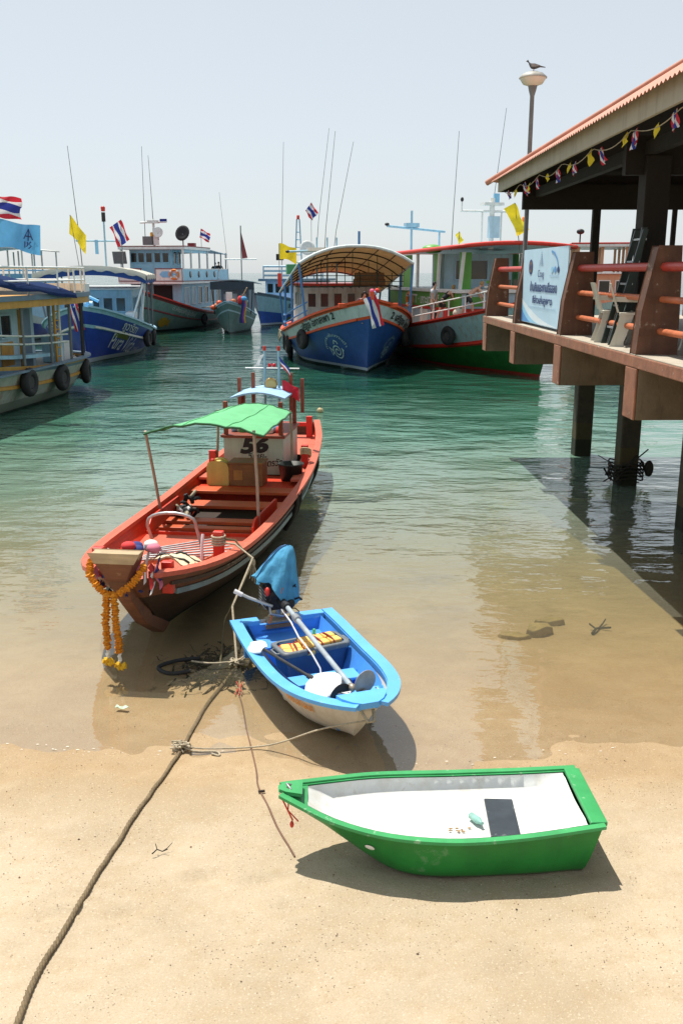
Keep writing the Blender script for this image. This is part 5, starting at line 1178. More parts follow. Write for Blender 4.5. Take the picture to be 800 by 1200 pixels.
# ---- green, white and red excursion boat on the right
g_hull = M('dark green hull paint', (.018, .125, .025), .45, .25, 2, stain=.4, stain_col=(.01, .05, .012), zline=[.10], zcol=[(.30, .03, .02)])
g_side = M('scuffed pale blue bulwark', (.36, .47, .52), .5, .12, 3, stain=.7, stain_col=(.35, .14, .07), stain_str=.3)
leaf_green = M('leaf green paint', (.10, .34, .055), .45, .12, 4, stain=.2)
lblue = M('very pale blue paint', (.40, .55, .64), .45, .08, 4, stain=.25)
h = Hull(18, 6.0, [(0, 1.3), (.4, 1.45), (.6, 1.80), (.8, 2.30), (.92, 2.75), (1, 3.1)], [(0, -.6), (.6, -.9), (.92, -.7), (1, -.5)], [(0, .7), (.2, .95), (.45, 1), (.65, .96), (.8, .78), (.9, .52), (.96, .28), (1, .03)], 1.4, .34, .80)
GR = Boat('excursion_boat', 'green hulled excursion boat with red roof edge and people on its side deck', 'boat', (5.75, 44.7, 0), -75, h)
g = MB(); h.skin(g, [(0, .60, g_hull, 20), (.60, .66, red, 1), (.66, .97, g_side, 8), (.97, 1, red, 1)], 60); GR.part(g, 'hull')
g = MB(); h.rail(g, .20, .07, red, 0, .99, 1, -.0, 0); h.rail(g, .08, .10, red, .02, .97, .635, -.05, .03); GR.part(g, 'cap_rail', .015)
g = MB(); h.deck(g, .01, .98, lambda u: h.zs(u) - .03, M('worn brown deck', (.30, .18, .11), .75, .2, 3), .06); GR.part(g, 'deck')
UGR = lambda x: (x + 9) / 18
def edge(xlist, side, z=0, inset=.12): return [V((lambda p: (p.x, side * (abs(p.y) - inset), p.z + z))(h.P(UGR(x), 1, side))) for x in xlist]
pts = edge([.8, 1.9, 3.1, 4.3, 5.4, 6.4, 7.3], -1)
g = MB()
for k in (.38, .75): g.tube([p + V((0, 0, k)) for p in pts], .028, white, 6)
for p in pts: g.bar(p, p + V((0, 0, .75)), .028, white, 6)
GR.part(g, 'side_rail')
zb = 1.72
g = MB(); g.bx(-5.5, 4.2, -2.0, 2.0, zb - .1, 2.38, lblue); GR.part(g, 'lower_house', .02)
g = MB(); g.bx(-5.52, 4.22, -2.03, 2.03, 2.382, 2.50, red); GR.part(g, 'trim_band', .01)
g = MB(); g.bx(-5.5, 4.2, -2.0, 2.0, 2.502, 3.15, leaf_green); GR.part(g, 'green_band', .01)
g = MB(); g.bx(-5.6, 4.4, -2.12, 2.12, 3.152, 3.30, white); GR.part(g, 'window_sill', .01)
for x, lean in ((4.1, .35), (1.5, .15), (-1.2, 0), (-3.4, 0), (-5.4, 0)):
    for s_ in (-1, 1): g = MB(); g.prism([(-.09, 0), (.09, 0), (.09 + lean, 1.5), (-.09 + lean, 1.5)], white, (x, s_ * 1.95 - .05, 3.302), (1, 0, 0), (0, 0, 1), (0, .1, 0)); GR.part(g, 'window_post')
for s_ in (-1, 1):
    g = MB(); g.bx(.9, 1.45, s_ * 1.9 - .03, s_ * 1.9 + .03, 3.302, 4.8, leaf_green); GR.part(g, 'shutter'); g = MB(); g.bx(-3.3, -2.2, s_ * 1.9 - .03, s_ * 1.9 + .03, 3.302, 4.8, leaf_green); GR.part(g, 'shutter')
g = MB(); g.bx(3.85, 3.95, -1.9, -1.4, 3.302, 4.8, leaf_green); GR.part(g, 'shutter')
g = MB(); g.bx(-.2, 1.3, -1.6, 1.7, 3.302, 4.79, lblue); GR.part(g, 'wheelhouse', .02)
window(GR, (1.3, -.3, 4.1), 1.5, .8, 'x+', lblue); window(GR, (.5, -1.6, 4.15), .7, .75, 'y-', lblue); window(GR, (1.3, 1.2, 4.1), .6, .8, 'x+', lblue)
g = MB(); rf = [[V((x, y, 4.82 + .16 * (1 - (y / 2.6) ** 2) + .015 * (x + 6))) for y in [-2.55 + .51 * j for j in range(11)]] for x in [-6 + 1.15 * i for i in range(11)]]
g.slab(rf, lblue, .06); GR.part(g, 'roof')
g = MB(); e_ = [r[0] for r in rf] + rf[-1][1:] + [r[-1] for r in rf[-2::-1]] + rf[0][-2:0:-1]; g.tube(e_, .085, red, 6, True); GR.part(g, 'roof_edge')
# front face of the house: pale wall with ornaments
g = MB(); g.bx(4.202, 4.23, -1.9, 1.9, 2.52, 3.13, lblue)
for y in (-1.2, -.5): g.bx(4.231, 4.25, y - .25, y + .25, 2.6, 3.0, leaf_green)
GR.part(g, 'front_panel')
g = MB(); ob = M('ochre ornament', (.40, .27, .06), .6)
for i in range(5): g.ell((4.24, -.75 + .16 * i, 3.6 + .05 * (i % 2)), (.02, .09, .07), ob if i % 2 else leaf_green, 8, 6)
g.bar((4.2, -.9, 3.4), (4.2, .9, 3.4), .05, white); 
for y in (.2, .5): g.bx(4.18, 4.22, y - .1, y + .1, 3.45, 3.7, dark_glass)
GR.part(g, 'ornament')
g = MB(); flat_text(g, 'CTT · เกาะเต่าทัวร์', .55, white_paint, (-2.0, -2.035, 2.62), (1, 0, 0), (0, 0, 1), 0, .01, width=3.9); GR.part(g, 'lettering')
lifering(GR, (4.42, -.35, 3.0), 0, 'rust coloured life ring on the front of the green and white boat', rust_ring)
lifering(GR, (-1.6, -2.2, 2.75), -1.571, 'orange life ring on the green side wall beside the central boat')
for x0, x1, m in ((3.0, 3.7, leaf_green), (.9, 1.6, dark_glass), (-.6, .4, white)): g = MB(); g.bx(x0, x1, -2.03, -2.002, 1.75, 2.36, m); GR.part(g, 'door')
g = MB(); g.lathe([(.13, 0), (.13, .42), (.05, .5), (.05, .56)], red, (3.5, -2.3, h.zs(UGR(3.5)) - .03), 12); GR.part(g, 'fire_extinguisher')
# mast, radar, antennas, flags on the roof
g = MB(); g.bar((2.2, .2, 4.98), (2.2, .2, 7.1), .11, white, 10); g.bar((2.2, -1.25, 6.55), (2.2, 1.1, 6.55), .05, white, 8); g.box((2.2, .2, 6.85), (.5, .9, .12), white); g.box((2.2, .3, 5.9), (.3, .45, .9), lblue); g.bar((2.2, -.25, 5.0), (2.2, -.25, 6.5), .04, white); g.bar((2.2, .65, 5.0), (2.2, .65, 6.5), .04, white); g.bx(2.05, 2.15, .3, .55, 6.9, 7.3, sky_blue); GR.part(g, 'mast')
g = MB(); g.bar((2.2, -1.2, 6.55), (2.2, -1.2, 6.95), .03, white); g.ell((2.2, -1.2, 7.02), (.07, .07, .1), dark_metal); GR.part(g, 'mast_lamp')
g = MB(); g.bar((3.2, 1.3, 4.95), (3.2, 1.3, 5.9), .05, grey_pole); g.lathe([(.12, 5.9), (.14, 5.95), (.14, 6.25), (.1, 6.3), (0, 6.3)], M('orange beacon', (.75, .2, .02), .4), (3.2, 1.3, 0), 12); GR.part(g, 'beacon')
g = MB(); g.ell((.2, -1.75, 5.02), (.42, .5, .2), leaf_green); GR.part(g, 'roof_dome')
g = MB(); g.bar((-5.2, -.9, 4.9), (-5.2, -.9, 7.0), .06, pale_blue); g.bar((-5.2, -2.2, 6.25), (-5.2, .9, 6.0), .06, pale_blue); g.bar((-5.2, .6, 6.0), (-5.2, .6, 5.0), .05, pale_blue); g.box((-5.2, -.9, 6.3), (.4, .7, .2), pale_blue); g.ell((-5.2, -2.2, 6.33), (.12, .12, .08), dark_metal); GR.part(g, 'rear_mast')
flagpole(GR, (-3.5, 1.0, 4.95), 1.0, .5, .4, [(1, yellow)], (.05, .5, -.9), (0, .5, .4), .1, 1)
whip(GR, 0.6, -1.0, 4.95, 10.0, (-.1, .25)); whip(GR, -.8, 1.4, 4.95, 11.2, (.3, .5))
flagpole(GR, (5.2, .6, 2.4), 4.3, 1.25, .55, [(1, yellow)], (.15, .62, -1), (.0, .8, .4), .08, 1, (0, -.75))
tyre(GR, .735, -1, 'tyre hung on the pale side of the green and white boat below the people', .62, R0=.40)

# ---- left: blue boat with white awning
b_hull = M('royal blue hull paint', (.022, .055, .35), .4, .16, 2.5, stain=.4, stain_col=(.03, .06, .22), zline=[.22, .02], zcol=[(.40, .46, .50), (.015, .03, .03)])
h = Hull(15.5, 5.2, [(0, .95), (.3, .95), (.5, 1.12), (.7, 1.5), (.86, 1.98), (1, 2.55)], [(0, -.5), (.6, -.7), (1, -.5)], [(0, .66), (.15, .88), (.4, 1), (.64, .98), (.8, .80), (.9, .54), (.96, .30), (1, .03)], 1.3, .33, .85)
PB = Boat('excursion_boat', 'royal blue excursion boat with white scalloped awning moored behind the ochre trimmed boat', 'boat', (-12.4, 49.6, 0), -82, h)
g = MB(); h.skin(g, [(0, .70, b_hull, 26), (.70, .75, pale_blue, 1), (.75, .94, b_hull, 6), (.94, 1, pale_blue, 1)], 90); PB.part(g, 'hull')
g = MB(); h.rail(g, .18, .08, pale_blue, 0, .99, 1, 0, 0); h.rail(g, .07, .09, oldwhite, .02, .975, .725, -.04, .02); PB.part(g, 'cap_rail', .015)
g = MB(); h.inner(g, .02, .985, lambda u: h.zs(u) - .4, sky_blue, .1); PB.part(g, 'bulwark'); g = MB(); h.deck(g, .01, .97, lambda u: h.zs(u) - .4, sky_blue, .1); PB.part(g, 'deck')
band_text(PB, 'ภูวาริตา', .50, .86, .80, 1, white_paint, 1.55, .006, .035); band_text(PB, 'ภูวาริตา', .5, .78, .80, -1, white_paint, 1.55, .006, .035)
g = MB(); vs, fs = glyphs('Pura Vida', .86, .28, .004); k = 2.9 / max(v.x for v in vs); h.paint(g, ([V((v.x * k, v.y * 1.15, 0)) for v in vs], fs), white_paint, .90, .45, 1, .035, .75)
vs, fs = glyphs('.DIVING', .26, .2); h.paint(g, ([V((v.x, v.y, 0)) for v in vs], fs), white_paint, .705, .44, 1, .035, .5); PB.part(g, 'lettering')
g = MB(); olive = M('olive hull emblem', (.12, .15, .03), .6, .2, 6); h.paint(g, ([V(p) for p in ((0, .02, 0), (.2, .3, 0), (.4, .16, 0), (.65, .42, 0), (.9, .18, 0), (1.15, .34, 0), (1.5, .0, 0))], [(0, 1, 2), (0, 2, 6), (2, 3, 4), (2, 4, 6), (4, 5, 6)]), olive, .885, .635, 1, .035, .8); PB.part(g, 'emblem')
g = MB(); g.bx(-6, 2.2, -1.75, 1.75, .6, 3.15, pale_blue); PB.part(g, 'cabin', .02)
g = MB(); g.bx(-6.2, 2.4, -1.9, 1.9, 3.152, 3.25, white); PB.part(g, 'cabin_roof', .02)
for y in (-1.3, -.68, -.05, .58, 1.2): window(PB, (2.2, y, 2.45), .42, .62, 'x+', pale_blue)
for x in (1.4, .3, -.9, -2.1, -3.4): window(PB, (x, 1.75, 2.45), .7, .6, 'y+', pale_blue)
g = MB(); gr = [[V((x, y, 4.28 - .40 * abs(y / 2.55) ** 2.4 + .03 * math.sin(x * 3.2) * (abs(y) > 2) - .04 * (x < -6))) for y in [-2.6 + .2 * j for j in range(27)]] for x in [4.3 - .35 * i for i in range(25)]]
g.slab(gr, M('cream awning canvas', (.62, .60, .52), .85, .08, 3, trans=.25), .015); AW2 = PB.part(g, 'awning')
g = MB(); bl_c = M('blue awning lining', (.03, .075, .26), .8, .15, 3, trans=.15)
g.grid([[p + V((0, 0, -.03)) for p in r] for r in gr], bl_c); g.grid([[p + V((.03, 0, -.02)), p + V((.0, 0, -.42))] for p in gr[0]], bl_c); g.grid([[r[-1] + V((0, .0, -.02)), r[-1] + V((0, .0, -.38))] for r in gr], bl_c); cr_c = MAT['cream awning canvas']
g.grid([[p + V((.06, 0, .02)), p + V((.08, 0, -.22 + .05 * math.sin(p.y * 9)))] for p in gr[0]], cr_c); g.grid([[r[-1] + V((0, .03, .02)), r[-1] + V((0, .05, -.20 + .05 * math.sin(r[-1].x * 9)))] for r in gr], cr_c); g.build('valance', AW2)
for x in (4.1, 1.5, -2, -4):
    for s_ in (-1, 1):
        q = h.P((x + 7.75) / 15.5, 1, s_); g = MB(); g.bar((x, s_ * (abs(q.y) - .12), q.z), (x, s_ * 2.45, 3.92), .045, grey_pole, 8); PB.part(g, 'awning_post')
g = MB(); g.tube([(4.15, 1.9, 1.9), (4.3, 2.4, 3.3), (3.9, 2.5, 3.9)], .05, white, 8); g.tube([(3.0, 2.2, 1.5), (2.8, 2.5, 3.9)], .05, white, 8); PB.part(g, 'awning_brace')
for x in (3.5, 2.7): g = MB(); g.box((x, 1.75, 1.75), (.45, .5, .8), white); PB.part(g, 'seat', .1)
g = MB(); g.bar((5.6, 0, 1.95), (5.6, 0, 2.9), .08, sky_blue); g.tube([(5.6, -.5, 2.7), (5.6, 0, 2.95), (5.6, .5, 2.7)], .07, sky_blue, 8); g.lathe([(.22, -.2), (.22, .2)], pale_blue, (5.3, 0, 2.5), 12, 'y'); PB.part(g, 'windlass')
whip(PB, -1.2, -.95, 4.2, 10.2, (0, -.35), .03)
g = MB(); g.bar((-.4, .35, 4.2), (-.4, .35, 6.9), .045, pale_blue, 8); g.bar((-.4, -1.1, 5.55), (-.4, 1.1, 5.55), .045, pale_blue, 8); g.lathe([(.1, 6.5), (.1, 6.95)], dark_metal, (-.4, .35, 0), 10); g.lathe([(.1, 7.0), (.12, 7.2), (.05, 7.25)], red, (-.4, .35, 0), 10); g.bx(-.5, -.3, -.15, .0, 4.9, 5.6, sky_blue); PB.part(g, 'light_mast')
flagpole(PB, (-.4, -1.0, 4.2), 2.6, 1.25, .95, [(1, yellow)], (.1, .65, -.75), (0, .1, .9), .12, 1, (0, -.3)); flagpole(PB, (-.4, 1.2, 4.2), 2.4, 1.1, .75, THAI, (.1, .5, -1), (0, .75, .5), .1, .4, (0, .0))
g = MB(); flag_mesh(g, 1.3, .42, THAI, (7.6, -.25, 2.75), (.1, .35, -1), (0, .9, .2), .08, .8, .1, 8); PB.part(g, 'bow_flag')
tyre(PB, .64, 1, 'tyre hung foremost on the right side of the royal blue boat with white script', .48, R0=.43); tyre(PB, .52, 1, 'tyre hung aftmost on the right side of the royal blue boat with white script', .35, R0=.43)
# ---- far left foreground: ochre trimmed tour boat, rounded stern towards us at right
a_hull = M('rust streaked white hull', (.46, .48, .42), .55, .15, 2.5, stain=.95, stain_col=(.30, .15, .05), stain_str=.22, zline=[.35, .06], zcol=[(.22, .25, .2), (.02, .028, .018)])
ochre = M('ochre yellow trim paint', (.50, .26, .045), .5, .18, 4, stain=.4, stain_col=(.25, .11, .03)); slate_b = M('slate blue trim paint', (.12, .19, .26), .5, .15, 4, stain=.3)
awn_b = M('blue side awning', (.010, .025, .085), .95, .15, 4, spec=.08)
h = Hull(14, 4.4, [(0, 1.18), (.25, 1.22), (.5, 1.38), (.8, 1.8), (1, 2.3)], [(0, -.2), (.15, -.5), (.6, -.7), (1, -.5)], [(0, .34), (.03, .62), (.09, .84), (.2, .97), (.4, 1), (.65, .98), (.82, .75), (.93, .4), (1, .03)], 1.2, .34, .8, .7)
OB = Boat('tour_boat', 'weathered white tour boat with ochre trim and blue side awning at the left edge', 'boat', (-11.35, 27.4, 0), -97.4, h)
g = MB(); h.skin(g, [(0, .68, a_hull, 18), (.68, .74, ochre, 1), (.74, .90, a_hull, 3), (.90, .95, slate_b, 1), (.95, 1, ochre, 1)], 60); OB.part(g, 'hull')
def round_end(boat, inset, z, u1=.9):
    hh = boat.h; a = [hh.P(u, 1, 1) for u in [0, .015, .03, .06, .09, .14, .2, .3, .45, .6, .75, u1]]
    a = [V((p.x + (inset * .8 if p.x < -6 else 0), max(.02, p.y - inset), z)) for p in a]; return [V((p.x, -p.y, z)) for p in reversed(a)] + a
g = MB(); g.sweep(round_end(OB, .0, 1.2), .22, .06, slate_b, 0); h.rail(g, .07, .09, ochre, .0, .97, .71, -.04, .03); OB.part(g, 'cap_rail', .01)
g = MB(); h.deck(g, 0, .95, lambda u: h.zs(u) - .12, M('grey worn deck', (.25, .27, .27), .8, .2, 3), .08); OB.part(g, 'deck')
def plate(g, pts, z0, z1, m):
    k = len(pts); lo = [V((p.x, p.y, z0)) for p in pts]; hi = [V((p.x, p.y, z1)) for p in pts]
    g.add(lo + hi, [tuple(range(k))[::-1], tuple(range(k, 2 * k))] + [(i, (i + 1) % k, k + (i + 1) % k, k + i) for i in range(k)], m)
up = round_end(OB, -.15, 0)
g = MB(); plate(g, up, 3.02, 3.22, ochre); g.sweep(Z0(up), .10, .14, slate_b, 3.222); OB.part(g, 'upper_deck')
g = MB(); g.sweep([V((p.x, p.y, 0)) for p in up[6:18]], .06, .26, white, 3.364); OB.part(g, 'stern_coaming')
inn = round_end(OB, -.05, 0)
railing(OB, [p for i, p in enumerate(inn) if i not in (0, 23, 10, 13)], 3.36, .78, white, .03, 2, 'upper_railing')
g = MB(); g.bx(-2.8, 5.5, -1.35, 1.35, 1.1, 3.018, lblue); OB.part(g, 'cabin', .02)
g = MB(); g.bx(-2.86, -2.802, -1.4, -.2, 1.1, 3.0, lblue); OB.part(g, 'door')
g = MB(); g.bx(-2.5, -1.9, 1.352, 1.39, 1.15, 2.9, slate_b); g.bx(-1.9, -1.74, 1.352, 1.42, 1.15, 2.9, ochre); OB.part(g, 'door')
for x in (-.9, .3, 1.5, 2.7):
    window(OB, (x, 1.35, 2.45), .62, .62, 'y+', lblue, pane=dark_glass)
    g = MB(); g.bx(x - .38, x + .38, 1.352, 1.385, 1.30, 2.0, ochre); OB.part(g, 'lower_panel', .01)
for y in (-.9, -.35, .25, .85): window(OB, (-2.86 if y < -.2 else -2.8, y, 2.5), .34, .5, 'x-', lblue, pane=ochre)
for x in (-6.3, -5.2, -3.9, -2.3, -.4, 1.4, 3.2):
    for s_ in (-1, 1):
        q = h.P((x + 7) / 14, 1, s_); 
        g = MB(); g.bar((q.x, s_ * (abs(q.y) - .1), q.z), (q.x, s_ * (abs(q.y) - .08), 3.02), .05, grey_pole if x > -4 else dark_metal, 8); OB.part(g, 'post')
for z in (.62, .85):
    g = MB(); g.tube([h.P(u, 1, 1) + V((0, -.1, z)) for u in [.24, .35, .45, .55, .65, .75]], .03, oldwhite, 6); OB.part(g, 'side_rail')
g = MB(); g.sweep([h.P(u, 1, 1) + V((0, -.5, .05)) for u in [.3, .4, .5, .6, .7]], .5, .10, pale_blue, .15); OB.part(g, 'side_bench', .01)
g = MB(); g.bx(-6.0, -5.3, .5, 1.2, 1.06, 1.7, white); OB.part(g, 'locker', .03)
g = MB(); g.bx(-4.6, -4.2, .9, 1.5, 1.1, 2.0, pale_blue); OB.part(g, 'locker', .03)
g = MB(); g.bar((-3.35, 1.95, 1.2), (-3.35, 1.95, 3.0), .05, oldwhite); 
for k in range(6): g.bar((-3.35, 1.95, 1.4 + .28 * k), (-3.0, 1.95, 1.4 + .28 * k), .025, ochre)
g.bar((-3.0, 1.95, 1.2), (-3.0, 1.95, 3.0), .05, ochre); OB.part(g, 'boarding_ladder')
g = MB(); gr = []
for i in range(15):
    x = -3.6 + 9.5 * i / 14; z = lerp(3.34, 4.10, i / 14) + .02 * math.sin(i * 1.9); gr.append([V((x, lerp(1.15, 2.48, j / 6), z + lerp(.36, 0, (j / 6) ** 1.6))) for j in range(7)] + [V((x, 2.50, z - .13 + .025 * math.sin(i * 5)))])
g.slab(gr, awn_b, .012); OB.part(g, 'side_awning')
g = MB(); g.bar((.25, 1.75, 3.22), (.25, 1.75, 6.15), .03, grey_pole); OB.part(g, 'flagpole')
g = MB(); flag_mesh(g, 1.05, .56, THAI, (.25, 1.75, 6.05), (.05, 1, .0), (0, .1, 1), .07, 1.2, .12, 12, 2); OB.part(g, 'flag')
lb_f = M('light blue flag cloth', (.14, .45, .78), .8, .1, 5, trans=.3)
g = MB(); flag_mesh(g, 1.62, .72, [(1, lb_f)], (.25, 1.75, 5.42), (.05, 1, -.02), (0, .15, 1), .07, 1.3, .12, 14, .6); o = OB.part(g, 'flag')
# small dark monogram in the middle of the light blue flag
gm = MB(); c = V((.40, 2.95, 4.86)); ey, ez = V((.05, 1, -.16)).normalized(), V((0, .1, 1))
for sft in (-.035, .035):
    for pts in ([(-.16, .0), (0, .34), (.16, .0)], [(0, .34), (0, -.05)], [(-.10, .1), (.1, .1)], [(-.12, -.08), (-.12, -.28), (-.02, -.2), (-.02, -.08)], [(.1, -.06), (.02, -.15), (.12, -.2), (.02, -.3)]):
        vs, fs = ribbon2d(pts, .045); gm.add([c + V((sft * 3.2, 0, 0)) + ey * v.x * .8 + ez * v.y * .8 for v in vs], fs, navy)
gm.build('monogram', o)
for u, s_, lb in ((.47, 1, 'tyre hung nearest on the rust streaked side of the ochre trimmed boat'), (.30, 1, 'tyre on the ochre trimmed boat just left of its rounded stern'), (.12, 1, 'tyre on the turn of the rounded stern of the ochre trimmed boat'), (.028, 1, 'tyre at the very end of the ochre trimmed boat before the blue hull'), (.008, 1, 'tyre half hidden behind the last stern tyre of the ochre trimmed boat')): tyre(OB, u, s_, lb, .40, R0=.42)

# ---- two decked pale blue ferry
c_hull = M('grey green hull paint', (.21, .33, .30), .5, .15, 2.5, stain=.5, stain_col=(.12, .14, .10), zline=[.12], zcol=[(.03, .035, .03)])
maroon = M('maroon trim', (.22, .04, .045), .5, .12, 5); cblue = M('light blue house paint', (.30, .58, .74), .45, .08, 4, stain=.2)
h = Hull(18, 5.8, [(0, .95), (.35, 1.0), (.6, 1.35), (.8, 2.0), (1, 3.0)], [(0, -.5), (.6, -.8), (1, -.5)], [(0, .66), (.15, .88), (.4, 1), (.64, .96), (.8, .78), (.9, .52), (.96, .28), (1, .03)], 1.5, .34, .82)
CF = Boat('ferry', 'two decked pale blue and white ferry with grey green hull and red gunwale', 'boat', (-12.8, 71.5, 0), -99, h)
g = MB(); h.skin(g, [(0, .68, c_hull, 20), (.68, .72, maroon, 1), (.72, .94, c_hull, 3), (.94, 1, maroon, 1)], 60); CF.part(g, 'hull')
g = MB(); h.rail(g, .2, .10, red, 0, .99, 1); h.rail(g, .07, .08, maroon, .02, .97, .70, -.03, .02); CF.part(g, 'cap_rail')
g = MB(); h.inner(g, .02, .985, lambda u: h.zs(u) - .5, red, .1); CF.part(g, 'bulwark'); g = MB(); h.deck(g, .01, .97, lambda u: h.zs(u) - .5, M('red brown deck', (.30, .10, .06), .7, .15, 3), .1); CF.part(g, 'deck')
band_text(CF, 'ป.พัฒนพันธุ์ทรัพย์', .36, .80, .82, 1, white_paint, 3.4, .002, .035)
g = MB(); ora = M('orange fish paint', (.45, .28, .03), .6, .2, 5); fsh = [(-.55, 0), (-.3, .22), (.1, .30), (.4, .12), (.62, .28), (.66, -.2), (.4, -.05), (.1, -.25), (-.3, -.2)]
h.paint(g, ([V((p[0] * 1.15, p[1] * 1.3, 0)) for p in fsh], [(0, 1, 8), (1, 2, 7, 8), (2, 3, 6, 7), (3, 4, 5, 6)]), ora, .82, .48, 1, .05, .5); CF.part(g, 'emblem')
# lower cabin with dark openings, upper deck, wheelhouse
g = MB(); g.bx(-7.6, 2.6, -1.9, 1.9, .9, 3.2, cblue); CF.part(g, 'lower_house', .02)
g = MB(); g.bx(2.602, 2.63, -.2, 1.2, 1.0, 3.1, M('dark doorway', (.015, .016, .018), .8)); CF.part(g, 'doorway')
g = MB(); g.bx(2.64, 2.72, 1.25, 1.9, .9, 3.15, cblue); g.bx(2.72, 2.74, 1.3, 1.88, 1.0, 1.6, white); CF.part(g, 'door')
for i, x in enumerate((1.6, .0, -1.6, -3.2, -4.8, -6.4)): window(CF, (x, 1.9, 2.35), .85, 1.15, 'y+', white, pane=dark_glass if i > 1 else lblue)
g = MB()
for k in range(5): g.bx(2.63, 3.3 - .13 * k, -1.7, -.5, 1.2 + .36 * k, 1.3 + .36 * k, cblue)
g.bx(2.63, 2.7, -1.75, -.45, 1.1, 3.1, slate_b); CF.part(g, 'stairs')
g = MB(); g.bx(-8.2, 3.7, -2.35, 2.35, 3.202, 3.36, white); g.bx(-8.22, 3.72, -2.37, 2.37, 3.362, 3.42, maroon); CF.part(g, 'upper_deck', .01)
for y0, y1 in ((-2.35, -.65), (.35, 2.35)):
    g = MB(); g.bx(3.6, 3.68, y0, y1, 3.422, 4.2, white); g.bx(3.59, 3.7, y0, y1, 4.202, 4.27, maroon); g.bx(3.685, 3.70, y0, y0 + .05, 3.43, 4.2, maroon); g.bx(3.685, 3.70, y1 - .05, y1, 3.43, 4.2, maroon)
    cy = (y0 + y1) / 2 - .1; k = 1.3; bl = sky_blue
    g.add([(3.69, cy + p[0] * k, 3.85 + p[1] * k * .8) for p in [(-.45, 0), (-.3, .2), (.2, .2), (.38, .02), (.55, .14), (.55, -.14), (.38, -.02), (.2, -.2), (-.3, -.2)]], [tuple(range(9))], bl); CF.part(g, 'front_panel')
g = MB(); g.bx(-8.1, 3.58, 2.28, 2.34, 3.422, 4.2, cblue); g.bx(-8.1, 3.58, -2.34, -2.28, 3.422, 4.2, cblue); g.bx(-8.1, 3.58, 2.26, 2.36, 4.202, 4.26, white); CF.part(g, 'side_bulwark')
g = MB()
for x in (1.9, -.1, -2.1, -4.1): g.lathe([(0, 0), (.24, 0), (.24, .02), (0, .02)], dark_glass, (x, 2.342, 3.85), 14, 'y'); 
g.v = [V((lerp(-.0, 1, 1) * v.x, v.y, v.z)) for v in g.v]; CF.part(g, 'port_hole')
g = MB(); g.bx(.4, 2.6, -1.85, 1.2, 3.422, 5.55, cblue); CF.part(g, 'wheelhouse', .02)
for y in (-1.55, -1.0, -.42, .2, .8): window(CF, (2.6, y, 5.0), .42, .62, 'x+', cblue)
for x in (1.0, 1.9): window(CF, (x, 1.2, 5.0), .6, .8, 'y+', cblue)
g = MB(); g.bx(-2.8, 3.3, -2.45, 2.45, 5.552, 5.74, white); g.bx(-2.82, 3.33, -2.47, 2.47, 5.742, 5.80, maroon); CF.part(g, 'roof', .01)
for x in (3.2, 1.4, -.6, -2.6):
    for s_ in (-1, 1): g = MB(); g.bx(x - .06, x + .06, s_ * 2.26 - .06, s_ * 2.26 + .06, 4.26, 5.55, white); CF.part(g, 'roof_post')
g = MB(); g.bx(-2.5, 3.1, 2.22, 2.29, 5.35, 5.549, cblue); CF.part(g, 'roof_beam')
g = MB(); g.slab([[V((-2.83 - .7 * i, -2.4 + .6 * j, 5.66 + .14 * math.sin(math.pi * j / 8) - .04 * i)) for j in range(9)] for i in range(8)], M('pale awning', (.45, .60, .68), .8, .06, 3, trans=.3), .03); CF.part(g, 'aft_awning')
for x in (-4.6, -6.3, -7.7):
    for s_ in (-1, 1): g = MB(); g.bar((x, s_ * 2.25, 4.2), (x, s_ * 2.25, 5.5), .05, slate_b); CF.part(g, 'awning_post')
dish(CF, (-.2, 1.2, 6.75), .58, black_paint, .3, R(-10))
g = MB(); g.bar((-.2, 1.2, 5.8), (-.2, 1.2, 6.7), .05, grey_pole); g.box((-1.0, 1.6, 5.95), (.5, .5, .28), maroon); CF.part(g, 'roof_fitting')
g = MB(); g.bar((1.2, -.5, 5.8), (1.2, -.5, 7.7), .09, white); g.bar((1.2, -1.5, 7.45), (1.2, .5, 7.5), .06, white); g.box((1.2, -.5, 7.5), (.4, .8, .2), white); g.box((1.2, -.95, 6.2), (.4, .7, .6), grey_pole); g.box((1.25, -.3, 6.3), (.3, .3, .8), white); g.box((1.2, .25, 7.6), (.1, .5, .2), f_blue); CF.part(g, 'mast')
g = MB(); g.lathe([(.12, 6.5), (.12, 6.75), (0, 6.8)], M('amber lamp', (.7, .35, .03), .4), (1.3, -.62, 0), 10); CF.part(g, 'amber_lamp')
dish(CF, (1.4, -.1, 6.75), .38, white, .2, 0)
whip(CF, 1.1, -1.2, 6, 12.6, (.1, .1), .03); whip(CF, 1.1, -.55, 7.5, 12.0, (.1, -.1), .03)
flagpole(CF, (-2.4, 1.9, 5.8), 1.35, .85, .62, THAI, (0, 1, -.35), (0, .2, 1), .15, 1)
g = MB(); g.box((3.4, -2.3, 5.0), (.12, .95, .85), grey_pole, 0, .25); CF.part(g, 'floodlight')
lifering(CF, (3.76, 1.75, 3.85), 0, 'orange life ring on the front panel of the two decked ferry')
tyre(CF, .52, 1, 'tyre hung on the shadowed side of the two decked ferry', .45, R0=.42)
g = MB(); g.bx(3.6, 4.3, .1, .7, .98, 1.75, red); g.bar((4.4, .2, 1.2), (4.2, 1.1, 2.1), .05, dark_metal); g.bx(3.4, 3.9, .4, 1.0, 1.0, 2.1, dark_metal); g.ell((4.2, 1.3, 1.6), (.2, .3, .3), red); CF.part(g, 'anchor_winch')

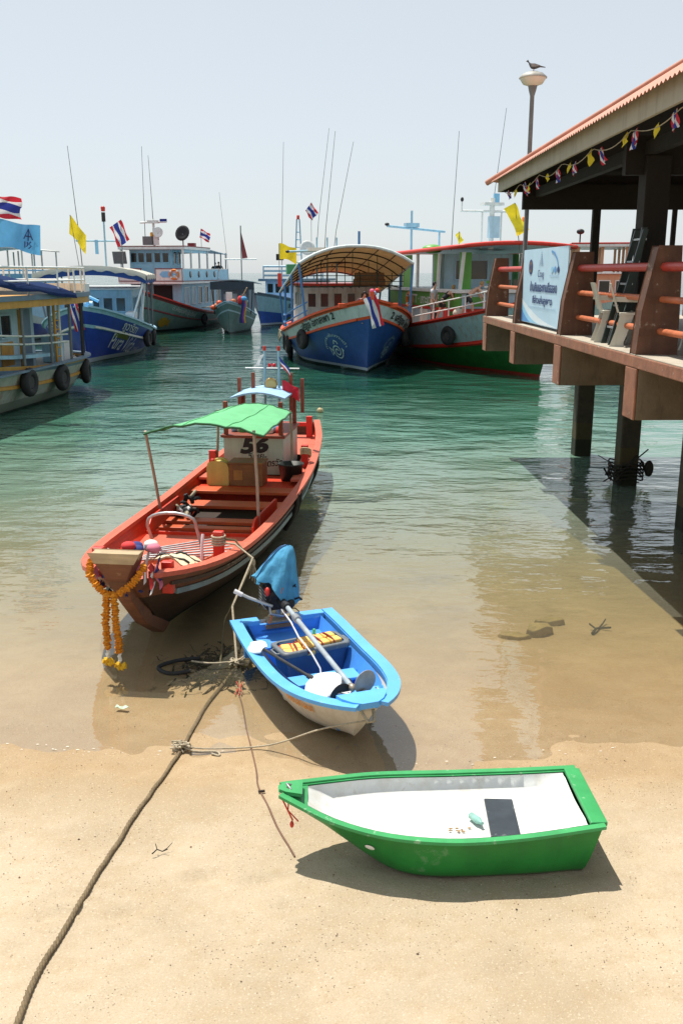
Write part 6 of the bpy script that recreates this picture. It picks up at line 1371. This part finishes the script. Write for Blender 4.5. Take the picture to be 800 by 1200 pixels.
# ---- small grey green boat with ribbons at the bow
d_hull = M('dull teal hull paint', (.12, .20, .20), .55, .15, 3, stain=.5, stain_col=(.06, .09, .07), zline=[.1], zcol=[(.02, .03, .025)])
h = Hull(10, 2.6, [(0, .95), (.4, 1.0), (.7, 1.4), (.88, 1.8), (1, 2.15)], [(0, -.4), (1, -.4)], [(0, .6), (.3, .95), (.6, 1), (.8, .82), (.92, .48), (1, .03)], 1.0, .34, .8)
SB = Boat('fishing_boat', 'small dull teal fishing boat with coloured ribbons on its bow between ferry and blue boat', 'boat', (-7.45, 68, 0), -90, h)
g = MB(); h.skin(g, [(0, .76, d_hull, 9), (.76, .80, lblue, 1), (.80, .95, d_hull, 2), (.95, 1, lblue, 1)], 30); SB.part(g, 'hull')
g = MB(); h.rail(g, .14, .07, pale_blue, 0, .99, 1); SB.part(g, 'cap_rail'); g = MB(); h.deck(g, .02, .97, lambda u: h.zs(u) - .3, deck_pink, .06); SB.part(g, 'deck')
g = MB(); g.bx(-3.5, .6, -1.0, 1.0, .7, 2.9, slate_b); SB.part(g, 'cabin', .02)
for y in (-.6, 0, .6): window(SB, (.6, y, 2.35), .36, .4, 'x+', slate_b, pane=lblue)
g = MB(); g.slab([[V((2.2 - .6 * i, -1.5 + .30 * j, 3.38 - .02 * i + .15 * math.sin(math.pi * j / 10))) for j in range(11)] for i in range(12)], M('grey blue roof canvas', (.30, .44, .52), .8, .08, 3), .05); SB.part(g, 'roof')
g = MB(); g.bx(2.15, 2.2, -1.5, 1.5, 2.85, 3.36, M('dark roof curtain', (.03, .05, .07), .8)); SB.part(g, 'curtain')
for s_ in (-1, 1):
    g = MB(); g.bar((2.1, s_ * 1.25, 1.2), (2.1, s_ * 1.42, 3.36), .04, dark_metal); SB.part(g, 'roof_post')
g = MB(); g.bar((-1.5, .3, 3.4), (-1.5, .3, 7.2), .04, grey_pole); g.bar((-1.5, -.9, 4.9), (-1.5, 1.4, 4.9), .05, white); g.grid([[V((-1.5, .3, 6.9)), V((-1.5, .75, 5.0))], [V((-1.5, .36, 4.95)), V((-1.5, .36, 4.95))]], maroon, False); SB.part(g, 'mast')
whip(SB, -2, -.7, 3.4, 9.5, (0, -.5), .02)
g = MB(); g.bar((2.6, .3, 1.6), (3.1, 1.1, 3.0), .04, tan_m); SB.part(g, 'boat_hook')
g = MB()
for i, (dy, m) in enumerate(((.0, rcol[0]), (.1, M('purple ribbon cloth', (.22, .08, .40), .8)), (.22, M('gold ribbon cloth', (.6, .38, .06), .8)), (.12, rcol[1]), (.3, lb_f))):
    g.grid([[V((4.4, .75 + dy + .08 * math.sin(k), 2.25 - .30 * k * (1 if i < 4 else .3))), V((4.45, .93 + dy + .08 * math.sin(k + 1), 2.22 - .30 * k * (1 if i < 4 else .3)))] for k in range(6)], m)
g.ell((4.35, 1.0, 2.30), (.2, .22, .16), lb_f); g.ell((4.3, .75, 2.2), (.2, .2, .3), rcol[1]); SB.part(g, 'bow_ribbon')
g = MB()
for y, z, m in ((-.75, 2.0, orange_red), (-.95, 1.8, rust_ring), (-1.15, 1.7, orange_red), (.2, 2.1, rust_ring)): g.ell((3.4, y, z), (.24, .2, .18), m, 10, 7)
g.bx(3.0, 3.3, -.3, .1, 1.6, 2.7, white); tag(g.build('gear_heap', None, loc=SB.root.location, rz=SB.a), 'heap of orange floats and white sack on the bow of the small teal boat', 'gear')
ln = MB(); a = CF.w((1.5, 2.95, 1.5)); b_ = SB.w((4.6, -.3, 2.1)); ln.tube([a, a.lerp(b_, .5) + V((0, 0, -.1)), b_], .03, rope_m, 6); tag(ln.build('mooring_line', None), 'taut pale line between the two decked ferry and the small teal boat', 'rope')

# ---- blue boat with pale wheelhouse behind the central boat
e_hull = M('cobalt hull paint', (.03, .10, .42), .45, .15, 3, stain=.4, zline=[.2, .05], zcol=[(.4, .5, .6), (.02, .03, .03)])
h = Hull(14, 4.4, [(0, 1.0), (.4, 1.25), (.7, 1.75), (1, 2.5)], [(0, -.5), (1, -.5)], [(0, .66), (.2, .9), (.5, 1), (.75, .84), (.9, .5), (1, .03)], 1.2, .34, .8)
EB = Boat('excursion_boat', 'cobalt blue boat with pale wheelhouse half hidden behind the central boat', 'boat', (-4.1, 79, 0), -110, h)
g = MB(); h.skin(g, [(0, .55, e_hull, 18), (.55, .60, pale_blue, 1), (.60, .94, pale_blue, 3), (.94, 1, slate_b, 1)], 60); EB.part(g, 'hull')
g = MB(); h.rail(g, .16, .08, slate_b, 0, .99, 1); EB.part(g, 'cap_rail'); g = MB(); h.deck(g, .02, .97, lambda u: h.zs(u) - .3, sky_blue, .06); EB.part(g, 'deck')
band_text(EB, 'ร.วัฒนพลอยวารี', .5, .80, .76, 1, black_paint, 3.4, .008, .04)
g = MB(); h.paint(g, ([V((p[0], p[1], 0)) for p in [(0, 0), (.4, .3), (.8, .1), (1.3, .35), (1.8, .05), (2.4, .3), (3.0, 0), (1.5, -.2)]], [(0, 1, 2, 7), (2, 3, 4, 7), (4, 5, 6, 7)]), olive, .78, .38, 1, .05, .5); EB.part(g, 'emblem')
g = MB(); g.bx(-5, 1.8, -1.5, 1.5, .9, 3.3, M('lilac white wheelhouse paint', (.50, .52, .66), .45, .08, 4)); EB.part(g, 'wheelhouse', .02)
for y in (-1.05, -.35, .35, 1.05): window(EB, (1.8, y, 2.75), .5, .7, 'x+', lblue)
for x in (1.2, .2, -.9, -2.0): window(EB, (x, 1.5, 2.75), .65, .75, 'y+', lblue)
g = MB(); g.bx(-5.3, 2.3, -1.9, 1.9, 3.302, 3.5, slate_b); EB.part(g, 'roof', .02)
g = MB(); 
for z in (3.75, 4.1, 4.45):
    for pts in ([(1.9, -1.6), (1.9, 1.6)], [(1.9, 1.6), (-3, 1.6)]): g.bar(pts[0] + (z,), pts[1] + (z,), .08, lblue, 6)
for x, y in ((1.9, -1.6), (1.9, 0), (1.9, 1.6), (.5, 1.6), (-1, 1.6), (-3, 1.6)): g.bar((x, y, 3.5), (x, y, 4.5), .06, lblue)
EB.part(g, 'upper_railing')
dish(EB, (-.6, 1.2, 5.9), .62, white, .35, R(20))
g = MB()
for s_ in (-1, 1): g.bar((-1.6, s_ * .35, 3.5), (-1.6, s_ * .12, 8.2), .06, pale_blue)
for k in range(6): g.bar((-1.6, -.32 + .03 * k, 4.2 + .6 * k), (-1.6, .32 - .03 * k, 4.2 + .6 * k), .04, pale_blue)
g.lathe([(.12, 8.2), (.12, 8.5), (0, 8.55)], red, (-1.6, 0, 0), 10); g.box((-.5, -1.2, 5.2), (.4, .5, .5), dark_metal); EB.part(g, 'mast')
whip(EB, -1.6, -1.5, 4.5, 14.2, (0, .3), .03); whip(EB, -2.5, 1.2, 5, 15.2, (0, 1.2), .03)
flagpole(EB, (-2.0, 1.0, 4.5), 5.0, 1.1, .9, THAI, (.2, .8, -.8), (0, .6, .7), .1, 2)

# ---- peach and white boat glimpsed through the pier railing, and a small boat behind the ochre trimmed one
peach = M('peach cabin paint', (.62, .34, .20), .5, .1, 4, stain=.2)
h = Hull(14, 4.6, [(0, 1.1), (.5, 1.3), (1, 2.6)], [(0, -.5), (1, -.5)], [(0, .66), (.2, .9), (.5, 1), (.75, .84), (.9, .5), (1, .03)], 1.2, .34, .8)
HB = Boat('excursion_boat', 'peach and white boat glimpsed behind the pier railing and ladder', 'boat', (15.4, 56, 0), -100, h)
g = MB(); h.skin(g, [(0, .8, slate_b, 8), (.8, 1, white, 2)], 30); HB.part(g, 'hull'); g = MB(); h.deck(g, .02, .97, lambda u: h.zs(u) - .2, deck_pink, .06); HB.part(g, 'deck')
g = MB(); g.bx(-5, 2.4, -2.0, 2.0, 1.1, 3.9, peach); g.bx(-5.1, 2.6, -2.1, 2.1, 3.902, 4.0, white); HB.part(g, 'cabin', .02)
g = MB()
for x in (2.4, .6, -1.6, -4):
    for y in (-1.9, -.6, .7, 1.9): g.bx(x - .07, x + .07, y - .07, y + .07, 4.0, 5.35, peach)
for y in (-1.9, .7): g.prism([(0, 0), (.14, 0), (.85, 1.3), (.7, 1.3)], peach, (2.5, y, 4.02), (0, 1, 0), (0, 0, 1), (.06, 0, 0))
HB.part(g, 'upper_post')
g = MB(); g.bx(-5.2, 2.9, -2.3, 2.3, 5.352, 5.5, white); g.bx(-5.22, 2.92, -2.32, 2.32, 5.502, 5.58, red); HB.part(g, 'roof', .02)
for y in (-1.3, -.4, .5, 1.4): window(HB, (2.4, y, 3.2), .55, .65, 'x+', white)
g = MB(); g.bar((1.5, -1.8, 5.58), (1.5, -1.8, 6.1), .04, dark_metal); g.ell((1.55, -1.8, 6.2), (.15, .22, .15), dark_metal); HB.part(g, 'searchlight')
h = Hull(13, 4.4, [(0, 1.0), (.5, 1.3), (1, 2.4)], [(0, -.5), (1, -.5)], [(0, .66), (.2, .9), (.5, 1), (.75, .84), (.9, .5), (1, .03)], 1.2, .34, .8)
LB = Boat('excursion_boat', 'boat with white framed sun deck glimpsed above the ochre trimmed boat', 'boat', (-20.2, 58, 0), -88, h)
g = MB(); h.skin(g, [(0, .8, b_hull, 8), (.8, 1, white, 2)], 30); LB.part(g, 'hull'); g = MB(); h.deck(g, .02, .97, lambda u: h.zs(u) - .2, sky_blue, .06); LB.part(g, 'deck')
g = MB(); g.bx(-5, 2.4, -1.9, 1.9, 1.0, 3.0, pale_blue); g.bx(-5.4, 3.0, -2.2, 2.2, 3.0, 3.15, white); g.bx(-4.8, -1.0, -2.0, 2.0, 3.152, 3.9, sky_blue); LB.part(g, 'cabin', .02)
g = MB()
for x in (2.9, .9, -1.2, -4.6):
    for y in (-2.0, -.7, .6, 2.0): g.bar((x, y, 3.15), (x, y, 5.25), .05, oldwhite)
for z in (3.6, 4.1): g.bar((2.9, -2.0, z), (2.9, 2.0, z), .04, sky_blue); g.bar((2.9, 2.0, z), (-4.6, 2.0, z), .04, sky_blue)
LB.part(g, 'deck_frame')
g = MB(); g.slab([[V((3.2 - .8 * i, -2.2 + .55 * j, 5.3 + .18 * math.sin(math.pi * j / 8))) for j in range(9)] for i in range(11)], oldwhite, .06); LB.part(g, 'roof')
g = MB(); g.bx(2.6, 2.7, -3.6, -2.2, 3.2, 4.0, sky_blue)
for i in range(7): g.bx(2.705, 2.72, -3.5 + .2 * i, -3.4 + .2 * i, 3.35, 3.8, lblue)
LB.part(g, 'side_screen')
# ------------------------------------------------------------------ people
def skinned(name, verts, edges, radii, m, parent=None, sub=1, root=0):
    me = bpy.data.meshes.new(name); me.from_pydata([tuple(v) for v in verts], edges, []); o = bpy.data.objects.new(name, me); COL.objects.link(o)
    md = o.modifiers.new('skin', 'SKIN'); md.use_smooth_shade = True; md.branch_smoothing = .6
    for i, r in enumerate(radii): me.skin_vertices[0].data[i].radius = (r, r) if not isinstance(r, tuple) else r
    me.skin_vertices[0].data[root].use_root = True
    ss = o.modifiers.new('sub', 'SUBSURF'); ss.levels = sub; ss.render_levels = sub
    dg = bpy.context.evaluated_depsgraph_get(); nm = bpy.data.meshes.new_from_object(o.evaluated_get(dg)); bpy.data.objects.remove(o)
    nm.name = name; nm.materials.clear(); nm.materials.append(m); n = bpy.data.objects.new(name, nm); COL.objects.link(n)
    for p in nm.polygons: p.use_smooth = True
    if parent: n.parent = parent
    return n
def person(loc, rz, label, bend=0., hands=((-.30, .05, .82), (.30, .05, .82)), shirt=None, shorts=None, hair=hair_dark, tone=skin_m, sit=False, head_dn=0., step=.0, sleeve=True, group=None):
    """body faces +y; bend = forward lean of the trunk; hands = wrist targets (left, right)"""
    t = T('person', label, 'person', loc, rz, group)
    ph = .50 if sit else .90
    P = V((0, 0, ph)); d = V((0, math.sin(bend), math.cos(bend))); f = V((0, math.cos(bend), -math.sin(bend)))
    waist = P + d * .18; chest = P + d * .40; neck = P + d * .545; hd = bend * .55 - head_dn; dh = V((0, math.sin(bend + head_dn), math.cos(bend + head_dn)))
    vs = [P, waist, chest, neck, neck + dh * .07, neck + dh * .15, neck + dh * .245]; rs = [(.135, .105), (.125, .095), (.15, .105), .055, .055, .088, .062]; es = [(0, 1), (1, 2), (2, 3), (3, 4), (4, 5), (5, 6)]
    fh = dh.cross(V((1, 0, 0))) * -1; fh = V((0, dh.z, -dh.y))
    vs.append(neck + dh * .145 + fh * .105); rs.append(.016); es.append((5, 7))
    arm_pts = []; leg_pts = []
    for s_, hnd in ((-1, hands[0]), (1, hands[1])):
        sh = chest + d * .09 + V((s_ * .185, 0, 0)); w_ = V(hnd); dd = w_ - sh; L1, L2 = .29, .26; l = min(dd.length, L1 + L2 - .005); dd = dd.normalized() if dd.length > 1e-6 else V((0, 0, -1)); w_ = sh + dd * l
        a = (L1 * L1 - L2 * L2 + l * l) / (2 * l); hh = math.sqrt(max(0, L1 * L1 - a * a)); out = V((s_ * .8, -.6, -.15)); out = (out - dd * out.dot(dd)).normalized(); el = sh + dd * a + out * hh
        k = len(vs); vs += [sh, el, w_]; rs += [.058, .043, .029]; es += [(2, k), (k, k + 1), (k + 1, k + 2)]
        hdir = (w_ - el).normalized(); palm = w_ + hdir * .075; vs.append(palm); rs.append((.036, .02)); es.append((k + 2, k + 3)); sd = hdir.cross(V((0, 1, .2))).normalized()
        for j, (o_, ln) in enumerate(((-.030, .062), (-.010, .075), (.011, .070), (.030, .055))):
            q = len(vs); b0 = palm + hdir * .02 + sd * o_; vs += [b0, b0 + hdir * ln * .5 + V((0, .006, -.004)), b0 + hdir * ln + V((0, .018, -.012))]; rs += [.009, .0085, .007]; es += [(k + 3, q), (q, q + 1), (q + 1, q + 2)]
        q = len(vs); vs += [w_ + hdir * .035 + sd * .035, w_ + hdir * .075 + sd * .062]; rs += [.010, .008]; es += [(k + 2, q), (q, q + 1)]
        arm_pts.append((sh, el, w_))
        hip = P + V((s_ * .095, 0, -.03))
        if sit: kn = hip + V((s_ * .03, .43, .03)); an = kn + V((0, .03, -.42)); 
        else:
            st = step * s_; kn = V((s_ * .10, st * .5 + (.06 if bend > .4 else .02), .47)); an = V((s_ * .11, st, .075))
        k = len(vs); vs += [hip, kn, kn.lerp(an, .3) + V((0, -.02, 0)), an, an + V((s_ * .015, .13, -.045)), an + V((s_ * .02, .2, -.055))]; rs += [.085, .056, .056, .036, (.042, .028), (.032, .018)]
        es += [(0, k), (k, k + 1), (k + 1, k + 2), (k + 2, k + 3), (k + 3, k + 4), (k + 4, k + 5)]; leg_pts.append((hip, kn, an))
    skinned('body', vs, es, rs, tone, t, 1)
    g = MB(); c = neck + dh * .17 - fh * .018; e = dh.to_track_quat('Z', 'Y').to_euler()
    g.ell(c + dh * .02, (.086, .098, .10), hair, 12, 8, tuple(e)); g.v = [v - fh * max(0, (v - c).dot(fh) - .045) for v in g.v]; g.build('hair', t)
    if shirt:
        v2 = [P + d * .02, waist, chest, chest + d * .125]; r2 = [(.152, .122), (.148, .118), (.172, .126), .085]; e2 = [(0, 1), (1, 2), (2, 3)]
        if sleeve:
            for sh, el, w_ in arm_pts: k = len(v2); v2 += [sh, sh.lerp(el, .62)]; r2 += [.080, .068]; e2 += [(2, k), (k, k + 1)]
        skinned('shirt', v2, e2, r2, shirt, t, 1)
    if shorts:
        v2 = [P + d * .07, P - V((0, 0, .01))]; r2 = [(.150, .118), (.150, .122)]; e2 = [(0, 1)]
        for hip, kn, an in leg_pts: k = len(v2); v2 += [hip + V((0, 0, -.02)), hip.lerp(kn, .78)]; r2 += [.108, .092]; e2 += [(1, k), (k, k + 1)]
        skinned('shorts', v2, e2, r2, shorts, t, 1)
    return t
tee_w = M('white t shirt cloth', (.60, .62, .68), .85, .1, 8); tee_b = M('black vest cloth', (.025, .028, .03), .85, .2, 8); sh_g = M('grey shorts cloth', (.26, .28, .29), .85, .12, 8); sh_d = M('dark swim shorts', (.035, .05, .055), .8, .2, 8); sh_b = M('black shorts cloth', (.03, .032, .03), .85, .2, 8)
skin2 = M('pale tanned skin', (.58, .34, .24), .55, .08, 12)
dz = lambda x: h_gr.zs(UGR(x)) - .03
h_gr = GR.h
def on_gr(x, y): p = GR.w((x, y, dz(x))); return p
GP = 'passengers on the green and white boat'
person(on_gr(2.75, -2.62), GR.a + R(-90 + 40), 'person in white t-shirt and grey shorts standing at the rail of the green boat', .06, ((-.24, .10, .80), (.22, .28, .78)), tee_w, sh_g, hair_dark, skin2, False, .15, .08, True, GP)
person(on_gr(3.35, -2.45), GR.a + R(-90 + 82), 'person in black vest and black shorts bending forward on the green boat', .85, ((-.16, .62, .62), (.16, .66, .58)), tee_b, sh_b, hair_fair, skin2, False, -.3, .20, False, GP)
person(on_gr(5.0, -1.95), GR.a + R(-90 + 80), 'bare backed person in dark shorts bending low by the life ring', 1.0, ((-.15, .68, .55), (.16, .74, .52)), None, sh_d, hair_fair, skin2, False, -.3, .24, False, GP)
person(GR.w((5.6, .6, dz(5.6) - .3)), GR.a + R(-90), 'person in dark shirt seated in front of the green boat cabin behind the railing', .1, ((-.2, .35, .62), (.2, .35, .62)), M('slate shirt cloth', (.12, .15, .18), .85), sh_b, hair_dark, skin2, True, .2, 0, True, GP)
person(FB.w((6.35, -.15, h_gr.zs(.2) + .65)), FB.a + R(-90), 'person with black hair crouching behind the bow flag of the central boat', .35, ((-.2, .4, .7), (.2, .4, .7)), M('dark patterned shirt', (.10, .05, .06), .85, .3, 20), sh_b, hair_dark, skin_m, True, .3)
person(CF.w((-5.4, 2.0, 3.45)), CF.a + R(-90 + 30), 'person in black sitting on the aft upper deck of the ferry nearer the posts', .2, ((-.2, .35, .6), (.2, .35, .6)), tee_b, sh_b, hair_dark, skin_m, True, .2, 0, True, 'passengers sitting on the ferry')
person(CF.w((-6.9, 1.9, 3.5)), CF.a + R(-90 + 10), 'person in black leaning at the stern end of the ferry upper deck', .1, ((-.25, .3, .65), (.2, .35, .65)), tee_b, sh_d, hair_dark, skin_m, True, .3, 0, True, 'passengers sitting on the ferry')
# bag and cooler on the green boat's side deck
g = MB(); g.ell((0, 0, .22), (.24, .2, .22), M('pale canvas bag', (.55, .53, .45), .85, .15, 6), 12, 8); tag(g.build('bag', None, loc=on_gr(4.4, -2.1)), 'pale canvas bag on the green boat deck beside the bare backed person', 'bag')
